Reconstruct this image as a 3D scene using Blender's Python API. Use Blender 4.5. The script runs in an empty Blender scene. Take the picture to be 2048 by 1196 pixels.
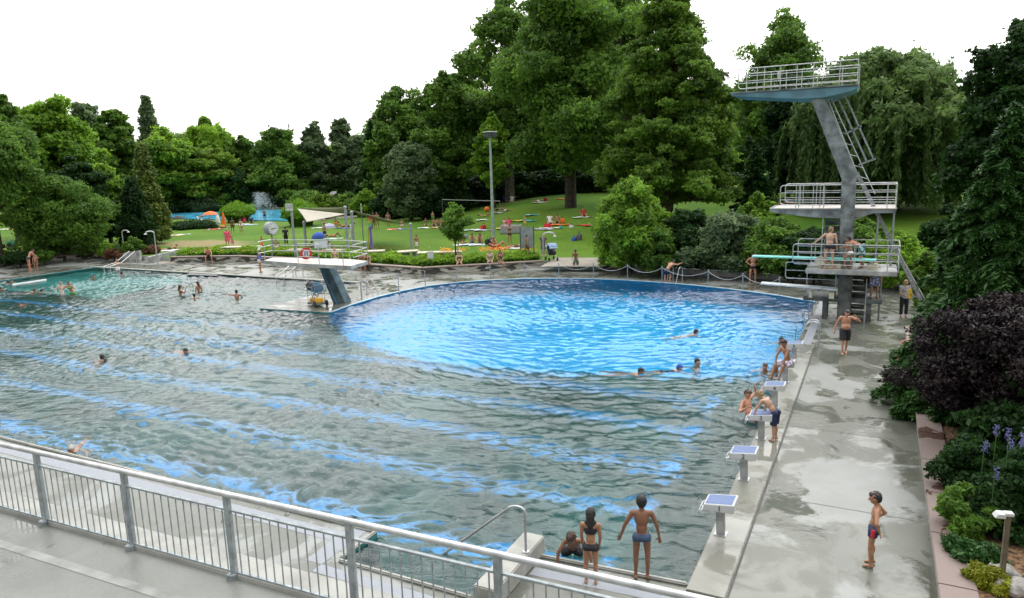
import bpy, bmesh, math, random
import numpy as np
from mathutils import Vector, Matrix
from mathutils.geometry import delaunay_2d_cdt
random.seed(7); RNG = np.random.default_rng(7)
PI = math.pi; R = math.radians
S = bpy.context.scene
COL = S.collection

# ------------------------------------------------------------ camera frame
CX, CY, F = 1024.0, 598.0, 1435.81           # pinhole of the photograph, in 2048 x 1196 pixels
AX = np.array([[0.89185906, 0.05718648, -0.44868376],
               [0.45134933, -0.17725055, 0.87456619],
               [-0.02951608, -0.9825029, -0.18389358]])
CAM = np.array([0, 0, 7.0])

def ray(px, py):
    return AX @ np.array([px - CX, py - CY, F])

def smooth(t):
    t = min(1, max(0, t)); return t * t * (3 - 2 * t)

def ground_z(x, y):
    """height of the lawn: flat on the left, a low rise behind the round pool"""
    d = math.hypot(x, y)
    az = math.degrees(math.atan2(x, y))               # 0 = along +y, negative = left
    k = smooth((az + 36) / 14)
    near = 0.36
    h = near + k * 2.3 * smooth((d - 52) / 40)
    h += 0.25 * k * smooth((d - 90) / 60)
    return h

def at(px, py, z=None):
    """where the line of sight through a pixel meets the ground (or the level z)"""
    w = ray(px, py)
    if z is not None:
        t = (z - 7.0) / w[2]; p = CAM + w * t; return Vector(p)
    t = 0.0
    w = w / np.linalg.norm(w)
    t = 30.0
    while t < 300:
        p = CAM + w * t
        if p[2] < ground_z(p[0], p[1]): return Vector((p[0], p[1], ground_z(p[0], p[1])))
        t += 0.1
    return Vector(CAM + w * 300)

def at_dist(px, D):
    """ground position in the direction of picture column px at horizontal distance D"""
    w = ray(px, 329 - (px - 1024) * 0.03); w = w[:2] / np.linalg.norm(w[:2])
    x, y = w * D
    return Vector((x, y, ground_z(x, y)))

def on_y(px, py, Y):
    w = ray(px, py); t = Y / w[1]; return Vector(CAM + w * t)

def height_to(P, py):
    """z at which the vertical through P passes picture row py"""
    lo, hi = -5.0, 90.0
    for _ in range(50):
        m = (lo + hi) / 2
        c = (np.array([P[0], P[1], m]) - CAM) @ AX
        if CY + F * c[1] / c[2] > py: lo = m
        else: hi = m
    return lo

def mpp(P):
    """metres per picture pixel at P"""
    c = (np.array(P) - CAM) @ AX
    return c[2] / F

def bearing(P):
    """rotation about z that turns local +y away from the camera at P"""
    return math.atan2(P[1], P[0]) - PI / 2

# ------------------------------------------------------------ materials
MATS = {}
def mat(name, col, rough=0.6, metal=0.0, var=0.12, scale=3.0, bump=0.0, bscale=40, spec=0.5, col2=None, trans=0.0):
    if name in MATS: return MATS[name]
    m = bpy.data.materials.new(name); m.use_nodes = True
    nt = m.node_tree; b = nt.nodes['Principled BSDF']
    b.inputs['Roughness'].default_value = rough; b.inputs['Metallic'].default_value = metal
    b.inputs['Specular IOR Level'].default_value = spec
    tc = nt.nodes.new('ShaderNodeTexCoord')
    n = nt.nodes.new('ShaderNodeTexNoise'); n.inputs['Scale'].default_value = scale; n.inputs['Detail'].default_value = 6
    nt.links.new(tc.outputs['Object'], n.inputs['Vector'])
    mx = nt.nodes.new('ShaderNodeMix'); mx.data_type = 'RGBA'
    c = list(col); c2 = list(col2) if col2 else [v * (1 - 2 * var) for v in c]
    if not col2: c = [min(1, v * (1 + var)) for v in c]
    mx.inputs[6].default_value = (*c, 1); mx.inputs[7].default_value = (*c2, 1)
    rp = nt.nodes.new('ShaderNodeMapRange'); rp.inputs[1].default_value = 0.35; rp.inputs[2].default_value = 0.65
    nt.links.new(n.outputs['Fac'], rp.inputs[0]); nt.links.new(rp.outputs[0], mx.inputs[0])
    nt.links.new(mx.outputs[2], b.inputs['Base Color'])
    if bump:
        n2 = nt.nodes.new('ShaderNodeTexNoise'); n2.inputs['Scale'].default_value = bscale; n2.inputs['Detail'].default_value = 5
        nt.links.new(tc.outputs['Object'], n2.inputs['Vector'])
        bp = nt.nodes.new('ShaderNodeBump'); bp.inputs['Strength'].default_value = bump; bp.inputs['Distance'].default_value = 0.02
        nt.links.new(n2.outputs['Fac'], bp.inputs['Height']); nt.links.new(bp.outputs[0], b.inputs['Normal'])
    MATS[name] = m
    return m

def srgb(r, g, b):
    return tuple(((v / 255) / 12.92 if v / 255 <= 0.04045 else ((v / 255 + 0.055) / 1.055) ** 2.4) for v in (r, g, b))

# ------------------------------------------------------------ mesh building
class MB:
    def __init__(s): s.v = []; s.f = []
    def add(s, vs, fs):
        o = len(s.v); s.v += [tuple(map(float, v)) for v in vs]; s.f += [[i + o for i in f] for f in fs]
        return s
    def box(s, c, size, rz=0, M=None):
        x, y, z = [k / 2 for k in size]
        vs = [(a * x, b * y, d * z) for d in (-1, 1) for b in (-1, 1) for a in (-1, 1)]
        m = (M if M is not None else Matrix.Rotation(rz, 3, 'Z'))
        vs = [tuple(m @ Vector(v) + Vector(c)) for v in vs]
        return s.add(vs, [[0, 2, 3, 1], [4, 5, 7, 6], [0, 1, 5, 4], [2, 6, 7, 3], [0, 4, 6, 2], [1, 3, 7, 5]])
    def bar(s, a, b, w, h):
        """rectangular bar from a to b; w horizontal, h the other way"""
        a, b = Vector(a), Vector(b); d = (b - a).normalized()
        u = Vector((0, 0, 1)).cross(d)
        if u.length < 1e-4: u = Vector((1, 0, 0))
        u.normalize(); t = d.cross(u)
        vs = [p + u * (i * w / 2) + t * (j * h / 2) for p in (a, b) for i, j in ((-1, -1), (1, -1), (1, 1), (-1, 1))]
        return s.add(vs, [[0, 3, 2, 1], [4, 5, 6, 7], [0, 1, 5, 4], [1, 2, 6, 5], [2, 3, 7, 6], [3, 0, 4, 7]])
    def tube(s, pts, r, n=8, cap=True):
        pts = [Vector(p) for p in pts]; rs = r if isinstance(r, (list, tuple)) else [r] * len(pts)
        o = len(s.v); prev = None
        for i, p in enumerate(pts):
            d = (pts[min(i + 1, len(pts) - 1)] - pts[max(i - 1, 0)]).normalized()
            if prev is None:
                u = d.cross(Vector((0, 0, 1)))
                if u.length < 1e-3: u = d.cross(Vector((1, 0, 0)))
            else: u = prev - d * prev.dot(d)
            u.normalize(); prev = u; w = d.cross(u)
            for k in range(n):
                a = 2 * PI * k / n
                s.v.append(tuple(p + (u * math.cos(a) + w * math.sin(a)) * rs[i]))
        for i in range(len(pts) - 1):
            for k in range(n):
                a = o + i * n + k; b = o + i * n + (k + 1) % n
                s.f.append([a, b, b + n, a + n])
        if cap:
            s.f.append([o + k for k in range(n)][::-1]); e = o + (len(pts) - 1) * n
            s.f.append([e + k for k in range(n)])
        return s
    def bend(s, pts, r, rad=0.12, n=8, close=False):
        """tube with rounded corners"""
        P = [Vector(p) for p in pts]; out = [P[0]]
        for i in range(1, len(P) - 1):
            a = (P[i - 1] - P[i]); b = (P[i + 1] - P[i]); k = min(rad, a.length / 2, b.length / 2)
            a.normalize(); b.normalize()
            p0 = P[i] + a * k; p2 = P[i] + b * k
            for t in (0, .25, .5, .75, 1):
                out.append(p0 * (1 - t) ** 2 + P[i] * 2 * t * (1 - t) + p2 * t * t)
        out.append(P[-1])
        return s.tube(out, r, n)
    def lathe(s, prof, c=(0, 0, 0), n=20, M=None):
        o = len(s.v); c = Vector(c)
        for (r, z) in prof:
            for k in range(n):
                a = 2 * PI * k / n; v = Vector((r * math.cos(a), r * math.sin(a), z))
                if M is not None: v = M @ v
                s.v.append(tuple(v + c))
        for i in range(len(prof) - 1):
            for k in range(n):
                a = o + i * n + k; b = o + i * n + (k + 1) % n
                s.f.append([a, b, b + n, a + n])
        s.f.append([o + k for k in range(n)][::-1]); e = o + (len(prof) - 1) * n
        s.f.append([e + k for k in range(n)])
        return s
    def prism(s, poly, a, b):
        """poly: list of 3D points, extruded by vector b-a"""
        d = Vector(b) - Vector(a); n = len(poly); P = [Vector(p) for p in poly]
        vs = P + [p + d for p in P]
        return s.add(vs, [list(range(n))[::-1], list(range(n, 2 * n))] + [[i, (i + 1) % n, (i + 1) % n + n, i + n] for i in range(n)])
    def ball(s, c, r, n=10, sc=(1, 1, 1)):
        prof = []
        m = max(4, n // 2 + 1)
        o = len(s.v)
        for i in range(m + 1):
            t = PI * i / m
            for k in range(n):
                a = 2 * PI * k / n
                s.v.append((c[0] + r * sc[0] * math.sin(t) * math.cos(a), c[1] + r * sc[1] * math.sin(t) * math.sin(a), c[2] + r * sc[2] * math.cos(t)))
        for i in range(m):
            for k in range(n):
                a = o + i * n + k; b = o + i * n + (k + 1) % n
                s.f.append([a, a + n, b + n, b])
        return s
    def build(s, name, m=None, parent=None, bevel=0, sm=False, label=None):
        me = bpy.data.meshes.new(name); me.from_pydata(s.v, [], s.f); me.validate()
        bm = bmesh.new(); bm.from_mesh(me)
        bmesh.ops.recalc_face_normals(bm, faces=bm.faces)
        if bevel:
            bmesh.ops.bevel(bm, geom=[e for e in bm.edges if e.calc_face_angle(0) > 0.6], offset=bevel, segments=2, affect='EDGES', clamp_overlap=True)
        bm.to_mesh(me); bm.free()
        if sm:
            for p in me.polygons: p.use_smooth = True
            me.set_sharp_from_angle(angle=R(40))
        ob = bpy.data.objects.new(name, me); COL.objects.link(ob)
        if m: me.materials.append(m)
        if parent: ob.parent = parent
        if label: ob['label'] = label
        return ob

def tag(o, label, cat=None, group=None):
    o['label'] = label
    if cat: o['category'] = cat
    if group: o['group'] = group
    return o

def thing(name, label, cat, loc=(0, 0, 0), rz=0, group=None):
    o = bpy.data.objects.new(name, None); COL.objects.link(o); o.empty_display_size = 0.3
    o.location = loc; o.rotation_euler = (0, 0, rz)
    return tag(o, label, cat, group)

def struct(o):
    o['kind'] = 'structure'; return o

def stuff(o, label):
    o['kind'] = 'stuff'; o['label'] = label; return o

def dup(root, loc=None, rz=None, label=None, group=None, scale=None):
    r = root.copy(); COL.objects.link(r)
    if loc is not None: r.location = loc
    if rz is not None: r.rotation_euler = (0, 0, rz)
    if label: r['label'] = label
    if group: r['group'] = group
    if scale is not None: r.scale = scale if hasattr(scale, '__len__') else (scale,) * 3
    def rec(src, dst):
        for ch in list(KIDS(src)):
            c = ch.copy(); COL.objects.link(c); c.parent = dst; rec(ch, c)
    rec(root, r)
    return r
def KIDS(o): return [c for c in bpy.data.objects if c.parent == o]

def poly_sheet(name, outer, holes, z, m, extra=None, zf=None):
    """flat sheet with holes, triangulated"""
    pts = []; edges = []
    def loop(L):
        o = len(pts); pts.extend([Vector((p[0], p[1])) for p in L]); n = len(L)
        edges.extend([(o + i, o + (i + 1) % n) for i in range(n)])
    loop(outer)
    for h in holes: loop(h)
    if extra: pts.extend([Vector(p) for p in extra])
    v, e, f, _, _, _ = delaunay_2d_cdt(pts, edges, [], 0, 1e-5)
    def inside(p, L):
        c = False; n = len(L); j = n - 1
        for i in range(n):
            if (L[i][1] > p[1]) != (L[j][1] > p[1]) and p[0] < (L[j][0] - L[i][0]) * (p[1] - L[i][1]) / (L[j][1] - L[i][1]) + L[i][0]: c = not c
            j = i
        return c
    fs = []
    for t in f:
        c = [sum(v[i][k] for i in t) / len(t) for k in (0, 1)]
        if inside(c, outer) and not any(inside(c, h) for h in holes): fs.append(list(t))
    me = bpy.data.meshes.new(name)
    me.from_pydata([(p[0], p[1], zf(p[0], p[1]) if zf else z) for p in v], [], fs)
    bm = bmesh.new(); bm.from_mesh(me); bmesh.ops.recalc_face_normals(bm, faces=bm.faces)
    if bm.faces and sum(fc.normal.z for fc in bm.faces) < 0: bmesh.ops.reverse_faces(bm, faces=bm.faces)
    loose = [q for q in bm.verts if not q.link_faces]; bmesh.ops.delete(bm, geom=loose, context='VERTS')
    bm.to_mesh(me); bm.free()
    o = bpy.data.objects.new(name, me); COL.objects.link(o); me.materials.append(m)
    return o

def walls(name, loop, z0, z1, m, closed=True):
    b = MB(); n = len(loop)
    for i in range(n if closed else n - 1):
        p, q = loop[i], loop[(i + 1) % n]
        b.add([(p[0], p[1], z0), (q[0], q[1], z0), (q[0], q[1], z1), (p[0], p[1], z1)], [[0, 1, 2, 3]])
    return b.build(name, m)

# ------------------------------------------------------------ camera, sky, sun
cd = bpy.data.cameras.new('camera'); cam = bpy.data.objects.new('camera', cd); COL.objects.link(cam)
cd.sensor_width = 36; cd.lens = 36 * F / 2048; cd.clip_end = 3000; cd.clip_start = 0.05
M = Matrix((( AX[0][0], -AX[0][1], -AX[0][2]), (AX[1][0], -AX[1][1], -AX[1][2]), (AX[2][0], -AX[2][1], -AX[2][2])))
cam.matrix_world = Matrix.Translation((0, 0, 7)) @ M.to_4x4()
S.camera = cam
S.view_settings.view_transform = 'Standard'; S.view_settings.look = 'None'
S.view_settings.exposure = -0.8; S.view_settings.gamma = 1.0

SUN_EL, SUN_AZ = 40, 30     # azimuth measured clockwise from +y
W = bpy.data.worlds.new('World'); S.world = W; W.use_nodes = True
nt = W.node_tree; bg = nt.nodes['Background']
sky = nt.nodes.new('ShaderNodeTexSky'); sky.sky_type = 'NISHITA'; sky.sun_disc = False
sky.sun_elevation = R(SUN_EL); sky.sun_rotation = R(SUN_AZ); sky.air_density = 1.0; sky.dust_density = 6.0; sky.ozone_density = 1.0
hs = nt.nodes.new('ShaderNodeHueSaturation'); hs.inputs['Saturation'].default_value = 0.18; hs.inputs['Value'].default_value = 1.0
nt.links.new(sky.outputs[0], hs.inputs['Color'])
# high cloud cover: brighter and darker banks over the hazy sky
tc = nt.nodes.new('ShaderNodeTexCoord'); nz = nt.nodes.new('ShaderNodeTexNoise'); nz.inputs['Scale'].default_value = 2.2; nz.inputs['Detail'].default_value = 7; nz.inputs['Roughness'].default_value = 0.55
mp = nt.nodes.new('ShaderNodeMapping'); mp.inputs['Scale'].default_value = (1, 1, 2.4)
nt.links.new(tc.outputs['Generated'], mp.inputs['Vector']); nt.links.new(mp.outputs[0], nz.inputs['Vector'])
cr = nt.nodes.new('ShaderNodeValToRGB'); cr.color_ramp.elements[0].position = 0.40; cr.color_ramp.elements[0].color = (5.2, 5.9, 6.8, 1)
cr.color_ramp.elements[1].position = 0.56; cr.color_ramp.elements[1].color = (17.5, 17.2, 16.6, 1)
nt.links.new(nz.outputs['Fac'], cr.inputs[0])
mx = nt.nodes.new('ShaderNodeMix'); mx.data_type = 'RGBA'; mx.inputs[0].default_value = 0.85
nt.links.new(hs.outputs[0], mx.inputs[6]); nt.links.new(cr.outputs[0], mx.inputs[7])
# an overcast sky is brightest overhead
sx = nt.nodes.new('ShaderNodeSeparateXYZ'); nt.links.new(tc.outputs['Generated'], sx.inputs[0])
mr = nt.nodes.new('ShaderNodeMapRange'); mr.inputs[1].default_value = 0.0; mr.inputs[2].default_value = 1.0; mr.inputs[3].default_value = 0.9; mr.inputs[4].default_value = 2.5
nt.links.new(sx.outputs[2], mr.inputs[0])
# the breaks between cloud banks only show high up; low down all is bright haze
lo = nt.nodes.new('ShaderNodeMapRange'); lo.interpolation_type = 'SMOOTHSTEP'; lo.inputs[1].default_value = 0.30; lo.inputs[2].default_value = 0.55
nt.links.new(sx.outputs[2], lo.inputs[0])
hz = nt.nodes.new('ShaderNodeMix'); hz.data_type = 'RGBA'; hz.inputs[6].default_value = (14.6, 14.5, 14.2, 1); nt.links.new(lo.outputs[0], hz.inputs[0]); nt.links.new(mx.outputs[2], hz.inputs[7])
m2 = nt.nodes.new('ShaderNodeMix'); m2.data_type = 'RGBA'; m2.blend_type = 'MULTIPLY'; m2.inputs[0].default_value = 1.0
nt.links.new(hz.outputs[2], m2.inputs[6]); nt.links.new(mr.outputs[0], m2.inputs[7])
# the sun stands behind the clouds ahead: that side of the sky is the brighter one
dp = nt.nodes.new('ShaderNodeVectorMath'); dp.operation = 'DOT_PRODUCT'; nt.links.new(tc.outputs['Generated'], dp.inputs[0])
dp.inputs[1].default_value = (math.sin(R(SUN_AZ - 40)) * math.cos(R(SUN_EL)), math.cos(R(SUN_AZ - 40)) * math.cos(R(SUN_EL)), math.sin(R(SUN_EL)))
dm = nt.nodes.new('ShaderNodeMapRange'); dm.inputs[1].default_value = -0.1; dm.inputs[2].default_value = 1.0; dm.inputs[3].default_value = 0.7; dm.inputs[4].default_value = 2.15; nt.links.new(dp.outputs['Value'], dm.inputs[0])
m3 = nt.nodes.new('ShaderNodeMix'); m3.data_type = 'RGBA'; m3.blend_type = 'MULTIPLY'; m3.inputs[0].default_value = 1.0
nt.links.new(m2.outputs[2], m3.inputs[6]); nt.links.new(dm.outputs[0], m3.inputs[7])
nt.links.new(m3.outputs[2], bg.inputs[0]); bg.inputs[1].default_value = 0.12
sl = bpy.data.lights.new('sun', 'SUN'); so = bpy.data.objects.new('sun', sl); COL.objects.link(so)
sl.energy = 1.1; sl.angle = R(26); sl.color = (1, 0.95, 0.86)
sd = Vector((math.sin(R(SUN_AZ)) * math.cos(R(SUN_EL)), math.cos(R(SUN_AZ)) * math.cos(R(SUN_EL)), math.sin(R(SUN_EL))))
so.rotation_euler = sd.to_track_quat('Z', 'Y').to_euler(); so.location = (0, -10, 30)
# ------------------------------------------------------------ setting
EDGE = lambda x: 10.29 if x < -7 else 10.76 + (x + 5.6) * 0.072      # near rim of the pool
POOL = [(-55.2, EDGE(-55.2)), (-8.4, EDGE(-8.4)), (-8.4, 9.2), (-5.6, 9.2), (-5.6, EDGE(-5.6)), (-2.5, EDGE(-2.5)), (-2.5, 37.2), (-4.3, 38.4), (-5.8, 39.1), (-7.2, 39.7), (-8.6, 40.15),
        (-10.2, 40.5), (-11.7, 40.75), (-13.5, 40.9), (-15.3, 40.8), (-17.4, 40.4), (-19.5, 39.6), (-21.2, 38.6), (-22.8, 37.2), (-23.9, 35.5),
        (-24.4, 33.5), (-24.6, 31.5), (-24.5, 29.2), (-24.2, 27.2), (-28.6, 26.8), (-28.75, 35.6), (-55.2, 35.2)]
WALLPTS = [at(0, 533, 0), at(180, 515, 0), at(232, 518, 0), at(290, 520, 0), at(345, 524, 0), at(480, 522, 0), at(600, 528, 0), at(710, 538, 0), at(845, 548, 0), at(1085, 534, 0),
           at(1093, 531, 0), at(1205, 531, 0), at(1265, 541, 0)]
far = [(p.x, p.y) for p in WALLPTS]
BACK = [(at(px, py, 0).x, at(px, py, 0).y) for px, py in ((1400, 550), (1520, 558), (1640, 567), (1730, 574), (1850, 582))]
DECK = [(far[0][0] - 8, 5.5), (1.25, 5.5), (1.25, 30), (4.5, 36), (5.5, 40.2)] + BACK[::-1] + far[::-1] + [(far[0][0] - 6, 26)]

def wet_concrete(name, dry, wet, wetness=0.5, joints=True, scale=0.35):
    m = bpy.data.materials.new(name); m.use_nodes = True; nt = m.node_tree; L = nt.links; N = nt.nodes
    b = N['Principled BSDF']; tc = N.new('ShaderNodeTexCoord')
    def noise(s, d, rough=0.6, sc=(1, 1, 1), dist=0):
        mp = N.new('ShaderNodeMapping'); mp.inputs['Scale'].default_value = sc
        n = N.new('ShaderNodeTexNoise'); n.inputs['Scale'].default_value = s; n.inputs['Detail'].default_value = d; n.inputs['Roughness'].default_value = rough; n.inputs['Distortion'].default_value = dist
        L.new(tc.outputs['Object'], mp.inputs['Vector']); L.new(mp.outputs[0], n.inputs['Vector']); return n.outputs['Fac']
    def rng(src, a, b_, lo=0, hi=1):
        r = N.new('ShaderNodeMapRange'); r.interpolation_type = 'SMOOTHSTEP'; r.inputs[1].default_value = a; r.inputs[2].default_value = b_; r.inputs[3].default_value = lo; r.inputs[4].default_value = hi
        L.new(src, r.inputs[0]); return r.outputs[0]
    wetm = rng(noise(scale, 9, 0.62, (1, 1, 1), 0.6), 0.5 - 0.1 * (wetness * 2 - 0.6), 0.56 - 0.1 * (wetness * 2 - 0.6))
    stain = rng(noise(1.3, 8, 0.7), 0.3, 0.7)
    fine = rng(noise(30, 4, 0.7), 0.2, 0.8, 0.86, 1.1)
    mx = N.new('ShaderNodeMix'); mx.data_type = 'RGBA'; mx.inputs[6].default_value = (*dry, 1); mx.inputs[7].default_value = (*wet, 1); L.new(wetm, mx.inputs[0])
    m2 = N.new('ShaderNodeMix'); m2.data_type = 'RGBA'; m2.blend_type = 'MULTIPLY'; m2.inputs[0].default_value = 0.5; L.new(mx.outputs[2], m2.inputs[6])
    cc = N.new('ShaderNodeMix'); cc.data_type = 'RGBA'; cc.inputs[6].default_value = (0.66, 0.66, 0.6, 1); cc.inputs[7].default_value = (1, 1, 1, 1); L.new(stain, cc.inputs[0]); L.new(cc.outputs[2], m2.inputs[7])
    m3 = N.new('ShaderNodeMix'); m3.data_type = 'RGBA'; m3.blend_type = 'MULTIPLY'; m3.inputs[0].default_value = 1; L.new(m2.outputs[2], m3.inputs[6]); L.new(fine, m3.inputs[7])
    L.new(m3.outputs[2], b.inputs['Base Color'])
    film = rng(noise(0.9, 7, 0.6, (1, 1, 1), 1.0), 0.4, 0.62)
    rr = N.new('ShaderNodeMath'); rr.operation = 'MULTIPLY'; L.new(wetm, rr.inputs[0]); L.new(film, rr.inputs[1])
    L.new(rng(rr.outputs[0], 0, 1, 0.38, 0.04), b.inputs['Roughness'])
    b.inputs['Specular IOR Level'].default_value = 0.55
    bp = N.new('ShaderNodeBump'); bp.inputs['Strength'].default_value = 0.25; bp.inputs['Distance'].default_value = 0.01
    L.new(noise(6, 5, 0.5), bp.inputs['Height']); L.new(bp.outputs[0], b.inputs['Normal'])
    return m
M_DECK = wet_concrete('wet_concrete', (0.235, 0.245, 0.235), (0.115, 0.12, 0.10), 0.72)
M_TERR = wet_concrete('terrace_concrete', (0.175, 0.18, 0.168), (0.145, 0.15, 0.138), 0.0)
M_KERB = mat('pale_concrete', (0.31, 0.31, 0.285), 0.75, var=0.1, scale=2.5, bump=0.2)
M_CONC = mat('concrete', (0.34, 0.35, 0.34), 0.75, var=0.2, scale=2.0, bump=0.25)
M_STEEL = mat('brushed_steel', (0.50, 0.51, 0.52), 0.35, 0.75, var=0.12, scale=6)
M_GALV = mat('galvanised_steel', (0.30, 0.335, 0.35), 0.5, 0.35, var=0.15, scale=10)
M_GRATE = None

deck = struct(poly_sheet('deck', DECK, [POOL], 0.0, M_DECK))
# basin
M_FLOOR = mat('pool_floor', (0.0, 0.085, 0.075), 0.8, var=0.2, scale=0.4)
M_TEAL = mat('pool_shallow_floor', (0.05, 0.27, 0.25), 0.8, var=0.15, scale=0.4)
M_BLUE = mat('pool_blue_floor', (0.0, 0.50, 1.0), 0.8, var=0.08, scale=0.5)
M_LINE = mat('lane_line_blue', (0.05, 0.44, 1.0), 0.8, var=0.05)
M_BWALL = mat('pool_blue_wall', (0.0, 0.22, 0.38), 0.8, var=0.1, scale=2)
M_TILE = mat('pool_wall', (0.02, 0.16, 0.16), 0.7, var=0.15, scale=2)
basin = walls('pool_wall', POOL, -3.4, -0.004, M_TILE); struct(basin)
basin.data.materials.append(M_BWALL)
for p in basin.data.polygons:
    if 6 <= p.index <= 22: p.material_index = 1
DEEP = [(-2.5, 25.6), (-4.0, 25.4), (-7.9, 24.2), (-10.6, 23.5), (-12.5, 23.15), (-15.7, 22.9), (-18.5, 23.7), (-21.2, 25.0), (-23.9, 27.2)]
DPOLY = DEEP + [(-24.2, 27.2)] + POOL[22:5:-1]
DPOLY = DEEP + [(p[0], p[1]) for p in POOL[23:5:-1]]
struct(poly_sheet('diving_pool_floor', DPOLY, [], -3.2, M_BLUE))
struct(poly_sheet('pool_floor', [(-42, 9.1), (-2.5, 9.1), (-2.5, 25.6)] + DEEP[1:] + [(-24.2, 27.2), (-28.7, 27.2), (-28.7, 36), (-42, 36)], [], -1.8, M_FLOOR))
struct(poly_sheet('pool_shallow_floor', [(-55.3, 27.0), (-42, 27.0), (-42, 36), (-55.3, 36)], [], -1.2, M_TEAL))
struct(poly_sheet('pool_floor', [(-55.3, 9.1), (-42, 9.1), (-42, 27.0), (-55.3, 27.0)], [], -1.8, M_FLOOR))
b = MB(); b.add([(-42, 27, -1.8), (-42, 35.4, -1.8), (-42, 35.4, -1.2), (-42, 27, -1.2)], [[0, 1, 2, 3]]); b.add([(-42, 27, -1.8), (-55.3, 27, -1.8), (-55.3, 27, -1.2), (-42, 27, -1.2)], [[0, 1, 2, 3]]); struct(b.build('pool_step_wall', M_TEAL))
b = MB()
for (p, q) in zip(DEEP[:-1], DEEP[1:]):
    b.add([(p[0], p[1], -3.2), (q[0], q[1], -3.2), (q[0], q[1], -1.8), (p[0], p[1], -1.8)], [[0, 1, 2, 3]])
struct(b.build('diving_pool_wall', M_BWALL))
# lane lines painted on the floor
b = MB()
for k, y in enumerate((12.05, 14.75, 17.3, 19.9, 22.4, 24.9)):
    x1 = -4.6 if k < 4 else (-4.6 if k == 4 else -24.5)
    segs = [(-53.5, x1)]
    if k == 4: segs = [(-53.5, -4.6)]
    for (x0, x1) in segs:
        w = 0.26 if k else 0.34
        zz = -1.796
        b.add([(x0, y - w / 2, zz), (x1, y - w / 2, zz), (x1, y + w / 2, zz), (x0, y + w / 2, zz)], [[0, 1, 2, 3]])
        b.add([(x1, y - 0.6, zz), (x1 + .3, y - 0.6, zz), (x1 + .3, y + 0.6, zz), (x1, y + 0.6, zz)], [[0, 1, 2, 3]])
struct(b.build('lane_lines', M_LINE))

# water: a real rippled surface
def water(name, x0, x1, y0, y1, z, step, amp, m):
    nx = int((x1 - x0) / step) + 1; ny = int((y1 - y0) / step) + 1
    X, Y = np.meshgrid(np.linspace(x0, x1, nx), np.linspace(y0, y1, ny))
    Z = np.zeros_like(X); r = np.random.default_rng(3)
    # bend the coordinates so that the crests are not straight
    WX = X + 0.6 * np.sin(Y * 0.55 + 1.3) + 0.35 * np.sin(X * 0.9 + Y * 0.4)
    WY = Y + 0.6 * np.sin(X * 0.47 + 0.4) + 0.35 * np.sin(Y * 1.1 - X * 0.35)
    env = 0.75 + 0.35 * np.sin(X * 0.21 + 1) * np.sin(Y * 0.27 + 2) + 0.2 * np.sin(X * 0.6 - Y * 0.5)
    for _ in range(44):
        lam = math.exp(r.uniform(math.log(0.22), math.log(1.35))); k = 2 * PI / lam
        th = r.normal(R(108), R(36)) if r.random() < 0.8 else r.uniform(0, PI)
        a = amp * lam * (0.62 if lam > .75 else 1.0) * r.uniform(0.6, 1.3)
        ph = k * (WX * math.cos(th) + WY * math.sin(th)) + r.uniform(0, 2 * PI)
        Z += a * (np.sin(ph) + 0.3 * np.cos(2 * ph))
    Z *= env
    V = np.stack([X, Y, Z + z], -1).reshape(-1, 3)
    i = np.arange(nx * ny).reshape(ny, nx)
    Q = np.stack([i[:-1, :-1], i[:-1, 1:], i[1:, 1:], i[1:, :-1]], -1).reshape(-1, 4)
    me = bpy.data.meshes.new(name); me.vertices.add(len(V)); me.vertices.foreach_set('co', V.ravel())
    me.loops.add(len(Q) * 4); me.loops.foreach_set('vertex_index', Q.ravel())
    me.polygons.add(len(Q)); me.polygons.foreach_set('loop_start', np.arange(len(Q)) * 4); me.polygons.foreach_set('loop_total', np.full(len(Q), 4))
    me.polygons.foreach_set('use_smooth', np.ones(len(Q), bool)); me.update(); me.validate()
    o = bpy.data.objects.new(name, me); COL.objects.link(o); me.materials.append(m)
    return struct(o)

def water_mat(name):
    m = bpy.data.materials.new(name); m.use_nodes = True; nt = m.node_tree; L = nt.links; N = nt.nodes
    N.remove(N['Principled BSDF']); out = N['Material Output']
    g = N.new('ShaderNodeBsdfRefraction'); g.inputs['IOR'].default_value = 1.33; g.inputs['Roughness'].default_value = 0.0
    g.inputs['Color'].default_value = (0.93, 0.985, 1, 1)
    gl = N.new('ShaderNodeBsdfGlossy'); gl.inputs['Roughness'].default_value = 0.0; gl.inputs['Color'].default_value = (1, 1, 1, 1)
    fr = N.new('ShaderNodeFresnel'); fr.inputs['IOR'].default_value = 1.45; ms = N.new('ShaderNodeMixShader')
    tc = N.new('ShaderNodeTexCoord'); mp = N.new('ShaderNodeMapping'); mp.inputs['Rotation'].default_value = (0, 0, R(25)); mp.inputs['Scale'].default_value = (1.0, 1.9, 1)
    n = N.new('ShaderNodeTexNoise'); n.inputs['Scale'].default_value = 6.5; n.inputs['Detail'].default_value = 4; n.inputs['Roughness'].default_value = 0.55; n.inputs['Distortion'].default_value = 0.8
    L.new(tc.outputs['Object'], mp.inputs['Vector']); L.new(mp.outputs[0], n.inputs['Vector'])
    bp = N.new('ShaderNodeBump'); bp.inputs['Strength'].default_value = 0.7; bp.inputs['Distance'].default_value = 0.02
    L.new(n.outputs['Fac'], bp.inputs['Height']); L.new(bp.outputs[0], g.inputs['Normal']); L.new(bp.outputs[0], gl.inputs['Normal']); L.new(bp.outputs[0], fr.inputs['Normal'])
    L.new(fr.outputs[0], ms.inputs[0]); L.new(g.outputs[0], ms.inputs[1]); L.new(gl.outputs[0], ms.inputs[2]); L.new(ms.outputs[0], out.inputs['Surface'])
    return m
M_WATER = water_mat('water')
water('water', -55.6, -2.35, 8.9, 41.2, -0.07, 0.05, 0.0095, M_WATER)
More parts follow.
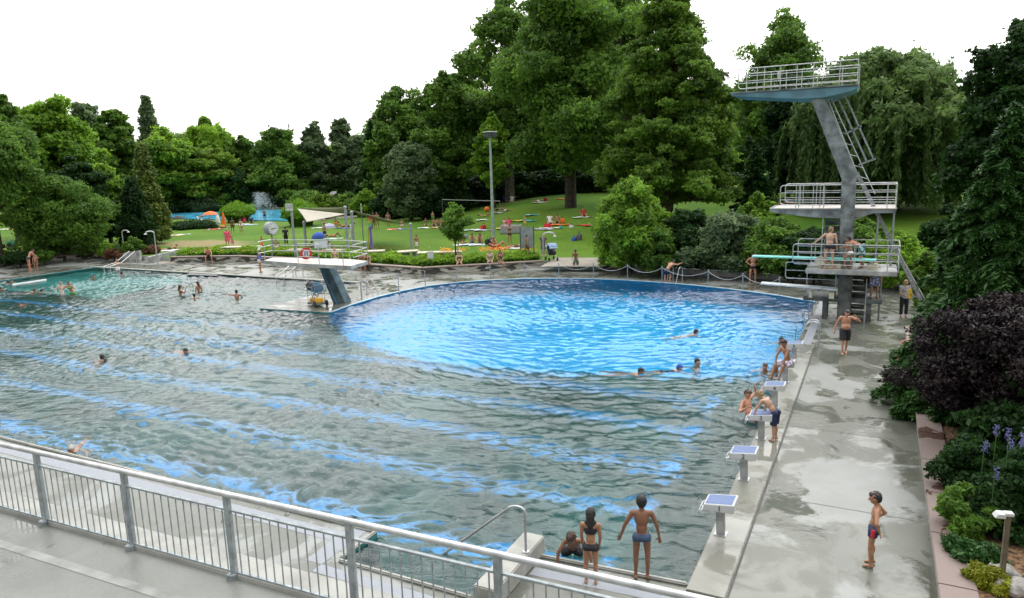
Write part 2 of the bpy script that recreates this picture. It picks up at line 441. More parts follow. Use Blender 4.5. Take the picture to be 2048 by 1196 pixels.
S.cycles.caustics_refractive = True; S.cycles.caustics_reflective = True
S.cycles.max_bounces = 8; S.cycles.transparent_max_bounces = 6; S.cycles.transmission_bounces = 6; S.cycles.diffuse_bounces = 2
S.cycles.sample_clamp_indirect = 4

# lawn: one sheet out to the horizon, the deck cut out of it
def lawn_mat():
    m = bpy.data.materials.new('lawn'); m.use_nodes = True; nt = m.node_tree; L = nt.links; N = nt.nodes; b = N['Principled BSDF']
    tc = N.new('ShaderNodeTexCoord')
    def noise(s, d, rough=0.6, sc=(1, 1, 1)):
        mp = N.new('ShaderNodeMapping'); mp.inputs['Scale'].default_value = sc; n = N.new('ShaderNodeTexNoise'); n.inputs['Scale'].default_value = s; n.inputs['Detail'].default_value = d; n.inputs['Roughness'].default_value = rough
        L.new(tc.outputs['Object'], mp.inputs['Vector']); L.new(mp.outputs[0], n.inputs['Vector']); return n.outputs['Fac']
    cr = N.new('ShaderNodeValToRGB'); e = cr.color_ramp.elements
    e[0].position = 0.3; e[0].color = (0.043, 0.125, 0.006, 1); e[1].position = 0.72; e[1].color = (0.115, 0.20, 0.014, 1)
    L.new(noise(0.12, 8, 0.65), cr.inputs[0])
    m2 = N.new('ShaderNodeMix'); m2.data_type = 'RGBA'; m2.blend_type = 'MULTIPLY'; m2.inputs[0].default_value = 1
    r = N.new('ShaderNodeMapRange'); r.inputs[1].default_value = 0.3; r.inputs[2].default_value = 0.7; r.inputs[3].default_value = 0.7; r.inputs[4].default_value = 1.2; L.new(noise(5, 6, 0.75), r.inputs[0])
    L.new(cr.outputs[0], m2.inputs[6]); L.new(r.outputs[0], m2.inputs[7])
    # worn, dry patch beside the planting
    geo = N.new('ShaderNodeVectorMath'); geo.operation = 'SUBTRACT'; P = at(405, 487); geo.inputs[1].default_value = (P.x, P.y, P.z); L.new(tc.outputs['Object'], geo.inputs[0])
    sc = N.new('ShaderNodeVectorMath'); sc.operation = 'MULTIPLY'; sc.inputs[1].default_value = (1 / 7.5, 1 / 3.6, 0); L.new(geo.outputs[0], sc.inputs[0])
    ln = N.new('ShaderNodeVectorMath'); ln.operation = 'LENGTH'; L.new(sc.outputs[0], ln.inputs[0])
    ad = N.new('ShaderNodeMath'); ad.operation = 'ADD'; L.new(ln.outputs['Value'], ad.inputs[0]); L.new(noise(0.6, 6), ad.inputs[1])
    w = N.new('ShaderNodeMapRange'); w.inputs[1].default_value = 1.05; w.inputs[2].default_value = 1.5; w.inputs[3].default_value = 0.85; w.inputs[4].default_value = 0; L.new(ad.outputs[0], w.inputs[0])
    m3 = N.new('ShaderNodeMix'); m3.data_type = 'RGBA'; m3.inputs[7].default_value = (0.27, 0.21, 0.11, 1); L.new(w.outputs[0], m3.inputs[0]); L.new(m2.outputs[2], m3.inputs[6])
    L.new(m3.outputs[2], b.inputs['Base Color']); b.inputs['Roughness'].default_value = 0.9; b.inputs['Specular IOR Level'].default_value = 0.2
    bp = N.new('ShaderNodeBump'); bp.inputs['Strength'].default_value = 0.6; bp.inputs['Distance'].default_value = 0.05; L.new(noise(14, 4, 0.7), bp.inputs['Height']); L.new(bp.outputs[0], b.inputs['Normal'])
    return m
M_LAWN = lawn_mat()
def in_deck(x, y, L=DECK):
    c = False; n = len(L); j = n - 1
    for i in range(n):
        if (L[i][1] > y) != (L[j][1] > y) and x < (L[j][0] - L[i][0]) * (y - L[i][1]) / (L[j][1] - L[i][1]) + L[i][0]: c = not c
        j = i
    return c
LAWN_IN = [(DECK[0][0], 5.5), (1.8, 5.5), (1.8, 30), (4.5, 36)] + DECK[4:]
ex = []
for i in range(-100, 61, 4):
    for j in range(-4, 161, 4):
        if not in_deck(i, j, LAWN_IN): ex.append((i + 0.3, j + 0.7))
struct(poly_sheet('lawn', [(-900, -60), (900, -60), (900, 1500), (-900, 1500)], [LAWN_IN], 0, M_LAWN, ex, ground_z))
# ------------------------------------------------------------ vegetation
def leaf_mat(name, dark, light, trans=0.45, rough=0.55):
    m = bpy.data.materials.new(name); m.use_nodes = True; nt = m.node_tree; L = nt.links; N = nt.nodes
    b = N['Principled BSDF']; out = N['Material Output']
    a = N.new('ShaderNodeAttribute'); a.attribute_name = 'tint'
    mx = N.new('ShaderNodeMix'); mx.data_type = 'RGBA'; mx.inputs[6].default_value = (*dark, 1); mx.inputs[7].default_value = (*light, 1)
    L.new(a.outputs['Fac'], mx.inputs[0]); L.new(mx.outputs[2], b.inputs['Base Color'])
    b.inputs['Roughness'].default_value = rough; b.inputs['Specular IOR Level'].default_value = 0.3
    t = N.new('ShaderNodeBsdfTranslucent'); hs = N.new('ShaderNodeHueSaturation'); hs.inputs['Value'].default_value = 1.35; hs.inputs['Hue'].default_value = 0.485
    L.new(mx.outputs[2], hs.inputs['Color']); L.new(hs.outputs[0], t.inputs['Color'])
    ms = N.new('ShaderNodeMixShader'); ms.inputs[0].default_value = trans
    L.new(b.outputs[0], ms.inputs[1]); L.new(t.outputs[0], ms.inputs[2]); L.new(ms.outputs[0], out.inputs['Surface'])
    return m
G = dict(
    mid=leaf_mat('leaf_mid_green', (0.017, 0.058, 0.008), (0.164, 0.323, 0.042)),
    bright=leaf_mat('leaf_bright_green', (0.026, 0.083, 0.008), (0.258, 0.470, 0.042)),
    dark=leaf_mat('leaf_dark_green', (0.004, 0.020, 0.004), (0.027, 0.086, 0.013)),
    grey=leaf_mat('leaf_grey_green', (0.024, 0.053, 0.024), (0.194, 0.293, 0.126)),  # grey green leaf; its paleness also paints distance haze on far trees
    lime=leaf_mat('leaf_yellow_green', (0.029, 0.075, 0.007), (0.233, 0.388, 0.038)),
    cypress=leaf_mat('needle_swamp_cypress', (0.018, 0.056, 0.007), (0.169, 0.312, 0.036)),
    willow=leaf_mat('leaf_willow', (0.018, 0.046, 0.014), (0.148, 0.251, 0.069)),
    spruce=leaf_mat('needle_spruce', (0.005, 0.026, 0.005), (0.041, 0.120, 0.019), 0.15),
    gold=leaf_mat('needle_golden_cypress', (0.022, 0.049, 0.007), (0.189, 0.265, 0.043), 0.15),
    purple=leaf_mat('leaf_dark_purple', (0.002, 0.002, 0.002), (0.023, 0.012, 0.014), 0.2),
    grass=leaf_mat('tall_grass_blade', (0.04, 0.14, 0.006), (0.15, 0.32, 0.02), 0.4),
    flower=leaf_mat('orange_petal', (0.55, 0.22, 0.005), (0.8, 0.45, 0.01), 0.3),
    lilac=leaf_mat('lilac_petal', (0.084, 0.077, 0.245), (0.210, 0.196, 0.420), 0.3),
    yellowc=leaf_mat('yellow_conifer', (0.096, 0.120, 0.004), (0.252, 0.264, 0.012), 0.2),
    rust=leaf_mat('leaf_rust', (0.048, 0.016, 0.008), (0.189, 0.095, 0.041), 0.2),
)
M_BARK = mat('bark', (0.045, 0.035, 0.025), 0.9, var=0.3, scale=4, bump=0.6, bscale=15)
M_BARKL = mat('bark_pale', (0.12, 0.105, 0.08), 0.9, var=0.3, scale=3, bump=0.4, bscale=15)

def leaf_mesh(name, P, Nrm, size, tint, m, aspect=1.0, axis=None, parent=None, rs=None):
    """P (n,3) centres, Nrm (n,3) facing, size (n,), one four-cornered leaf each"""
    n = len(P); rs = rs or RNG
    Nrm = Nrm / (np.linalg.norm(Nrm, axis=1, keepdims=True) + 1e-9)
    if axis is None: axis = rs.normal(size=(n, 3))
    U = axis - Nrm * (axis * Nrm).sum(1, keepdims=True); U /= (np.linalg.norm(U, axis=1, keepdims=True) + 1e-9)
    Vv = np.cross(Nrm, U)
    s = size[:, None]; a = aspect
    j = rs.uniform(0.75, 1.25, (n, 4, 1))
    C = np.stack([P - U * s * a * j[:, 0], P - Vv * s * 0.62 * j[:, 1] + U * s * 0.1, P + U * s * a * j[:, 2], P + Vv * s * 0.62 * j[:, 3] - U * s * 0.1], 1)
    C[:, 1] += Nrm * s * 0.15; C[:, 3] += Nrm * s * 0.15
    me = bpy.data.meshes.new(name); me.vertices.add(n * 4); me.vertices.foreach_set('co', C.reshape(-1).astype(np.float32))
    me.loops.add(n * 4); me.loops.foreach_set('vertex_index', np.arange(n * 4, dtype=np.int32))
    me.polygons.add(n); me.polygons.foreach_set('loop_start', np.arange(n, dtype=np.int32) * 4); me.polygons.foreach_set('loop_total', np.full(n, 4, dtype=np.int32))
    me.update()
    at_ = me.attributes.new('tint', 'FLOAT', 'FACE'); at_.data.foreach_set('value', np.clip(tint, 0, 1).astype(np.float32))
    me.materials.append(m)
    o = bpy.data.objects.new(name, me); COL.objects.link(o)
    if parent: o.parent = parent
    return o

def unit(r, n):
    v = r.normal(size=(n, 3)); return v / np.linalg.norm(v, axis=1, keepdims=True)

PROF = dict(
    round=lambda t: math.sqrt(max(0, 1 - (2 * t - 0.9) ** 2 / 1.22)),
    oval=lambda t: math.sin(PI * min(1, max(0, t)) ** 0.8) ** 0.6,
    dome=lambda t: math.sqrt(max(0, 1 - t ** 2.2)) * (0.82 + 0.18 * min(1, t * 4)),
    cone=lambda t: (1 - t) ** 0.75 * min(1, 0.75 + t * 3),
    conic=lambda t: max(0.03, 1 - t) ** 0.62 * (0.80 + 0.2 * min(1, t * 5)),
    column=lambda t: math.sin(PI * min(1, max(0, t)) ** 0.7) ** 0.45,
    plume=lambda t: max(0.0, (1 - t)) ** 0.5 * min(1, 0.35 + t * 2.2),
)
def crown_pts(r, h0, h1, rx, prof, nl, lr, n, ragged=0.25, flat=0.75, shell=0.55, upbias=0.35, ry=None):
    """lobes through the crown, leaves through the lobes"""
    ry = ry or rx; f = PROF[prof]; C = []; Rr = []
    tries = 0; p1, p2, p3 = r.uniform(0, 6, 3); gx = r.uniform(.8, 1.2) / max(lr, .2)
    while len(C) < nl and tries < nl * 60:
        tries += 1
        t = r.random() ** 0.9; R0 = f(t)
        if r.random() > R0 * 1.05 + 0.12: continue
        a = r.uniform(0, 2 * PI); q = (1 - r.random() ** 2 * 0.8) * max(0.05, 1 - lr / rx * 0.6) * r.uniform(1 - ragged, 1 + ragged * 0.35)
        q *= 1 + ragged * (.75 * math.sin(2 * a + p1 + 6 * t) * math.sin(5 * t + p2) + .4 * math.sin(5 * a + p3 - 8 * t))
        c = np.array([rx * R0 * q * math.cos(a), ry * R0 * q * math.sin(a), h0 + (h1 - h0) * t * (1 + ragged * .16 * math.sin(3 * a + p2))])
        if ragged > .2 and math.sin(c[0] * gx + p1) * math.sin(c[1] * gx + p2) * math.sin(c[2] * gx + p3) > .28: continue      # gaps
        k = lr * r.uniform(0.6, 1.35) * (0.55 + 0.45 * R0)
        C.append(c); Rr.append(k)
    C = np.array(C); Rr = np.array(Rr)
    w = Rr ** 2; w /= w.sum()
    idx = r.choice(len(C), n, p=w)
    d = unit(r, n); d[:, 2] += upbias * r.random(n); d /= np.linalg.norm(d, axis=1, keepdims=True)
    rad = Rr[idx] * (shell + (1.08 - shell) * r.random(n) ** 0.6)
    # small irregular bumps so no lobe is a ball
    k = r.random(n) < .24                      # twigs that stick out of the masses
    sd = unit(r, len(C) * 9).reshape(len(C), 9, 3); sd[:, :, 2] += .35; sd /= np.linalg.norm(sd, axis=2, keepdims=True)
    tw = sd[idx, r.integers(0, 9, n)]; d = np.where(k[:, None], tw + r.normal(size=(n, 3)) * .09, d); rad = np.where(k, Rr[idx] * (.75 + .62 * r.random(n)), rad)
    rad *= 1 + 0.22 * np.sin(d[:, 0] * 7 + idx) * np.sin(d[:, 1] * 6 + idx * 1.7) + 0.12 * np.sin(d[:, 2] * 11 + idx * 0.6)
    P = C[idx] + d * rad[:, None] * np.array([1, 1, flat])
    lobe_t = r.random(len(C))
    return C, Rr, P, d, idx, lobe_t

def trunk_obj(r, h, rad, C, Rr, parent, m, nlimb=14, lean=0.0, low=0.25, name='trunk'):
    b = MB(); lx = lean * h
    path = [(0, 0, -0.4), (0, 0, 0.0), (lx * .1 + r.normal() * .1, r.normal() * .1, h * .2), (lx * .4 + r.normal() * .02 * h, r.normal() * .02 * h, h * .45), (lx * .7, 0, h * .7), (lx, 0, h * .93)]
    b.tube(path, [rad * 1.6, rad * 1.25, rad, rad * .7, rad * .4, rad * .08], 10)
    order = r.permutation(len(C))[:nlimb]
    for i in order:
        c = C[i]; z0 = max(h * low, min(c[2] * r.uniform(.45, .75), h * .85))
        k = z0 / h; p0 = Vector((lx * k, 0, z0)); p2 = Vector(c); mid = p0.lerp(p2, .5) + Vector((0, 0, -0.04 * h * r.random()))
        rr = rad * (1 - k) * .5 + rad * .06
        b.tube([p0, mid, p2], [rr, rr * .6, rr * .15], 6)
    return b.build(name, m, parent)

def tree(name, label, loc, h, rx, kind='mid', prof='round', base=0.18, nl=70, lr=None, n=20000, leaf=0.32, seed=1, trunk=None, cat='tree', group=None,
         flat=0.75, ragged=0.25, shell=0.55, lean=0.0, bark=None, nlimb=14, ry=None, aspect=1.0, upbias=.35, tvar=.5, crown='crown', stem='trunk', low=0.25):
    r = np.random.default_rng(seed); lr = lr or rx * 0.28
    o = thing(name, label, cat, loc, r.uniform(0, 6), group)
    nl = int(nl * 1.7); lr *= .74; n = int(n * 1.75); leaf *= .72; rx *= .9
    C, Rr, P, d, idx, lt = crown_pts(r, h * base + lr * flat * .6, h - lr * flat * .5, rx, prof, nl, lr, n, ragged, flat, shell, upbias, ry)
    if lean: P[:, 0] += lean * P[:, 2]; C[:, 0] += lean * C[:, 2]
    Nn = d * 0.7 + unit(r, n) * 0.9 + np.array([0, 0, 0.35])
    tint = tvar * lt[idx] + (1 - tvar) * r.random(n)
    leaf_mesh(crown, P, Nn, leaf * r.uniform(0.6, 1.35, n), tint, G[kind], aspect, None, o, r)
    trunk_obj(r, h, trunk or h * 0.022, C, Rr, o, bark or M_BARK, nlimb, lean, low, stem)
    return o

def conifer(name, label, loc, h, rx, kind='spruce', base=0.05, tiers=30, per=9, n=30000, leaf=0.12, seed=1, droop=0.25, lift=0.15, expo=0.85, trunk=None, cat='tree', group=None, aspect=1.6, spread=0.12, bark=None):
    """whorls of branches, each a spray of side twigs carrying needles"""
    r = np.random.default_rng(seed); o = thing(name, label, cat, loc, r.uniform(0, 6), group)
    B = []; br = MB()
    for t in np.linspace(0, 1, tiers):
        z = h * (base + (1 - base) * t * 0.985); L = rx * (1 - t) ** expo + 0.04 * rx
        m_ = max(3, int(per * (0.5 + 0.5 * (1 - t))))
        a0 = r.uniform(0, 6)
        for k in range(m_):
            a = a0 + 2 * PI * k / m_ + r.normal() * 0.2; l = L * r.uniform(0.7, 1.15)
            B.append((z + r.normal() * 0.3 * h / tiers, a, l, t))
    W_ = np.array([b_[2] ** 1.5 for b_ in B]); W_ /= W_.sum(); bi = r.choice(len(B), n, p=W_)
    BB = np.array([(b_[0], b_[1], b_[2], b_[3]) for b_ in B])[bi]
    s = r.random(n) ** 0.65                              # along the branch
    z, a, l, t = BB.T
    side = r.normal(size=n) * spread * l * (1.05 - s) * 2.2
    side = np.clip(side, -l * .45, l * .45)
    rr = l * s - np.abs(side) * .35
    x = rr * np.cos(a) - side * np.sin(a); y = rr * np.sin(a) + side * np.cos(a)
    zz = z + lift * l * s - droop * l * s ** 2 * 1.3 + r.normal(size=n) * 0.035 * l * 0.8 - np.abs(side) * .25
    P = np.stack([x, y, zz], 1)
    ax = np.stack([np.cos(a) + np.sign(side) * -np.sin(a) * .8, np.sin(a) + np.sign(side) * np.cos(a) * .8, lift - droop * s * 2 + r.normal(size=n) * .25], 1) + r.normal(size=(n, 3)) * .35
    Nn = np.stack([np.zeros(n), np.zeros(n), np.ones(n)], 1) + unit(r, n) * .8
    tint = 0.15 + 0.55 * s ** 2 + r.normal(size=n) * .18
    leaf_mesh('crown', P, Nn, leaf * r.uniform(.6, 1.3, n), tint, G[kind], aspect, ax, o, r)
    b = MB(); rad = trunk or h * .018
    b.tube([(0, 0, -.3), (0, 0, h * .3), (0, 0, h * .65), (0, 0, h * .99)], [rad * 1.3, rad, rad * .55, rad * .08], 10)
    for (z, a, l, t) in B[::2]:
        q = [(l * s_ * math.cos(a), l * s_ * math.sin(a), z + lift * l * s_ - droop * l * s_ ** 2 * 1.3) for s_ in (0, .5, .85)]
        b.tube(q, [rad * .22 * (1 - t) + .01, rad * .12 * (1 - t) + .008, .005], 5, False)
    b.build('trunk', bark or M_BARK, o)
    return o

def willow(name, label, loc, h, rx, kind='willow', n=60000, leaf=0.2, seed=1, nl=60, strand=0.34, group=None, base=.25):
    r = np.random.default_rng(seed); o = thing(name, label, 'tree', loc, r.uniform(0, 6), group); lr = rx * .2
    C, Rr, P, d, idx, lt = crown_pts(r, h * .42, h - lr, rx * .86, 'dome', nl, lr, n // 3, .2, .8, .5, .5)
    ns = 900; si = r.choice(len(C), ns); ds = unit(r, ns); ds[:, 2] = np.abs(ds[:, 2]) * .5
    S0 = C[si] + ds * Rr[si][:, None] * 1.0
    Ls = h * strand * r.uniform(.35, 1.25, ns); Ls = np.minimum(Ls, S0[:, 2] - h * .06)
    m_ = n - n // 3; k = r.choice(ns, m_, p=Ls / Ls.sum()); u = r.random(m_)
    out = ds[k] * np.array([1, 1, 0]); Q = S0[k] + np.stack([out[:, 0] * .9 * np.sqrt(u), out[:, 1] * .9 * np.sqrt(u), -Ls[k] * u], 1) + r.normal(size=(m_, 3)) * np.array([.13, .13, .1])
    PP = np.concatenate([P, Q]); Nn = np.concatenate([d + unit(r, len(P)) * .8, out * .8 + unit(r, m_) * .7])
    ax = np.concatenate([r.normal(size=(len(P), 3)), np.stack([r.normal(size=m_) * .25, r.normal(size=m_) * .25, -np.ones(m_)], 1)])
    tint = np.concatenate([.35 + .4 * lt[idx] + .25 * r.random(len(P)), .15 + .35 * lt[si[k]] + .35 * r.random(m_)])
    leaf_mesh('crown', PP, Nn, leaf * r.uniform(.6, 1.3, len(PP)), tint, G[kind], 1.7, ax, o, r)
    trunk_obj(r, h, h * .03, C, Rr, o, M_BARK, 26)
    return o

# ---- put a tree under a picture column at a known distance, with its top at a picture row
def spot(px, D, top, width):
    P = at_dist(px, D); h = height_to(P, top) - P.z; return P, h, width / 2 * mpp((P.x, P.y, P.z + h / 2))
def T(px, D, top, width, kind, label, prof='round', name='deciduous_tree', **k):
    P, h, rx = spot(px, D, top, width); return tree(name, label, P, h, rx, kind, prof, **k)

# near ones keep fine leaves, far ones coarser
T(22, 96, 193, 130, 'mid', 'mid green tree with ragged top at the far left edge', 'oval', n=24000, leaf=.34, seed=11)
T(-25, 72, 238, 215, 'mid', 'near mid green tree cut by the left edge above the lawn', 'round', n=60000, leaf=.17, seed=12, base=.42, nl=130, lr=1.2)
T(122, 98, 186, 175, 'bright', 'tall light green broad tree, second from the left edge', 'oval', n=40000, leaf=.33, seed=13, nl=100, base=.08)
T(182, 125, 196, 110, 'grey', 'thin grey green tree with open top behind the light green tree', 'oval', n=14000, leaf=.36, seed=14, ragged=.4)
T(240, 104, 212, 105, 'mid', 'narrow mid green tree left of the poplar', 'oval', n=26000, leaf=.33, seed=15, base=.05)
T(308, 158, 187, 62, 'grey', 'slender two tipped poplar rising above the left tree line', 'plume', name='poplar_tree', n=18000, leaf=.34, seed=16, base=.05, lr=1.25, nl=150, ragged=.08)
T(333, 143, 252, 150, 'bright', 'rounded light green tree at the foot of the poplar', 'round', n=34000, leaf=.34, seed=17, base=.05)
T(150, 80, 318, 170, 'dark', 'low dark green cedar in front of the tall light green tree', 'dome', n=26000, leaf=.25, seed=18, base=.1, flat=.45)
T(205, 84, 330, 110, 'bright', 'leafy light green small tree beside the round dark bush', 'round', n=22000, leaf=.26, seed=118, base=.05)
P, h, rx = spot(415, 152, 230, 125); willow('willow_tree', 'pale green drooping tree with a domed top above the second pool', P, h, rx, 'bright', 42000, .34, 19, strand=.4)
T(415, 143, 296, 175, 'lime', 'flat layered yellow green tree behind the orange parasol', 'dome', n=32000, leaf=.32, seed=20, flat=.4, base=.22)
T(487, 150, 272, 90, 'mid', 'mid green tree between the drooping tree and the dark round tree', 'oval', n=18000, leaf=.36, seed=21, base=.05)
T(568, 145, 256, 165, 'mid', 'wide dark green round tree above the fountain spray', 'dome', n=46000, leaf=.33, seed=22, base=.06, nl=110, lr=1.9)
T(470, 140, 335, 75, 'dark', 'small dark round evergreen behind the left grass clump', 'round', n=14000, leaf=.26, seed=23, base=.03)
T(630, 145, 244, 85, 'grey', 'left one of two haze-tinted grey green trees with loose feathery tops', 'oval', n=20000, leaf=.4, seed=24, ragged=.35, base=.05)  # no hazy air here: the haze is put into the pale leaf colour
T(692, 148, 240, 95, 'grey', 'right one of two haze-tinted grey green trees with loose feathery tops', 'oval', n=22000, leaf=.4, seed=25, ragged=.35, base=.05)
P, h, rx = spot(622, 158, 262, 60); conifer('spruce_tree', 'dark spruce in front of the left haze-tinted grey green tree', P, h, rx, n=16000, leaf=.3, seed=26)
P, h, rx = spot(746, 118, 236, 80); conifer('spruce_tree', 'pointed spruce right of the haze-tinted grey green trees', P, h, rx, n=18000, leaf=.3, seed=27)
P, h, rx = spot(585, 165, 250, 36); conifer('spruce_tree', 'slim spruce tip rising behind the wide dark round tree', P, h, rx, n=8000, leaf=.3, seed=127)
P, h, rx = spot(290, 79, 283, 86); tree('golden_cypress', 'golden green cone shaped cypress left of the second pool', P, h, rx, 'gold', 'conic', base=.02, nl=150, lr=.55, n=36000, leaf=.15, seed=28, flat=1.1, ragged=.12)
P, h, rx = spot(262, 76, 350, 84); tree('yew_tree', 'dark green cone shaped yew in front of the golden cypress', P, h, rx, 'dark', 'conic', base=.0, nl=120, lr=.55, n=26000, leaf=.15, seed=29, flat=1.1, ragged=.1)
# the round bush by the left wall
P = at(128, 512); h = height_to(P, 352) - P.z; rx = 103 * mpp(P)
tree('round_bush', 'large round dark bush behind the left pool wall', P, h, rx, 'mid', 'round', base=.0, nl=130, lr=1.0, n=60000, leaf=.13, seed=30, cat='bush', trunk=.12, nlimb=20)
# centre
T(805, 128, 165, 150, 'mid', 'tall tree at the left shoulder of the central grove', 'oval', n=30000, leaf=.34, seed=31, base=.05)
T(772, 112, 246, 110, 'mid', 'mid green tree behind the grey green round tree', 'oval', n=24000, leaf=.32, seed=32, base=.03)
T(817, 92, 283, 112, 'grey', 'rounded grey green tree behind the basketball board', 'round', n=36000, leaf=.22, seed=33, base=.05, nl=110, lr=.95)
T(888, 98, 146, 150, 'mid', 'tall dense tree left of the lamp mast', 'oval', n=42000, leaf=.3, seed=34, base=.06, nl=90)
T(940, 118, 122, 170, 'mid', 'lighter tree filling the gap behind the lamp mast', 'oval', n=30000, leaf=.34, seed=35, base=.05)
T(1018, 100, -8, 235, 'mid', 'open crowned plane tree with sky showing through, left of the great dark one', 'round', name='plane_tree', n=30000, leaf=.32, seed=36, base=.14, nl=75, lr=1.9, ragged=.45, bark=M_BARKL)
T(985, 92, 225, 80, 'bright', 'bright green smaller tree right behind the lamp mast', 'oval', n=16000, leaf=.28, seed=136, base=.2)
P = at(1105, 417); D_ = math.hypot(P.x, P.y)
T(1140, D_, -60, 320, 'mid', 'great dark plane tree whose trunk stands on the lawn', 'round', name='plane_tree', n=80000, leaf=.27, seed=37, base=.14, nl=150, lr=2.1, trunk=.55, shell=.5, ragged=.42)
T(1235, 104, -70, 260, 'mid', 'tall tree showing between the plane tree and the swamp cypress', 'oval', n=34000, leaf=.34, seed=38, base=.05)
# swamp cypress: conical, layered clouds of foliage
P, h, rx = spot(1335, 66, -48, 395)
tree('swamp_cypress', 'huge yellow green swamp cypress with layered feathery branches', P, h, rx, 'cypress', 'conic', base=.1, nl=260, lr=1.25, n=150000, leaf=.15, seed=39, flat=.55, ragged=.2, trunk=.5, nlimb=60, aspect=1.5, upbias=.6, shell=.35, low=.12)
T(1555, 98, 28, 220, 'mid', 'tree behind the top diving platform with sky showing through its crown', 'oval', n=34000, leaf=.26, seed=40, base=.1, ragged=.25)
T(1605, 84, 150, 220, 'dark', 'dark tree behind the slanted diving tower column', 'round', n=34000, leaf=.28, seed=140, base=.05)
P, h, rx = spot(1512, 70, 288, 105); conifer('young_fir', 'small light green fir right of the swamp cypress', P, h, rx, 'spruce', .05, 22, 8, 20000, .16, 41)
P, h, rx = spot(1762, 74, 78, 365); willow('willow_tree', 'large weeping willow behind the diving tower', P, h, rx, 'willow', 230000, .16, 42, nl=90, strand=.5)
T(1905, 80, 195, 200, 'dark', 'dark tree between the weeping willow and the right edge', 'round', n=30000, leaf=.28, seed=142, base=.03)
T(2035, 62, 30, 260, 'dark', 'tall dark chestnut tree at the top right edge', 'oval', n=60000, leaf=.24, seed=43, base=.05, nl=110, ragged=.42)
# dark understorey closing the view under the crowns
for i, px in enumerate(range(905, 2080, 62)):
    top = [352, 350, 345, 340, 338, 342, 350, 350, 345, 345, 350, 352, 348, 340, 335, 330, 330, 320, 300][i]
    P, h, rx = spot(px, 103 + (i * 37) % 9, top, 120)
    if i == 0: u0 = tree('understorey_bush', 'dark bush in the row closing the view at the top of the lawn', P, h, rx, 'dark', 'dome', base=0, nl=60, n=16000, leaf=.36, seed=90, cat='bush', group='dark bushes at the top of the lawn', stem='stem'); uh, ur = h, rx
    else: dup(u0, P, i * 1.3, scale=(rx / ur, rx / ur, h / uh))
# far wood closing the gaps under the crowns
wood_src = []
r_ = np.random.default_rng(77)
for i, (px, D, top) in enumerate([(-60, 150, 235), (60, 140, 250), (150, 150, 240), (230, 140, 262), (380, 172, 268), (450, 175, 290), (520, 172, 300), (600, 165, 290), (660, 160, 285), (720, 160, 275),
                                  (770, 150, 255), (840, 140, 215), (920, 140, 200), (1000, 130, 170), (1080, 140, 140), (1170, 130, 120), (1260, 125, 110), (1400, 120, 150), (1480, 120, 180),
                                  (1580, 120, 170), (1680, 115, 190), (1780, 120, 180), (1880, 110, 230), (1960, 100, 200), (2080, 100, 160), (2160, 90, 150)]):
    P, h, rx = spot(px, D + 8, top, 200)
    if i < 3:
        o = tree('background_tree', 'dark tree in the far row closing the view behind the park trees', P, h, rx, ('mid', 'grey', 'bright')[i], 'oval', base=.0, n=16000, leaf=.5, seed=60 + i, nl=50, group='far row of park trees')
        wood_src.append((o, h, rx))
    else:
        s_, hs_, rs_ = wood_src[i % 3]; o = dup(s_, P, r_.uniform(0, 6), scale=(rx / rs_, rx / rs_, h / hs_))
# ------------------------------------------------------------ built things around the pool
def q(px, py, Y): return on_y(px, py, Y)
def ptD(px, py, D):
    w = ray(px, py); t = D / math.hypot(w[0], w[1]); return Vector(CAM + w * t)
M_WHITE = mat('white_paint', (0.50, 0.51, 0.51), 0.45, var=0.06, scale=2)
M_BLACK = mat('black_plastic', (0.012, 0.012, 0.014), 0.5, var=0.2)
M_BLUEP = mat('block_grip_blue', (0.13, 0.175, 0.31), 0.85, var=0.08, scale=30, bump=0.3, bscale=90)
M_TURQ = mat('turquoise_board', (0.18, 0.62, 0.58), 0.5, var=0.06)
M_CREAM = mat('cream_paint', (0.55, 0.52, 0.40), 0.7, var=0.15)
M_BLUECONC = mat('blue_painted_concrete', (0.11, 0.23, 0.29), 0.7, var=0.15, scale=1.5, bump=0.1)
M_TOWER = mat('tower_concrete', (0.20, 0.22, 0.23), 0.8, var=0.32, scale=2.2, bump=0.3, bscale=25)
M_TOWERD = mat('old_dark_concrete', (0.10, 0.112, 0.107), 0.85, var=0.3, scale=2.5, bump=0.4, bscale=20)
M_SLABTOP = mat('slab_top_pale', (0.48, 0.455, 0.42), 0.7, var=0.08, scale=2)
M_GRANITE = mat('pink_granite', (0.30, 0.195, 0.165), 0.6, var=0.1, scale=30, bump=0.15, bscale=80, col2=(0.235, 0.155, 0.135))
M_WOOD = mat('pale_wood', (0.42, 0.33, 0.22), 0.7, var=0.2, scale=4)
M_ORANGE = mat('orange_cloth', (0.85, 0.16, 0.02), 0.7, var=0.08)
M_NAVY = mat('navy_cloth', (0.02, 0.035, 0.12), 0.7, var=0.1)
M_RED = mat('red_paint', (0.42, 0.02, 0.02), 0.5, var=0.1)
M_YELLOW = mat('yellow_plastic', (0.80, 0.42, 0.01), 0.4, var=0.08)
M_SAIL = mat('cream_sailcloth', (0.36, 0.33, 0.27), 0.8, var=0.06)
M_PAVE = mat('sandy_paving', (0.26, 0.235, 0.195), 0.85, var=0.12, scale=1.5, bump=0.2, bscale=30)
M_SOIL = mat('bark_mulch', (0.16, 0.09, 0.045), 0.95, var=0.45, scale=14, bump=0.9, bscale=30)
M_DARKB = mat('dark_bronze', (0.03, 0.035, 0.04), 0.5, 0.3)
M_GRAYB = mat('grey_board', (0.23, 0.27, 0.27), 0.6, var=0.1, scale=4)
def flat(name, c, rough=0.7): return mat(name, c, rough, var=0.07, scale=5)

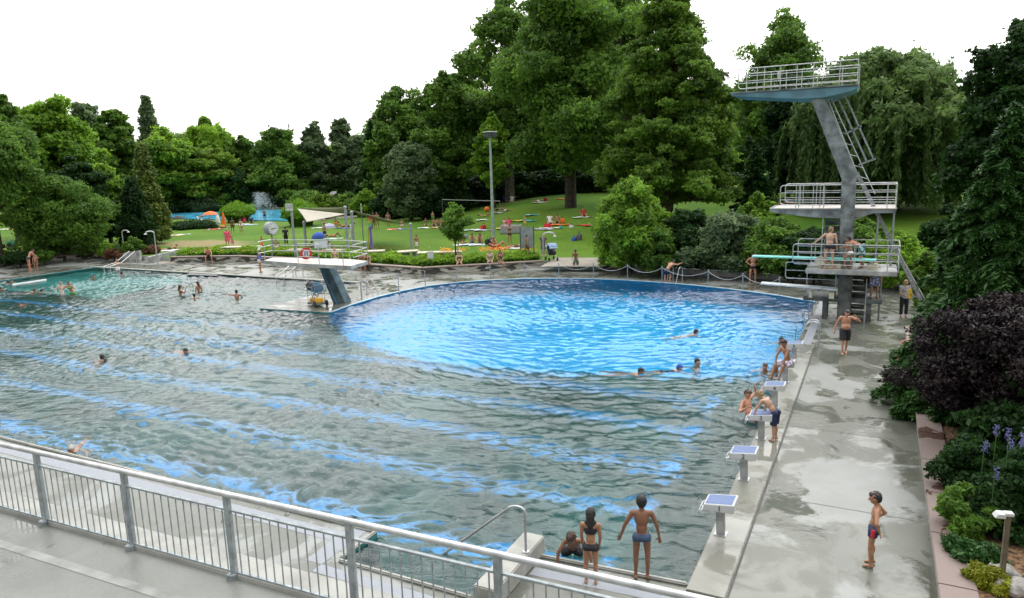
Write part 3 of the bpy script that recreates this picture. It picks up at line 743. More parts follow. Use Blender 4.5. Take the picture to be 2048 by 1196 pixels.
def text(s, size, m, parent, loc, rot, name='lettering', ext=0.002):
    cu = bpy.data.curves.new(name, 'FONT'); cu.body = s; cu.size = size; cu.extrude = ext; cu.align_x = 'CENTER'; cu.align_y = 'CENTER'
    o = bpy.data.objects.new(name + '_src', cu); COL.objects.link(o)
    dg = bpy.context.evaluated_depsgraph_get(); me = bpy.data.meshes.new_from_object(o.evaluated_get(dg)); me.name = name
    bpy.data.objects.remove(o); bpy.data.curves.remove(cu); me.materials.clear(); me.materials.append(m)
    ob = bpy.data.objects.new(name, me); COL.objects.link(ob); ob.parent = parent; ob.location = loc; ob.rotation_euler = rot
    return ob

# grating with real slots would be thousands of bars: pattern stays in the material
def grate_mat():
    m = bpy.data.materials.new('drain_grating'); m.use_nodes = True; nt = m.node_tree; L = nt.links; N = nt.nodes; b = N['Principled BSDF']
    tc = N.new('ShaderNodeTexCoord'); w = N.new('ShaderNodeTexWave'); w.inputs['Scale'].default_value = 11; w.bands_direction = 'Y'
    w2 = N.new('ShaderNodeTexWave'); w2.inputs['Scale'].default_value = 9; w2.bands_direction = 'X'
    L.new(tc.outputs['Object'], w.inputs['Vector']); L.new(tc.outputs['Object'], w2.inputs['Vector'])
    mu = N.new('ShaderNodeMath'); mu.operation = 'MAXIMUM'; L.new(w.outputs['Fac'], mu.inputs[0]); L.new(w2.outputs['Fac'], mu.inputs[1])
    r = N.new('ShaderNodeMapRange'); r.inputs[1].default_value = 0.45; r.inputs[2].default_value = 0.75; L.new(mu.outputs[0], r.inputs[0])
    mx = N.new('ShaderNodeMix'); mx.data_type = 'RGBA'; mx.inputs[6].default_value = (0.07, 0.08, 0.10, 1); mx.inputs[7].default_value = (0.33, 0.35, 0.39, 1)
    L.new(r.outputs[0], mx.inputs[0]); L.new(mx.outputs[2], b.inputs['Base Color']); b.inputs['Roughness'].default_value = 0.4
    bp = N.new('ShaderNodeBump'); bp.inputs['Strength'].default_value = 0.6; bp.inputs['Distance'].default_value = 0.01; L.new(mu.outputs[0], bp.inputs['Height']); L.new(bp.outputs[0], b.inputs['Normal'])
    return m
M_GRATE = grate_mat()
def quad(name, p, m, z=None):
    b = MB(); b.add([(a[0], a[1], (z if z is not None else a[2])) for a in p], [[0, 1, 2, 3]]); return b.build(name, m)
struct(quad('gutter_grate', [(-55.2, EDGE(-55.2) - .62), (-9.0, EDGE(-9) - .62), (-9.0, EDGE(-9) - .26), (-55.2, EDGE(-55.2) - .26)], M_GRATE, 0.004))
struct(quad('gutter_grate', [(-5.05, EDGE(-5) - .62), (-2.5, EDGE(-2.5) - .62), (-2.5, EDGE(-2.5) - .2), (-5.05, EDGE(-5) - .2)], M_GRATE, 0.004))
struct(quad('gutter_grate', [(-9.0, 8.95), (-8.62, 8.95), (-8.62, 10.32), (-9.0, 10.32)], M_GRATE, 0.004))
struct(quad('gutter_grate', [(-8.62, 8.95), (-5.9, 8.95), (-5.9, 8.7), (-8.62, 8.7)], M_GRATE, 0.004))
struct(quad('gutter_grate', [(-2.32, 28.4), (-2.0, 28.4), (-2.0, 38.6), (-2.32, 38.6)], M_GRATE, 0.006))
struct(quad('painted_recess', [at(372, 550, 0), at(437, 552, 0), at(428, 544, 0), at(384, 543, 0)], mat('painted_recess_dark', (0.05, 0.055, 0.055), 0.4), 0.012))  # flat dark sheet on the deck; the opening's shade is only painted
# raised lip along the pool
b = MB()
b.bar((-55.2, EDGE(-55.2), .02), (-8.4, EDGE(-8.4), .02), .09, .06); b.bar((-5.6, EDGE(-5.6), .02), (-2.5, EDGE(-2.5), .02), .09, .06); b.box((-8.43, 9.9, 0.02), (0.08, 1.3, 0.06)); b.box((-7.0, 9.17, 0.02), (2.8, 0.08, 0.06))
struct(b.build('pool_edge_lip', M_KERB, bevel=0.02))
b = MB(); b.box((-42, 35.32, 0.02), (26.6, 0.3, 0.05)); struct(b.build('pool_edge_lip', M_KERB, bevel=0.01))
b = MB()
for p, r_ in zip(POOL[6:23], POOL[7:24]):
    b.bar((p[0], p[1], 0.01), (r_[0], r_[1], 0.01), 0.16, 0.03)
struct(b.build('pool_edge_lip', mat('edge_band_pale_blue', (0.35, 0.45, 0.5), 0.5), bevel=0))
# slightly raised strip that carries the starting blocks, drain slot beside it
b = MB(); b.box((-2.17, 19.6, 0.015), (0.62, 17.6, 0.05)); struct(b.build('starting_strip', wet_concrete('strip_concrete', (0.29, 0.295, 0.27), (0.19, 0.19, 0.165), 0.45), bevel=0.01))
struct(quad('drain_slot', [(-1.845, 10.6), (-1.81, 10.6), (-1.81, 28.4), (-1.845, 28.4)], mat('drain_dark', (0.07, 0.07, 0.065), 0.8), 0.005))
b = MB()
for y in (14.9, 19.3, 27.9, 31.3, 35.5): b.add([(-1.79, y, .0045), (1.1, y, .0045), (1.1, y + .014, .0045), (-1.79, y + .014, .0045)], [[0, 1, 2, 3]])
struct(b.build('deck_joints', mat('joint_dark', (0.13, 0.13, 0.12), 0.9)))

# retaining faces, granite ledge, walls
for i in range(len(DECK)):
    pass
struct(walls('deck_edge', [(p[0], p[1]) for p in DECK], -0.3, 0.356, M_CONC))
def stone_mat():
    m = bpy.data.materials.new('dry_stone'); m.use_nodes = True; nt = m.node_tree; L = nt.links; N = nt.nodes; b = N['Principled BSDF']
    tc = N.new('ShaderNodeTexCoord'); mp = N.new('ShaderNodeMapping'); mp.inputs['Scale'].default_value = (1.6, 1.6, 6.5); L.new(tc.outputs['Object'], mp.inputs['Vector'])
    v = N.new('ShaderNodeTexVoronoi'); v.inputs['Scale'].default_value = 1.0; L.new(mp.outputs[0], v.inputs['Vector'])
    cr = N.new('ShaderNodeValToRGB'); e = cr.color_ramp.elements; e[0].position = .4; e[0].color = (0.05, 0.05, 0.045, 1); e[1].position = .62; e[1].color = (0.42, 0.40, 0.35, 1)
    sp = N.new('ShaderNodeSeparateColor'); L.new(v.outputs['Color'], sp.inputs[0]); L.new(sp.outputs[0], cr.inputs[0]); L.new(cr.outputs[0], b.inputs['Base Color'])
    bp = N.new('ShaderNodeBump'); bp.inputs['Distance'].default_value = 0.05; L.new(v.outputs['Distance'], bp.inputs['Height']); L.new(bp.outputs[0], b.inputs['Normal']); b.inputs['Roughness'].default_value = .9
    return m
M_STONE = stone_mat()
def bench_wall(pts, h, w, label, capm, stone=True):
    P = [Vector((p[0], p[1], 0)) for p in pts]
    o = thing('bench_wall', label, 'wall', P[0])
    b = MB(); c = MB(); off = P[0]
    for a, e in zip(P[:-1], P[1:]):
        d = (e - a).normalized(); n = Vector((-d.y, d.x, 0)) * 0.0
        e2 = e + d * 0.05; a2 = a - d * 0.02
        b.bar(a2 - off + Vector((0, 0, h / 2 - .03)), e2 - off + Vector((0, 0, h / 2 - .03)), w - .1, h - .06)
        c.bar(a2 - off + Vector((0, 0, h + .0)), e2 - off + Vector((0, 0, h + .0)), w, .08)
    b.build('stonework', M_STONE if stone else M_CONC, o); c.build('cap', capm, o, bevel=.012)
    return o
M_CAP = mat('brown_granite_cap', (0.21, 0.155, 0.13), 0.5, var=0.12, scale=20)
bench_wall([WALLPTS[0], WALLPTS[1]], .42, .45, 'pale dry stone wall along the left pool deck below the round bush', M_CAP)
bench_wall([WALLPTS[1] + Vector((.2, 0, 0)), WALLPTS[2] - Vector((.1, 0, 0))], .42, .45, 'short dark stretch of stone wall between the round bush and the concrete ramp', M_CAP)
bench_wall([WALLPTS[4]] + WALLPTS[5:10], .42, .5, 'long low stone bench wall under the flower bed, people sitting on it', M_CAP)
bench_wall([at(1207, 539, 0), WALLPTS[12]], .42, .45, 'short stone wall right of the pale foot bath', M_CAP)
bench_wall([Vector((*BACK[3], 0)), Vector((*BACK[4], 0))], .42, .5, 'stone bench wall behind the diving tower stairs', M_CAP)
o = thing('granite_ledge', 'pink granite topped ledge with wet stains along the right deck edge', 'ledge', (1.4, 18, 0))
def granite_wet():
    m = bpy.data.materials.new('pink_granite_slab'); m.use_nodes = True; nt = m.node_tree; L = nt.links; N = nt.nodes; b = N['Principled BSDF']
    tc = N.new('ShaderNodeTexCoord'); n = N.new('ShaderNodeTexNoise'); n.inputs['Scale'].default_value = 1.6; n.inputs['Detail'].default_value = 5; n.inputs['Distortion'].default_value = .8
    L.new(tc.outputs['Object'], n.inputs['Vector'])
    w = N.new('ShaderNodeMapRange'); w.inputs[1].default_value = .58; w.inputs[2].default_value = .60; L.new(n.outputs['Fac'], w.inputs[0])
    g = N.new('ShaderNodeTexNoise'); g.inputs['Scale'].default_value = 60; g.inputs['Detail'].default_value = 3; L.new(tc.outputs['Object'], g.inputs['Vector'])
    c = N.new('ShaderNodeMix'); c.data_type = 'RGBA'; c.inputs[6].default_value = (.155, .112, .10, 1); c.inputs[7].default_value = (.225, .175, .157, 1); L.new(g.outputs['Fac'], c.inputs[0])
    x = N.new('ShaderNodeMix'); x.data_type = 'RGBA'; x.blend_type = 'MULTIPLY'; x.inputs[7].default_value = (.52, .38, .36, 1); L.new(w.outputs[0], x.inputs[0]); L.new(c.outputs[2], x.inputs[6])
    L.new(x.outputs[2], b.inputs['Base Color'])
    r = N.new('ShaderNodeMapRange'); r.inputs[3].default_value = .65; r.inputs[4].default_value = .25; L.new(w.outputs[0], r.inputs[0]); L.new(r.outputs[0], b.inputs['Roughness'])
    return m
M_GW = granite_wet()
b = MB(); b.box((0, 0, .18), (.40, 26, .36)); b.build('stonework', M_KERB, o)
for i in range(15):
    y0 = -13 + i * 26 / 15
    b = MB(); b.box((.01, y0 + 13 / 15, .40), (.53, 26 / 15 - .012, .07)); b.build('slab', M_GW, o, bevel=.012)
# ramp and walls on the far left
o = thing('ramp_wall', 'grey concrete wall with slanting top beside the ramp and hand rails', 'wall', at(230, 519, 0))
A = at(230, 521, 0) - o.location; B = at(282, 521, 0) - o.location
b = MB(); d = (B - A).normalized(); n = Vector((-d.y, d.x, 0)) * .18
b.prism([A - n, B - n, B - n + Vector((0, 0, .85)), A - n + Vector((0, 0, .5))], (0, 0, 0), n * 2); b.build('wall_block', M_CONC, o, bevel=.02)
o = thing('ramp_wall', 'long pale concrete wall rising towards the lawn left of the flower bed', 'wall', at(290, 527, 0))
A = at(290, 527, 0) - o.location; B = at(345, 519, 0) - o.location; n = Vector((0.1, .2, 0))
b = MB(); b.prism([A, B, B + Vector((0, 0, .75)), A + Vector((0, 0, .5))], (0, 0, 0), n * 2); b.build('wall_block', M_CONC, o, bevel=.02)
# foot bath and paving
P0, P1 = at(1095, 539, 0), at(1207, 539, 0)
o = thing('foot_bath', 'pale turquoise foot bath step where the path meets the pool deck', 'foot bath', P0)
b = MB(); D1 = P1 - P0; bk = (at(1150, 531, 0) - at(1150, 539, 0)).normalized() * 1.6
b.prism([(0, 0, 0), D1, D1 + Vector((0, 0, .16)), Vector((0, 0, .16))], (0, 0, 0), bk); b.build('basin', mat('pale_turquoise_tile', (.42, .55, .52), .5, var=.12, scale=1.2), o)
struct(quad('paving', [at(1080, 533, .366), at(1212, 533, .366), at(1212, 515, .366), at(1112, 515, .366)], M_PAVE))
struct(quad('paving', [at(285, 524, .01), at(345, 527, .01), at(420, 501, .372), at(360, 499, .372)], M_PAVE))
# foreground terrace
ZT = 2.6
b = MB(); b.prism([(-32, -2.5, ZT - .4), (8, -2.5, ZT - .4), (8, 5.55, ZT - .4), (-32, 4.11, ZT - .4)], (0, 0, 0), (0, 0, .4)); struct(b.build('terrace', M_TERR))
b = MB(); b.bar((-32, 4.25, ZT + .02), (8, 5.69, ZT + .02), .34, .08); struct(b.build('terrace_kerb', M_KERB, bevel=.012))
b = MB(); b.bar((-32, 4.22, ZT / 2 - .22), (8, 5.66, ZT / 2 - .22), .2, ZT - .2); struct(b.build('terrace_wall', M_CONC))
struct(quad('terrace_stripe', [(-32, 3.50), (8, 4.9), (8, 5.02), (-32, 3.62)], mat('stripe_pale', (.25, .255, .24), .8, var=.15), ZT + .004))
o = thing('step_stub_wall', 'pale concrete block wall beside the pool steps, handrail fixed on it', 'wall', (-5.3, 10.0, 0))
b = MB(); b.box((0, 0, .17), (.42, 1.9, .34)); b.build('wall_block', M_KERB, o, bevel=.02)
o = thing('step_handrail', 'steel handrail sloping down into the water from the concrete stub wall', 'handrail', (-5.3, 10.3, 0))
b = MB(); b.bend([(0.14, 0, .34), (0.14, 0, 1.17), (-.1, .0, 1.17), (-2.5, .05, -.9)], .024, .16); b.build('rail', M_STEEL, o, sm=True)
b = MB(); b.lathe([(.06, .335), (.06, .36), (.03, .365)], (0.14, 0, 0), 14); b.build('base_plate', M_STEEL, o)
# foreground railing
o = thing('terrace_railing', 'grey steel balustrade with round silver handrail along the foreground terrace', 'railing', (-9.4, 4.93, ZT), .036)
xs = [-9.4 + 1.635 * k for k in range(-4, 9)]
for k, x in enumerate(xs):
    b = MB(); X = x + 9.4; b.box((X, -.02, .42), (.075, .05, 1.10)); b.box((X, -.07, -.02), (.1, .06, .16))
    b.ball((X, -.05, .14), .009, 6); b.ball((X, -.05, .3), .009, 6)
    b.build('post', M_GALV, o, bevel=.005)
for k in range(len(xs) - 1):
    b = MB(); a = xs[k] + 9.4 + .04; e = xs[k + 1] + 9.4 - .04; yb = -.01
    b.box(((a + e) / 2, yb, .06), (e - a, .03, .022)); b.box(((a + e) / 2, yb, .80), (e - a, .035, .022))
    n = 13
    for i in range(n):
        x = a + (e - a) * (i + .5) / n; b.tube([(x, yb, .065), (x, yb, .80)], .0082, 6)
    b.build('baluster_panel', M_GALV, o, sm=False)
b = MB(); b.tube([(xs[0] + 9.4 - .2, -.02, .985), (xs[-1] + 9.4 + .2, -.02, .985)], .034, 14); b.build('handrail', M_STEEL, o, sm=True)

# starting blocks
def numeral(n, parent): return text(str(n), .155, M_BLACK, parent, (.02, -.246, .615), (R(90), 0, 0), 'numeral')
def start_block(n, y, label):
    o = thing('starting_block', label, 'starting block', (-2.33, y, 0.04), 0, 'starting blocks along the pool edge')
    b = MB(); b.bar((0.02, 0, 0), (.0, 0, .56), .1, .16); b.build('pedestal', M_STEEL, o, bevel=.006)
    b = MB(); b.box((.02, 0, .006), (.22, .26, .012)); [b.ball((.02 + sx * .09, sy * .11, .016), .012, 6) for sx in (-1, 1) for sy in (-1, 1)]; b.build('base_plate', M_STEEL, o)
    b = MB(); b.add([(-.27, -.24, .53), (.28, -.24, .55), (.28, .24, .55), (-.27, .24, .53), (-.27, -.24, .65), (.28, -.24, .72), (.28, .24, .72), (-.27, .24, .65)], [[0, 3, 2, 1], [4, 5, 6, 7], [0, 1, 5, 4], [1, 2, 6, 5], [2, 3, 7, 6], [3, 0, 4, 7]]); b.build('top_box', M_WHITE, o, bevel=.01)
    b = MB(); b.add([(-.245, -.205, .657), (.245, -.205, .7195), (.245, .205, .7195), (-.245, .205, .657)], [[0, 1, 2, 3]]); b.build('grip_pad', M_BLUEP, o)
    b = MB(); b.bend([(-.2, -.2, .54), (-.36, -.2, .50), (-.36, .2, .50), (-.2, .2, .54)], .012, .06); b.bend([(-.36, -.2, .5), (-.36, -.2, .4), (-.36, .2, .4), (-.36, .2, .5)], .012, .05); b.build('backstroke_bar', M_STEEL, o, sm=True)
    numeral(n, o); return o
for n, y, l in ((1, 12.85, 'starting block numbered 1, nearest the camera'), (2, 15.45, 'starting block numbered 2 on the pool edge'), (3, 18.02, 'starting block numbered 3, boy leaning on it'),
                (4, 20.6, 'starting block numbered 4, empty, boy in patterned shorts behind it'), (5, 23.1, 'starting block hidden under the boy in patterned shorts'), (6, 25.65, 'starting block numbered 6, farthest from the camera')):
    start_block(n, y, l)

# pool ladders: paired hoops
def hoop_ladder(loc, rz, label, h=.95, w=.5, run=.95, cat='pool ladder'):
    o = thing('pool_ladder', label, cat, loc, rz)
    for s in (-1, 1):
        b = MB(); b.bend([(run * .75, s * w / 2, 0), (run * .75, s * w / 2, h), (run * .35, s * w / 2, h), (-.25, s * w / 2, -.55)], .024, .3); b.build('handrail', M_STEEL, o, sm=True)
    for z in (-.25, -.5):
        b = MB(); b.box((-.1, 0, z), (.1, w, .03)); b.build('tread', M_STEEL, o)
    return o
hoop_ladder((-2.45, 28.1, 0), 0, 'pair of shiny steel hoop handrails at the corner by starting block 6', 1.0, .35, 1.0)
P = at(1343, 566, 0); hoop_ladder(P, R(75), 'pale steel pool ladder on the far rim of the round pool', .9, .6)
P = at(752, 592, 0); hoop_ladder(P, R(190), 'steel pool ladder at the left rim of the round pool', .9, .6)
# posts with rope round the diving pool
def rope_post(P, label, h=.95):
    o = thing('rope_post', label, 'post', P, 0, 'rope posts around the round pool')
    b = MB(); b.tube([(0, 0, 0), (0, 0, h)], .025, 8); b.build('shaft', M_GALV, o, sm=True)
    b = MB(); b.lathe([(.055, 0), (.055, .03), (.03, .05)], n=10); b.build('foot', M_GALV, o)
    b = MB(); b.ball((0, 0, h), .04, 8); b.build('cap', M_GALV, o, sm=True)
    return o
RP = [(723, 597), (798, 586), (851, 575), (914, 567), (981, 561), (1049, 557.5), (1118, 556.5), (1187, 557.5), (1255, 561), (1324, 566), (1416, 575), (1485, 583), (1558, 592)]
names = ['beside the left pool ladder', 'second right of the left pool ladder', 'in front of the bend of the bench wall', 'in front of the bather sitting alone', 'in front of the two seated women',
         'left of the foot bath', 'in front of the left end of the foot bath', 'in front of the right end of the foot bath', 'at the end of the short stone wall', 'left of the far pool ladder', 'midway between far ladder and the standing man', 'left of the man with hands on hips', 'under the tip of the white springboard']
PP = []
for (px, py), nm in zip(RP, names):
    P = at(px, py, 0); PP.append(P); rope_post(P, 'thin grey rope post ' + nm)
M_ROPE = mat('pale_rope', (.55, .56, .56), .7)
for i in (5, 6, 7, 8, 9, 10, 11):
    a, c = PP[i] + Vector((0, 0, .9)), PP[i + 1] + Vector((0, 0, .9)); b = MB()
    b.tube([a.lerp(c, t) - Vector((0, 0, .35 * 4 * t * (1 - t))) - a for t in [k / 10 for k in range(11)]], .012, 6)
    o = b.build('rope', M_ROPE); o.location = a; tag(o, 'sagging rope strung from the post ' + names[i], 'rope')
for i in range(5):      # slim safety posts on the starting side
    P = at((1612, 1622, 1628, 1634, 1638)[i], (706, 668, 645, 628, 612)[i], 0); P.x = -2.42
    o = thing('edge_post', 'slim steel post on the right pool rim, ' + ('beside starting block 6', 'second counting away from starting block 6', 'midway along the metal grating', 'second last before the low diving slab', 'nearest the low diving slab')[i], 'post', P, 0, 'slim posts on the right rim')
    b = MB(); b.tube([(0, 0, 0), (0, 0, .85)], .022, 8); b.build('shaft', M_GALV, o, sm=True); b = MB(); b.lathe([(.05, 0), (.05, .02), (.03, .03)], n=10); b.build('foot', M_GALV, o)

# ------------------------------------------------------------ diving tower
tw = thing('diving_tower', 'tall concrete diving tower with bent column, three platforms and steel railings', 'diving tower', (-1.1, 33.5, 0))
TO = Vector((-1.1, 33.5, 0))
def l(p): return Vector(p) - TO
def col_prism(pts, y0, y1, name, m, bev=.015):
    b = MB(); b.prism([l((x, y0, z)) for x, z in pts], (0, y0, 0), (0, y1, 0)); return b.build(name, m, tw, bevel=bev)
def xz(px, py, Y): p = q(px, py, Y); return (p.x, p.z)
Y0 = 33.5; z3_ = 2.2
col_prism([xz(1621, 196, Y0), xz(1650, 196, Y0), xz(1713, 343, Y0), xz(1706, 477, Y0), xz(1704, 520, Y0), (-.83, z3_ - .25), (-1.36, z3_ - .25), xz(1678, 512, Y0), xz(1683, 358, Y0)], Y0, Y0 + .62, 'column', M_TOWER)
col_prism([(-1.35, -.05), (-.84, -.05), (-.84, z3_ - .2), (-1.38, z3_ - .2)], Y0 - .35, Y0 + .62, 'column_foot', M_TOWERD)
# ten metre platform
col_prism([(-6.08, 9.76), (-1.05, 9.73), (-1.08, 9.62), (-1.35, 9.52), (-2.3, 9.35), (-3.3, 9.36), (-5.75, 9.62), (-6.08, 9.70)], Y0 - .1, Y0 + 2.2, 'top_platform', M_BLUECONC)
b = MB(); b.box(l((-3.565, Y0 + 1.05, 9.79)), (5.06, 2.36, .07)); b.build('top_platform_edge', M_TOWER, tw)
# five metre platform
z5 = 4.72
col_prism([xz(1538, 416, Y0 + .3), (xz(1792, 430, Y0 + .3)[0], z5 - .02), (xz(1792, 430, Y0 + .3)[0], z5 - .16), (-.2, z5 - .18), (-.9, z5 - .42), (-2.6, z5 - .36), (-4.3, z5 - .14)], Y0 + .3, Y0 + 2.3, 'middle_platform', M_TOWER)
b = MB(); b.box(l(((xz(1540, 418, Y0 + .3)[0] + .66) / 2, Y0 + 1.3, z5 + .02)), (abs(xz(1540, 418, Y0 + .3)[0]) + .66, 2.06, .05)); b.build('middle_platform_top', M_SLABTOP, tw, bevel=.01)
# three metre platform
YF = 32.5
pL, pR = xz(1611, 537, YF), xz(1795, 545, YF); z3 = (pL[1] + pR[1]) / 2
b = MB(); b.box(l(((pL[0] + pR[0]) / 2, YF + 1.15, z3 - .1)), (pR[0] - pL[0], 2.3, .2)); b.build('low_platform', M_CONC, tw, bevel=.02)
for px in (1752, 1783):
    x, _ = xz(px, 500, 34.2); b = MB(); b.tube([l((x, 34.2, z3)), l((x, 34.2, z5 - .15))], .045, 10); b.build('support_post', M_GALV, tw, sm=True)
x, _ = xz(1762, 560, 34.0); b = MB(); b.tube([l((x, 34.0, 0)), l((x, 34.0, z3 - .2))], .045, 10); b.build('support_post', M_GALV, tw, sm=True)
# one metre slab with its legs
pL = xz(1606, 590, 33.0); z1 = .98
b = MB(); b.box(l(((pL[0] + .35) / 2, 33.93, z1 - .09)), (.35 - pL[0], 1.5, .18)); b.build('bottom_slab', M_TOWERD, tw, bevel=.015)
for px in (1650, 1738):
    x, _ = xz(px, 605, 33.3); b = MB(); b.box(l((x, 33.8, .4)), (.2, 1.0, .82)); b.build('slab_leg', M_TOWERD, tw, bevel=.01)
# stairs: lower flight beside the column, upper flight behind it
b = MB()
for k in range(9):
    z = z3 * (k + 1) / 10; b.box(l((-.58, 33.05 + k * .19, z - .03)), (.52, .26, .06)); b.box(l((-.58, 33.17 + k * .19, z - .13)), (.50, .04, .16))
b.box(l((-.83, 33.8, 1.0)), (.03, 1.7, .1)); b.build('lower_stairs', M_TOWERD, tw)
b = MB(); b.tube([l((-.28, 32.95, 0)), l((-.28, 32.95, 1.9))], .02, 8); b.tube([l((-.28, 32.95, .95)), l((-.28, 34.7, z3 - .2))], .02, 8); b.build('stair_rail', M_GALV, tw, sm=True)
b = MB(); xa, xb = xz(1646, 470, 34.3)[0], xz(1681, 470, 34.3)[0]
for k in range(10):
    z = z3 + (z5 - z3) * (k + .5) / 10; b.box(l(((xa + xb) / 2, 34.15 + k * .14, z)), (xb - xa, .2, .05)); b.box(l(((xa + xb) / 2, 34.25 + k * .14, z - .1)), (xb - xa - .02, .03, .2))
b.build('upper_stairs', M_TOWER, tw)
# railings
def railing(name, pts_base, z0, hs, posts, Yf, r=.021):
    pass
def loop_rail(x0, x1, y0, y1, zb, tops, posts_f, name, round_left=True, low=.14, sides=True):
    """U-shaped guard rail: front and back runs with rounded free ends, closed at the right"""
    b = MB(); top = tops[-1]
    for y in (y0, y1):
        b.bend([l((x0 + .35, y, zb + low)), l((x0, y, zb + low)), l((x0, y, zb + top)), l((x1, y, zb + top))], .021, .16)
        b.tube([l((x0 + .3, y, zb + low)), l((x1, y, zb + low))], .017, 6)
        for h in tops[:-1]: b.tube([l((x0, y, zb + h)), l((x1, y, zb + h))], .016, 6)
        for px in posts_f: b.tube([l((px, y, zb)), l((px, y, zb + top))], .019, 6)
    if sides:
        for h in [low] + list(tops): b.tube([l((x1, y0, zb + h)), l((x1, y1, zb + h))], .018, 6)
    for y in (y0, y1): b.tube([l((x1, y, zb - .02)), l((x1, y, zb + top))], .021, 6)
    return b.build(name, M_STEEL, tw, sm=True)
loop_rail(-5.78, -1.08, Y0, Y0 + 2.1, 9.80, (.37, .66, .98), (-5.0, -4.7, -4.05, -3.4, -2.75, -1.75), 'top_railing')
b = MB(); b.box(l((-4.2, Y0 + .6, 10.45)), (.10, .02, .32)); b.build('notice_plate', M_WHITE, tw)
loop_rail(xz(1560, 400, 33.8)[0], xz(1793, 400, 33.8)[0], Y0 + .35, Y0 + 2.2, z5 + .045, (.35, .66, .98), [xz(p, 400, 33.85)[0] for p in (1592, 1598, 1626, 1640, 1775)], 'middle_railing')
b = MB(); x = xz(1648, 400, 33.8)[0]; b.tube([l((x, 33.84, z3)), l((x, 33.84, z5 + .9)), l((x - .02, 33.84, z5 + 1.02))], .021, 6); b.build('stair_rail', M_STEEL, tw, sm=True)
x0, x1 = xz(1586, 500, YF)[0], xz(1800, 500, YF)[0]
loop_rail(x0, x1, YF + .05, YF + 2.2, z3, (.40, .72, 1.05), [xz(p, 520, YF)[0] for p in (1622, 1641, 1708, 1776)], 'low_railing', low=.2)
# rail of the one metre board
b = MB(); A_, B_ = xz(1572, 524, 33.4), xz(1672, 560, 33.4)
b.bend([l((B_[0], 33.4, A_[1])), l((A_[0], 33.4, A_[1])), l((A_[0], 33.4, B_[1])), l((B_[0], 33.4, B_[1]))], .024, .12); b.tube([l((A_[0], 33.4, (A_[1] + B_[1]) / 2)), l((B_[0], 33.4, (A_[1] + B_[1]) / 2))], .018, 6)
for px in (1614, 1672): x = xz(px, 560, 33.4)[0]; b.tube([l((x, 33.4, z1)), l((x, 33.4, A_[1]))], .02, 6)
b.build('board_railing', M_STEEL, tw, sm=True)
# long ladder from the ground to the top with its safety frame
def lad(px, py, Y=34.9): return l(q(px, py, Y))
b = MB(); b.bar(lad(1842, 600), lad(1713, 345), .06, .16); b.build('ladder_stringer', M_GALV, tw)
b = MB(); b.tube([lad(1655, 196), lad(1713, 343)], .024, 6); b.tube([lad(1660, 192), lad(1750, 388)], .024, 6); b.tube([lad(1757, 430), lad(1853, 605)], .024, 6)
n = 22
for k in range(n):
    t = k / (n - 1); a = lad(1652 + (1715 - 1652) * t, 200 + (352 - 200) * t); c = lad(1664 + (1736 - 1664) * t, 200 + (358 - 200) * t)
    if k % 3 == 0: b.tube([a, c], .015, 6)
for k in range(16):
    t = k / 15; a = lad(1716 + (1838 - 1716) * t, 352 + (592 - 352) * t); b.tube([a, a + Vector((.0, -.42, 0))], .015, 6)
b.build('ladder', M_STEEL, tw, sm=True)
b = MB(); b.bar(lad(1660, 206), lad(1694, 191), .08, .08); b.bar(lad(1690, 268), lad(1723, 252), .07, .07); b.bar(lad(1717, 330), lad(1752, 317), .07, .07)
b.bar(lad(1678, 200), lad(1733, 322), .07, .07); b.bar(lad(1691, 193), lad(1747, 318), .07, .07); b.build('ladder_guard', M_GALV, tw)
# springboards: they rest on their stands
o = thing('springboard', 'long turquoise springboard on the low platform of the diving tower', 'springboard', q(1629, 516, 33.1))
a, c = q(1505, 512, 33.1) - o.location, q(1753, 520, 33.1) - o.location
b = MB(); b.bar(a, c, .5, .055); b.build('board', M_TURQ, o, bevel=.01)
zz = z3 - o.location.z
x = q(1660, 520, 33.1).x - o.location.x; b = MB(); b.box((x, 0, zz + .1), (.9, .55, .2)); b.box((x - .15, 0, zz + .24), (.4, .5, .1)); b.build('fulcrum', M_CREAM, o, bevel=.02)
b = MB(); b.lathe([(.2, -.04), (.2, .04)], (x - .35, -.35, zz + .33), 20, Matrix.Rotation(R(90), 3, 'X')); b.build('adjusting_wheel', M_CREAM, o)
x = q(1744, 528, 33.1).x - o.location.x; b = MB(); b.prism([(x - .3, -.28, zz), (x + .25, -.28, zz), (x + .2, -.28, zz + .24), (x - .1, -.28, zz + .24)], (0, 0, 0), (0, .56, 0)); b.build('anchor', M_CREAM, o, bevel=.01)
o = thing('springboard', 'white springboard low over the water at the foot of the diving tower', 'springboard', q(1600, 571, 33.2))
a, c = q(1522, 566, 33.2) - o.location, q(1676, 578, 33.2) - o.location
b = MB(); b.bar(a, c, .5, .06); b.build('board', mat('white_board', (.6, .66, .7), .5), o, bevel=.01)
b = MB(); b.box(((c.x * .3), 0, z1 - o.location.z + .12), (.12, .5, .26)); b.box((c.x * .85, 0, z1 - o.location.z + .12), (.2, .5, .26)); b.build('fulcrum', M_CREAM, o)

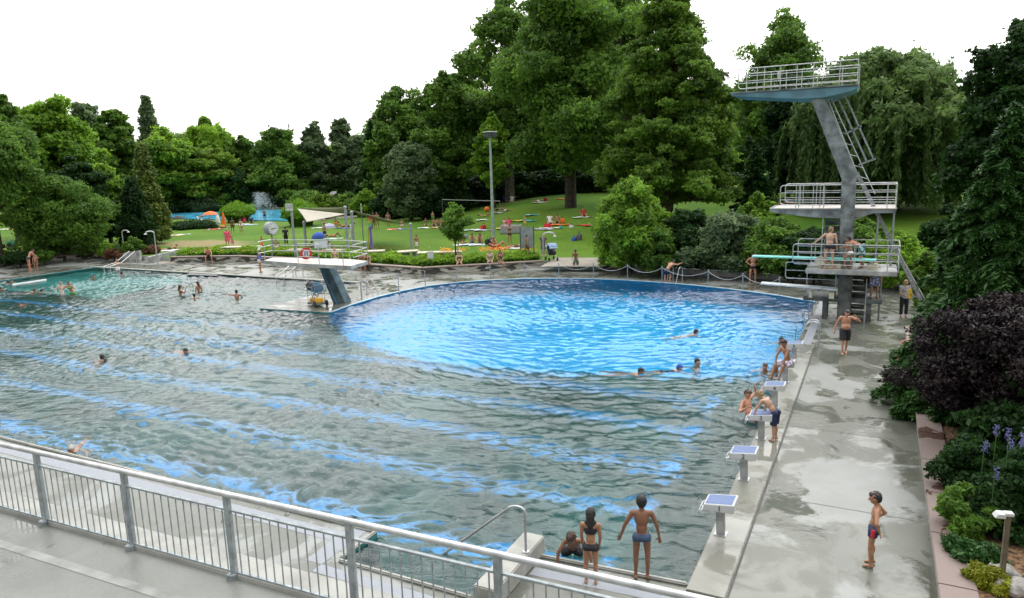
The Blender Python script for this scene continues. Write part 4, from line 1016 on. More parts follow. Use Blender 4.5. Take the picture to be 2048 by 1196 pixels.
# ------------------------------------------------------------ small platform on the tongue
zc = 2.42; O2 = at(690, 607, 0)
pf = thing('small_diving_platform', 'low diving platform on a single leaning column at the tongue between the pools', 'diving platform', O2)
c4 = [at(527, 522, zc), at(604, 528, zc), at(702, 533, zc), at(736, 523, zc), at(700, 519, zc), at(545, 516, zc)]
b = MB(); b.prism([p - O2 for p in c4], (0, 0, 0), (0, 0, -.15)); b.build('platform', M_CONC, pf, bevel=.01)
b = MB(); b.prism([(p - O2) + Vector((0, 0, .006)) for p in c4], (0, 0, 0), (0, 0, .02)); b.build('platform_top', M_SLABTOP, pf)
tp, bt = on_y(652, 534, 28.6), at(687, 606, 0)
b = MB(); a0 = on_y(638, 535, 28.9) - O2; a1 = on_y(657, 535, 28.9) - O2; b0 = at(666, 607, 0) - O2; b1 = at(690, 606, 0) - O2
b.prism([b0, b1, a1, a0], (0, 0, 0), (0.05, .5, 0)); b.build('column', M_TOWERD if False else mat('blue_grey_column', (.10, .15, .17), .8, var=.2, scale=2, bump=.2), pf, bevel=.015)
b = MB(); e = Vector((-.0, -.02, 0)); b.bar(a0 + Vector((.12, -.02, 0)), b0 + Vector((.28, -.02, 0)), .05, .02); b.build('blue_stripe', mat('blue_stripe', (.05, .28, .55), .6), pf)
b = MB(); s0, s1 = on_y(662, 530, 29.8) - O2, on_y(679, 580, 29.8) - O2
for dx in (0, .32): b.tube([s0 + Vector((dx, 0, 0)), s1 + Vector((dx + .1, 0, -.6))], .02, 6)
for k in range(8): t = (k + .5) / 8; p = s0.lerp(s1 + Vector((.05, 0, -.6)), t); b.tube([p, p + Vector((.36, 0, 0))], .015, 6)
b.build('ladder', M_GALV, pf, sm=True)
cr = [p - O2 for p in c4]
b = MB()
back = [cr[5], cr[4], cr[3]]
for h in (.4, .7, 1.0):
    b.tube([p + Vector((0, 0, h)) for p in back], .018, 6)
    b.tube([cr[3] + Vector((0, 0, h)), cr[2].lerp(cr[3], .15) + Vector((0, 0, h))], .018, 6)
    b.tube([cr[0] + Vector((-.3, 0, h)), cr[5] + Vector((0, .0, h))], .018, 6)
for p in (cr[5], cr[5].lerp(cr[4], .33), cr[5].lerp(cr[4], .7), cr[4], cr[3]): b.tube([p, p + Vector((0, 0, 1.0))], .02, 6)
b.build('back_railing', M_STEEL, pf, sm=True)
b = MB(); f0, f1 = cr[0].lerp(cr[2], .42), cr[0].lerp(cr[2], .66)
b.bend([f0, f0 + Vector((0, 0, 1.0)), f1 + Vector((0, 0, 1.0)), f1], .02, .08)
for h in (.35, .68): b.tube([f0 + Vector((0, 0, h)), f1 + Vector((0, 0, h))], .016, 6)
p = cr[2].lerp(cr[0], .08); b.tube([p, p + Vector((0, 0, .95))], .02, 6); p = cr[0].lerp(cr[2], .02); b.tube([p, p + Vector((0, 0, .95))], .02, 6)
b.build('front_railing', M_STEEL, pf, sm=True)
sg = thing('notice_board', 'small pale notice board on the railing of the low diving platform', 'sign', at(642, 489, 3.35), bearing(at(642, 489, 3.35)))
b = MB(); b.box((0, 0, 0), (.72, .03, .42)); b.build('panel', M_GRAYB, sg, bevel=.01); b = MB(); b.box((0, -.018, 0), (.64, .006, .34)); b.build('face', mat('pale_face', (.55, .60, .58), .6), sg)
# round prohibition sign (two feet figure in a red ring)
P = q(612, 507, 27.9)
sg = thing('round_sign', 'round red ringed sign with white centre on the low diving platform railing', 'sign', P, bearing(P) + R(14))
Mx = Matrix.Rotation(R(90), 3, 'X')
b = MB(); b.lathe([(.31, -.015), (.31, .015)], (0, 0, 0), 28, Mx); b.build('disc', M_RED, sg)
b = MB(); b.lathe([(.18, .0), (.18, .02)], (0, -.012, 0), 24, Mx); b.build('centre', M_WHITE, sg)
for s in (-1, 1):
    b = MB(); b.prism([(s * .07 - .03, -.036, -.12), (s * .07 + .03, -.036, -.12), (s * .05 + .03, -.036, .12), (s * .05 - .03, -.036, .12)], (0, 0, 0), (0, .006, 0)); b.build('symbol', mat('sign_blue', (.04, .08, .25), .6), sg)
# cleaner cart
P = at(634, 611, 0)
ct = thing('pool_cleaner_cart', 'yellow pool cleaning robot on a wheeled trolley with black cable drum', 'cleaning cart', P, R(-25))
b = MB(); b.box((0, 0, .14), (1.0, .6, .08)); b.box((-.42, 0, .1), (.18, .66, .1)); b.build('tray', M_GRAYB, ct, bevel=.02)
b = MB(); b.prism([(-.38, -.27, .19), (.34, -.27, .19), (.30, -.27, .38), (.08, -.27, .44), (-.26, -.27, .42)], (0, 0, 0), (0, .54, 0)); b.build('robot', M_YELLOW, ct, bevel=.03)
b = MB()
for k in range(6): b.box((-.24 + k * .09, -.275, .3), (.05, .01, .1))
b.build('grille', mat('yellow_dark', (.45, .2, .01), .5), ct)
b = MB(); b.bend([(-.3, -.1, .4), (-.1, -.05, .7), (.1, 0, .45), (.2, .1, .7)], .02, .1); b.build('cable', M_BLACK, ct, sm=True)
Mx2 = Matrix.Rotation(R(90), 3, 'Y')
b = MB(); b.lathe([(.15, -.55), (.27, -.53), (.24, -.5), (.26, -.4), (.24, -.3), (.27, -.2), (.25, -.1), (.27, .0), (.24, .1), (.26, .2), (.15, .22)], (-.1, 0, .98), 18, Mx2); b.build('cable_drum', M_BLACK, ct, sm=True)
b = MB(); b.lathe([(.28, .12), (.29, .16), (.28, .2)], (-.02, 0, .98), 20, Mx2); b.build('drum_disc', mat('drum_blue', (.10, .38, .68), .5), ct)
b = MB(); b.lathe([(.2, .1), (.2, .5)], (.1, 0, .98), 16, Mx2); b.build('motor', mat('motor_blue_grey', (.12, .2, .27), .5), ct)
b = MB()
for y in (-.28, .28):
    b.tube([(-.45, y, .16), (-.45, y, 1.0), (.1, y, 1.0)], .018, 6); b.bend([(.1, y, 1.0), (.62, y, 1.22), (.35, y, .15), (.0, y, .12)], .018, .1); b.tube([(.1, y, .16), (.1, y, 1.0)], .016, 6)
b.tube([(.6, -.28, 1.2), (.6, .28, 1.2)], .018, 6); b.build('frame', M_STEEL, ct, sm=True)
for y in (-.33, .33):
    b = MB(); b.lathe([(.05, -.03), (.16, -.03), (.17, 0), (.16, .03), (.05, .03)], (.52, y, .17), 16, Matrix.Rotation(R(90), 3, 'X')); b.build('wheel', M_BLACK, ct, sm=True)

# ------------------------------------------------------------ clock, boards, masts, showers
P = at(547, 512); P.z = .36
ck = thing('pool_clock', 'round grey drum clock with white dial on a thin pole behind the flower bed', 'clock', P, bearing(P) + R(38))
hc = height_to(P, 457) - P.z; rr = 13.2 * mpp(P)
b = MB(); b.tube([(0, 0, 0), (0, 0, hc - rr)], .07, 8); b.build('pole', M_GALV, ck, sm=True)
b = MB(); b.lathe([(rr * .96, -.28), (rr, -.27), (rr, .27), (rr * .96, .28)], (0, 0, hc), 32, Matrix.Rotation(R(90), 3, 'X')); b.build('drum', mat('clock_grey', (.28, .32, .33), .5), ck, sm=True)
b = MB(); b.lathe([(rr * .9, .285), (rr * .9, .305)], (0, 0, hc), 32, Matrix.Rotation(R(90), 3, 'X')); dl = b.build('dial', mat('dial_white', (.62, .68, .66), .5), ck)
b = MB()
for k in range(12):
    a = k * PI / 6; m_ = Matrix.Rotation(-a, 3, 'Y'); b.box(m_ @ Vector((0, -.31, rr * .78)) + Vector((0, 0, hc)), (.03, .01, .12), M=m_)
b.build('hour_marks', M_DARKB, dl)
for ang, ln, w in ((R(85), .62, .035), (R(262), .5, .05)):
    m_ = Matrix.Rotation(ang, 3, 'Y'); b = MB(); b.box(m_ @ Vector((0, -.32, rr * ln / 2)) + Vector((0, 0, hc)), (w, .01, rr * ln), M=m_); b.build('hand', M_DARKB, dl)
def post_board(name, px, base, bx, by, w, h, label, cat, bm, r=.05, pz=None, marks=False, thick=.04):
    P = at(px, base); o = thing(name, label, cat, P, bearing(P)); k = mpp(P)
    top = height_to(P, by - h / 2) - P.z; b = MB(); b.tube([(0, 0.03, 0), (0, 0.03, top - .05)], r, 8); b.build('pole', M_GALV, o, sm=True)
    dx = (bx - px) * k; b = MB(); b.box((dx, -r - thick / 2, top - h * k / 2), (w * k, thick, h * k)); b.build('panel', bm, o, bevel=.01)
    if marks:
        f = MB(); y = -r - thick - .004; c = top - h * k / 2; W_ = w * k; H_ = h * k
        for (x0, z0, x1, z1) in ((-.25, -.05, .3, -.12), (.1, -.1, .1, .3), (-.35, .22, -.05, .22)):
            f.bar((dx + x0 * W_, y, c + z0 * H_), (dx + x1 * W_, y, c + z1 * H_), .01, .05 * H_ + .02)
        f.build('marking', mat('marking_grey', (.2, .22, .24), .6), o)
    return o
post_board('white_sign_board', 591, 515, 587, 414, 14, 14, 'square white board on a tall grey pole left of the shade sails', 'sign', mat('board_white', (.5, .52, .52), .5), .09, marks=True)
post_board('white_sign_board', 786, 424, 785, 365, 16, 18, 'white board with grey marks on a pole before the grey green round tree', 'sign', mat('board_white'
 , (.5, .52, .52), .5), .12, marks=True, thick=.08)
post_board('rule_sign', 862, 532, 862, 510, 12.5, 14.5, 'small white rule sign standing in the flower bed', 'sign', M_WHITE, .025)
o = [x for x in bpy.data.objects if x.name.startswith('rule_sign')][0]
text('— — —\n— —', .1, mat('marking_grey', (.2, .22, .24)), o, (0, -.056, height_to(at(862, 532), 512) - .36), (R(90), 0, 0), 'lettering')
# big grey board between black posts
P = at(1042, 515); P2 = at(1068, 515); o = thing('grey_panel_board', 'large blank grey board between two black posts on the lawn', 'board', (P + P2) / 2, bearing(P))
w = (P2 - P).length; zt = height_to(P, 455) - P.z; zb = height_to(P, 496) - P.z
for s in (-1, 1): b = MB(); b.tube([(s * w / 2, 0, 0), (s * w / 2, 0, zt + .05)], .035, 8); b.build('post', M_BLACK, o, sm=True)
b = MB(); b.box((0, -.03, (zt + zb) / 2), (w * .96, .04, zt - zb)); b.build('panel', M_GRAYB, o, bevel=.01)
# lamp mast
P = at(987, 482); o = thing('lamp_mast', 'tall pale lamp mast with a cluster of floodlights on top', 'lamp mast', P, bearing(P)); H_ = height_to(P, 272) - P.z
b = MB(); b.tube([(0, 0, 0), (0, 0, H_ * .5), (0, 0, H_ - .1)], [.15, .115, .085], 12); b.build('mast', mat('mast_grey', (.30, .38, .36), .5, .2), o, sm=True)
b = MB(); b.lathe([(.55, H_ + .28), (.62, H_ + .30), (.60, H_ + .36), (.1, H_ + .40)], (0, 0, 0), 24); b.build('hood', mat('hood_grey', (.4, .43, .38), .5), o, sm=True)
for k in range(6):
    a = k * PI / 3 + .3; M_ = Matrix.Rotation(a, 3, 'Z'); c = M_ @ Vector((.38, 0, H_ + .08)); b = MB(); b.box(c, (.28, .34, .36), M=M_ @ Matrix.Rotation(R(20), 3, 'Y')); fl = b.build('floodlight', mat('flood_grey', (.12, .15, .17), .4), o, bevel=.04)
    for dz in (-.08, .08):
        b = MB(); b.lathe([(.06, -.01), (.06, .01)], M_ @ Vector((.53, 0, H_ + .08 + dz)), 10, M_ @ Matrix.Rotation(R(90), 3, 'Y')); b.build('lens', M_BLACK, fl)
def shower(px, base, top, label, d=1, reach=.45, z=None):
    P = at(px, base, z) if z is not None else at(px, base); o = thing('outdoor_shower', label, 'shower', P, bearing(P)); h = height_to(P, top) - P.z
    pts = [(0, 0, 0), (0, 0, h - reach * .6)] + [(d * reach * (1 - math.cos(t)), 0, h - reach * .6 + reach * .6 * math.sin(t)) for t in [PI * k / 8 for k in range(1, 9)]]
    b = MB(); b.tube(pts, .045, 8); b.build('pipe', M_STEEL, o, sm=True)
    b = MB(); b.lathe([(.03, .06), (.12, -.02), (.12, -.06)], pts[-1], 12); b.build('shower_head', M_WHITE, o, sm=True)
    b = MB(); b.box((0, -.05, h * .38), (.12, .08, .35)); b.build('valve_box', M_GALV, o, bevel=.01)
    return o
shower(1087, 524, 465, 'arched shower pipe beside the pushchair and the foot bath', 1, .4, .36)
shower(1213, 516, 466, 'double armed shower pole beside the light green bush', -1, .4, .36)
shower(250, 514, 461, 'left one of two curved shower poles by the left ramp', 1, .25, .0)
shower(316, 532, 462, 'right one of two curved shower poles by the left ramp', -1, .3, .0)
def rail_pair(a, c, d, label, z=0, w=.5):
    A, C, D_ = at(*a, z), at(*c, z), at(*d, z); o = thing('stair_handrail', label, 'handrail', C)
    for s in (0, 1):
        off = Vector((s * w, .15 * s, 0)); b = MB()
        b.bend([A - C + off + Vector((0, 0, -.4)), A - C + off + Vector((0, 0, .45)), off + Vector((0, 0, .55)), D_ - C + off + Vector((0, 0, 1.05)), D_ - C + off + Vector((0, 0, 0))], .03, .1); b.tube([off, off + Vector((0, 0, .55))], .022, 6)
        b.build('handrail', M_STEEL, o, sm=True)
    return o
rail_pair((209, 545), (232, 540), (262, 528), 'double handrail leading into the shallow water at the far left steps')
rail_pair((553, 566), (572, 556), (592, 551), 'double handrail leading into the shallow water left of the low diving platform')
# shade sails on their poles
SP = [(613, 505, 445), (697, 522, 415), (709, 508, 425), (824, 506, 449), (728, 500, 409)]
PL = []
for (px, base, top), nm in zip(SP, ('left of the low diving platform sign', 'tallest, right of the notice board', 'beside the tallest shade sail pole', 'short, standing alone right of the sails', 'thin, carrying the rainbow windsock')):
    P = at(px, min(base, 512)); o = thing('sail_pole', 'grey shade sail pole ' + nm, 'pole', P); h = height_to(P, top) - P.z
    r_ = .05 if 'thin' in nm else .11
    b = MB(); b.tube([(0, 0, 0), (0, 0, h)], r_, 10); b.build('shaft', M_GALV, o, sm=True); b = MB(); b.ball((0, 0, h), r_ * 1.3, 8); b.build('cap', M_GALV, o, sm=True); PL.append((P, h))
def sail(pts, label, sag=.16, n=14):
    P = [ptD(*p) for p in pts]; c = sum(P, Vector()) / len(P); o = thing('shade_sail', label, 'shade sail', c); b = MB(); A, B, C_ = [p - c for p in P]
    idx = {}; 
    for i in range(n + 1):
        for j in range(n + 1 - i):
            u, v = i / n, j / n; w = 1 - u - v; p = A * w + B * u + C_ * v
            e = (u * v + v * w + u * w) * 3; g = 1 - .0
            # edges curve in towards the middle
            p = p * (1 - sag * 4 * (u * v + v * w + w * u - 3 * u * v * w) * .9)
            idx[i, j] = len(b.v); b.v.append(tuple(p + Vector((0, 0, -.25 * (27 * u * v * w)))))
    for i in range(n):
        for j in range(n - i):
            b.f.append([idx[i, j], idx[i + 1, j], idx[i, j + 1]])
            if i + j < n - 1: b.f.append([idx[i + 1, j], idx[i + 1, j + 1], idx[i, j + 1]])
    s = b.build('cloth', M_SAIL, o, sm=True); md = s.modifiers.new('t', 'SOLIDIFY'); md.thickness = .02
    return o
D3 = 62
sail([(594, 417, 74), (613, 444, 58), (694, 428, 60)], 'left cream shade sail hanging low with a curved edge', .07)
sail([(600, 416, 74), (692, 415, 62), (706, 429, 64)], 'flat cream shade sail reaching to the tallest pole', .06)
sail([(695, 418, 60), (742, 434, 70), (822, 451, 60)], 'right cream shade sail sloping down to the short pole', .04)
b = MB(); c_ = ptD(640, 441, 80); b.prism([at(606, 444) , at(735, 433), at(735, 429), at(640, 438)], (0, 0, 0), (0, 0, .04)); struct(b.build('paving', M_PAVE))
# rainbow windsock with streamers
P, h = PL[4]; k = mpp(P); S0 = ptD(740, 433, math.hypot(P.x, P.y)); o = thing('windsock', 'rainbow striped windsock with long purple and white streamers', 'windsock', S0)
for i, c in enumerate(((.75, .08, .06), (.8, .4, .25), (.75, .7, .1), (.25, .6, .2), (.2, .55, .65))):
    b = MB(); z = -i * .17; b.lathe([(.17, z), (.17, z - .168)], n=14); b.build('band', flat('band_%d' % i, c), o)
b = MB(); b.lathe([(.15, -.85), (.17, -1.0)], n=14); b.build('band', flat('band_purple', (.25, .12, .7)), o)
for dx, c, ln in ((-.1, (.22, .16, .7), 2.0), (.1, (.75, .62, .5), 1.9), (0, (.3, .2, .75), 2.0), (-.42, (.7, .65, .05), 1.9)):
    b = MB(); b.bar((dx * .6, 0, -.95), (dx, .05, -.95 - ln), .16 if dx != -.42 else .08, .01); b.build('streamer', flat('streamer_%d' % int(dx * 100 + 50), c), o)
b = MB(); b.tube([(P.x - S0.x, P.y - S0.y, .2), (0, 0, .15), (0, 0, 0)], .012, 6); b.build('hanger', M_GALV, o)
# street style lamp pole thin far: garden lamp at lower right
P = at(2003, 1160, .4); P.z = .36
o = thing('garden_lamp', 'small garden lamp with white square hood on a wooden post', 'garden lamp', P, bearing(P) + R(20)); h = height_to(P, 1030) - P.z
b = MB(); b.box((0, 0, h / 2), (.07, .07, h)); b.build('post', mat('weathered_wood', (.13, .11, .07), .8, var=.2, scale=5), o, bevel=.006)
b = MB(); b.box((-.0, 0, h + .02), (.13, .12, .05)); b.prism([(-.20, -.08, h - .04), (-.05, -.08, h - .04), (-.05, -.08, h + .03), (-.15, -.08, h + .03)], (0, 0, 0), (0, .16, 0)); b.build('hood', M_WHITE, o, bevel=.008)
# second pool
z2 = .43
struct(quad('second_pool_water', [at(322, 437, z2), at(582, 442, z2), at(582, 419, z2), at(322, 421, z2)], mat('second_pool_blue', (.08, .42, .62), .15, var=.25, scale=.5, bump=.3, bscale=3), None))
b = MB(); A, B = at(300, 419.5, z2), at(600, 416.5, z2); b.bar(A + Vector((0, 0, .1)), B + Vector((0, 0, .1)), .9, .3); struct(b.build('second_pool_edge', M_KERB))
# fountain spray: a soft column of droplets
P = at(515, 419, z2); r = np.random.default_rng(5)
o = thing('fountain', 'white fountain spray rising above the second pool', 'fountain', P)
n = 5000; u = r.random(n); ang = r.uniform(0, 2 * PI, n); vz = r.uniform(.3, 1, n)
x = np.cos(ang) * u * 3.6 * r.random(n) + 1.6 * u; y = np.sin(ang) * u * 1.2; z = 3.1 * vz * 4 * u * (1 - u) + .05
leaf_mesh('spray', np.stack([x, y, z], 1), unit(r, n), r.uniform(.02, .075, n), r.random(n), leaf_mat('water_drops', (.6, .65, .68), (.8, .85, .88), .5, .2), 1, None, o, r)
b = MB(); b.tube([(0, 0, 0), (0, 0, .3)], .08, 8); b.build('nozzle', M_GALV, o)
# pale building glimpsed behind the far trees
P = at_dist(385, 150); o = thing('far_building', 'long pale building glimpsed through the far trees above the second pool', 'building', P, bearing(P))
b = MB(); b.box((0, 0, 1.9), (17, 6, 3.8)); b.build('wall', mat('far_white', (.7, .72, .72), .7), o); b = MB(); b.box((0, 0, 4.0), (18, 7, .35)); b.build('roof', M_GALV, o)
b = MB()
for k in range(5): b.box((-6.4 + 3.2 * k, -3.02, 1.7), (1.4, .06, 1.5))
b.build('window', M_DARKB, o)
# ------------------------------------------------------------ shrubs, beds and near plants
def bush(px, base, top, width, kind, label, n=12000, leaf=.12, seed=1, prof='dome', z=None, name='shrub', nl=None, D=None, ragged=.3, flat=.8, lr=None, cat='shrub', group=None, aspect=1.3, shell=.4):
    P = at_dist(px, D) if D else at(px, base)
    h = height_to(P, top) - P.z; rx = width / 2 * mpp(P)
    return tree(name, label, P, h, rx, kind, prof, base=0.0, nl=nl or max(14, int(rx * 22)), lr=lr or max(.25, rx * .27), n=n, leaf=leaf, seed=seed, cat=cat, trunk=.05, nlimb=10, flat=flat, ragged=ragged, group=group, aspect=aspect, shell=shell, stem='stem', crown='foliage', low=.05)
bush(1262, 540, 366, 178, 'bright', 'big light green bush with spiky upright shoots left of the dark shrubs', 42000, .11, 201, 'dome', nl=120, lr=.75, D=46)
bush(1378, 552, 418, 160, 'dark', 'dark shrub mass right of the big light green bush', 30000, .12, 202, nl=60, D=46)
bush(1465, 556, 424, 175, 'grey', 'grey leaved shrub behind the far pool ladder and the standing man', 26000, .12, 203, nl=70, D=45)
bush(1555, 560, 438, 170, 'mid', 'mid green shrub behind the turquoise springboard', 22000, .11, 204, nl=60, D=44)
bush(1520, 500, 386, 84, 'bright', 'light green sapling bush above the dark shrub mass', 16000, .13, 205, 'oval', D=56)
bush(1640, 560, 455, 160, 'dark', 'dark shrub directly behind the low platform railing', 16000, .11, 206, D=43)
bush(1728, 566, 436, 160, 'mid', 'shrub with loose branches right of the tower column', 20000, .11, 207, D=45, ragged=.4)
bush(1808, 574, 462, 150, 'bright', 'light green shrub behind the long tower ladder', 18000, .1, 208, D=42)
bush(1880, 590, 500, 130, 'mid', 'green shrub between the tower ladder and the near spruce', 18000, .1, 209, D=36)
bush(1950, 560, 380, 150, 'dark', 'dark shrub far right behind the near spruce', 22000, .13, 210, D=48)
bush(1320, 545, 455, 90, 'mid', 'lower skirt of shrubs in front of the big light green bush', 15000, .1, 211, D=44)
bush(265, 510, 474, 44, 'mid', 'small rounded shrub behind the left shower pole', 5000, .1, 212, 'round')
bush(213, 512, 484, 36, 'bright', 'small upright green shrub left of the ramp wall', 3500, .09, 213)
bush(228, 514, 497, 44, 'rust', 'low reddish shrub at the foot of the left lawn', 3000, .09, 214)
bush(300, 508, 492, 44, 'rust', 'low reddish brown shrub between the two left shower poles', 3500, .09, 215)
bush(40, 526, 505, 80, 'dark', 'low dark plants behind the wall at the left edge', 6000, .1, 216)
bush(88, 522, 500, 50, 'mid', 'low green plants in front of the round dark bush', 4000, .1, 217)
bush(5, 520, 488, 34, 'lime', 'yellow flowered low plant at the left edge', 3000, .09, 218)
bush(1135 - 150, 402, 388, 100, 'dark', 'dark hedge under the grove behind the lawn rise', 9000, .22, 219, D=105)
for i, (px, D, top, w, k, lb) in enumerate([(345, 141, 398, 90, 'dark', 'dark shrub at the left end behind the second pool'), (400, 140, 394, 80, 'grey', 'grey green shrub behind the second pool above its middle'), (450, 139, 386, 60, 'mid', 'rounded green shrub left of the left grass clump'),
                                           (560, 140, 388, 90, 'dark', 'dark shrub behind the fountain spray'), (640, 104, 388, 70, 'lime', 'yellow green shrub right of the right grass clump'), (690, 110, 386, 80, 'mid', 'green shrub right of the white parasol'),
                                           (728, 104, 380, 60, 'bright', 'bright green shrub with pale blossoms left of the grey green tree'), (765, 98, 376, 70, 'dark', 'dark shrub at the foot of the grey green round tree'), (850, 92, 372, 90, 'dark', 'dark shrub along the curved path edge'),
                                           (905, 96, 368, 80, 'dark', 'dark shrub below the tall dense tree'), (950, 104, 372, 90, 'dark', 'dark shrub behind the white slack line'), (610, 128, 380, 90, 'mid', 'shrub behind the right grass clump'),
                                           (800, 100, 372, 80, 'mid', 'mid green shrub behind the basketball board pole')]):
    bush(px, 0, top, w, k, lb, 9000, .2, 230 + i, D=D)
b_ = bush(385, 456, 447, 125, 'dark', 'low dark hedge between the lawn and the second pool', 16000, .13, 250, 'dome', nl=70, lr=.7, name='hedge', cat='hedge')
# dark hanging masses at the far left and under the spruce
def grass_clump(px, base, top, width, label, seed):
    r = np.random.default_rng(seed); P = at(px, base); o = thing('tall_grass_clump', label, 'grass clump', P); h = height_to(P, top) - P.z; rx = width / 2 * mpp(P)
    n = 2600; a = r.uniform(0, 2 * PI, n); rad = np.sqrt(r.random(n)) ; L = h * r.uniform(.7, 1.25, n); seg = 6
    base_ = np.stack([rad * np.cos(a) * rx * .55, rad * np.sin(a) * rx * .55, np.zeros(n)], 1); a2 = a + r.normal(size=n) * .5
    P_, A_, T_ = [], [], []
    for s in range(seg):
        u = (s + .5) / seg; z = L * (u - .34 * u * u * (0.6 + rad)); out = rx * .52 * rad * u ** 2.0 + .1 * u
        pos = base_ + np.stack([out * np.cos(a2), out * np.sin(a2), z], 1); dz = L * (1 - .68 * u * (0.6 + rad)); do = rx * .52 * rad * 2 * u
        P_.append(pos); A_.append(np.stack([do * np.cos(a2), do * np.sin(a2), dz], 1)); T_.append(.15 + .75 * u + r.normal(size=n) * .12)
    P_, A_, T_ = np.concatenate(P_), np.concatenate(A_), np.concatenate(T_)
    Nn = np.stack([np.cos(np.tile(a2, seg)), np.sin(np.tile(a2, seg)), .3 + 0 * T_], 1) + unit(r, len(P_)) * .5
    leaf_mesh('blades', P_, Nn, np.full(len(P_), h / seg * .33), T_, G['grass'], 2.0, A_, o, r)
    return o
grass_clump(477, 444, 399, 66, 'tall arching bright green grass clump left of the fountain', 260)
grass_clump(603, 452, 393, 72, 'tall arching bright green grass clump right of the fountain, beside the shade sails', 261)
# flower bed along the bench wall
def strip_leaves(name, poly_px, n, leaf, h, kind, seed, label, flowers=None, dens=None):
    r = np.random.default_rng(seed); A = [at(*p) for p in poly_px[0]]; B = [at(*p) for p in poly_px[1]]
    m = len(A) - 1; lens = np.array([(A[i + 1] - A[i]).length for i in range(m)]); i = r.choice(m, n, p=lens / lens.sum()); u = r.random(n); v = r.random(n)
    A_ = np.array([tuple(p) for p in A]); B_ = np.array([tuple(p) for p in B])
    p = (A_[i] * (1 - u)[:, None] + A_[i + 1] * u[:, None]) * (1 - v)[:, None] + (B_[i] * (1 - u)[:, None] + B_[i + 1] * u[:, None]) * v[:, None]
    hh = h * (.65 + .35 * np.sin(p[:, 0] * 1.7) * np.cos(p[:, 1] * 1.3) + .2 * np.sin(p[:, 0] * 4.1 + 1))
    p[:, 2] += hh * r.random(n) ** .6
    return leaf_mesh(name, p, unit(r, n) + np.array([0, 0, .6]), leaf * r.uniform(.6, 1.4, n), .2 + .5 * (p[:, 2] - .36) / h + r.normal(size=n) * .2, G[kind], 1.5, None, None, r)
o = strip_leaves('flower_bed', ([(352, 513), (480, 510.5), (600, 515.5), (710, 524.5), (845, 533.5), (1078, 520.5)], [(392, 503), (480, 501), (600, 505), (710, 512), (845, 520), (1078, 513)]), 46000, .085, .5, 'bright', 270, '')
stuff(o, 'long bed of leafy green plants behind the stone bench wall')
r = np.random.default_rng(271); A, B = at(880, 522), at(1074, 517); C_, D_ = at(880, 513), at(1074, 509); n = 900
u, v = r.random(n), r.random(n) ** .6; A, B, C_, D_ = [np.array(tuple(k)) for k in (A, B, C_, D_)]
keep = (np.sin(u * 31) + np.sin(u * 12.3 + 1) + r.normal(size=n) * .5) > -.2; u, v = u[keep], v[keep]; n = len(u)
p = (A * (1 - u)[:, None] + B * u[:, None]) * (1 - v)[:, None] + (C_ * (1 - u)[:, None] + D_ * u[:, None]) * v[:, None]; p[:, 2] += .48 + .2 * r.random(n)
o = leaf_mesh('orange_flowers', p, unit(r, n) * .6 + np.array([0, 0, 1]), .075 * r.uniform(.6, 1.2, n), r.random(n), G['flower'], 1, None, None, r); stuff(o, 'band of orange flowers along the back of the bed')
n = 260; p2 = np.array([tuple(at(x, y)) for x, y in zip(r.uniform(400, 860, n), r.uniform(506, 516, n))]); p2[:, 2] += .45 + .15 * r.random(n)
o = leaf_mesh('orange_flowers', p2, unit(r, n) * .6 + np.array([0, 0, 1]), .05 * r.uniform(.6, 1.2, n), r.random(n), G['flower'], 1, None, None, r); stuff(o, 'few scattered orange flowers in the left part of the bed')
# pale slabs behind the bed (low tables)
for a, c, lb in (((700, 514), (770, 511), 'left one of the low pale slab benches behind the flower bed'), ((785, 515), (838, 511), 'low slab bench with red towel pattern behind the flower bed'), ((835, 516), (925, 513), 'right one of the low pale slab benches behind the flower bed'), ((420, 504), (520, 502), 'long pale slab bench left of the clock pole'), ((560, 508), (690, 510), 'pale slab bench behind the low diving platform')):
    A, B = at(*a), at(*c); o = thing('slab_bench', lb, 'bench', A, 0); b = MB(); b.bar(Vector((0, 0, .38)), B - A + Vector((0, 0, .38)), 1.0, .1); b.build('seat', M_CREAM, o, bevel=.02)
    b = MB(); d = B - A
    for t in (.1, .5, .9): b.box(d * t + Vector((0, 0, .16)), (.3, .6, .34))
    b.build('support', M_CONC, o)
# young staked tree
P = at(912, 522); h = height_to(P, 408) - P.z
o = tree('young_tree', 'thin young tree with sparse crown leaning beside a pale stake', P, h, 42 * mpp(P), 'mid', 'oval', base=.36, nl=34, lr=.5, n=2600, leaf=.14, seed=280, trunk=.05, nlimb=16, ragged=.5, shell=.3, lean=.02)
P2 = at(914, 524); st = thing('tree_stake', 'pale wooden stake supporting the thin young tree', 'stake', P2); b = MB(); b.tube([(0, 0, 0), (.2, 0, height_to(P2, 484) - P2.z)], .05, 8); b.build('pole', M_WOOD, st)
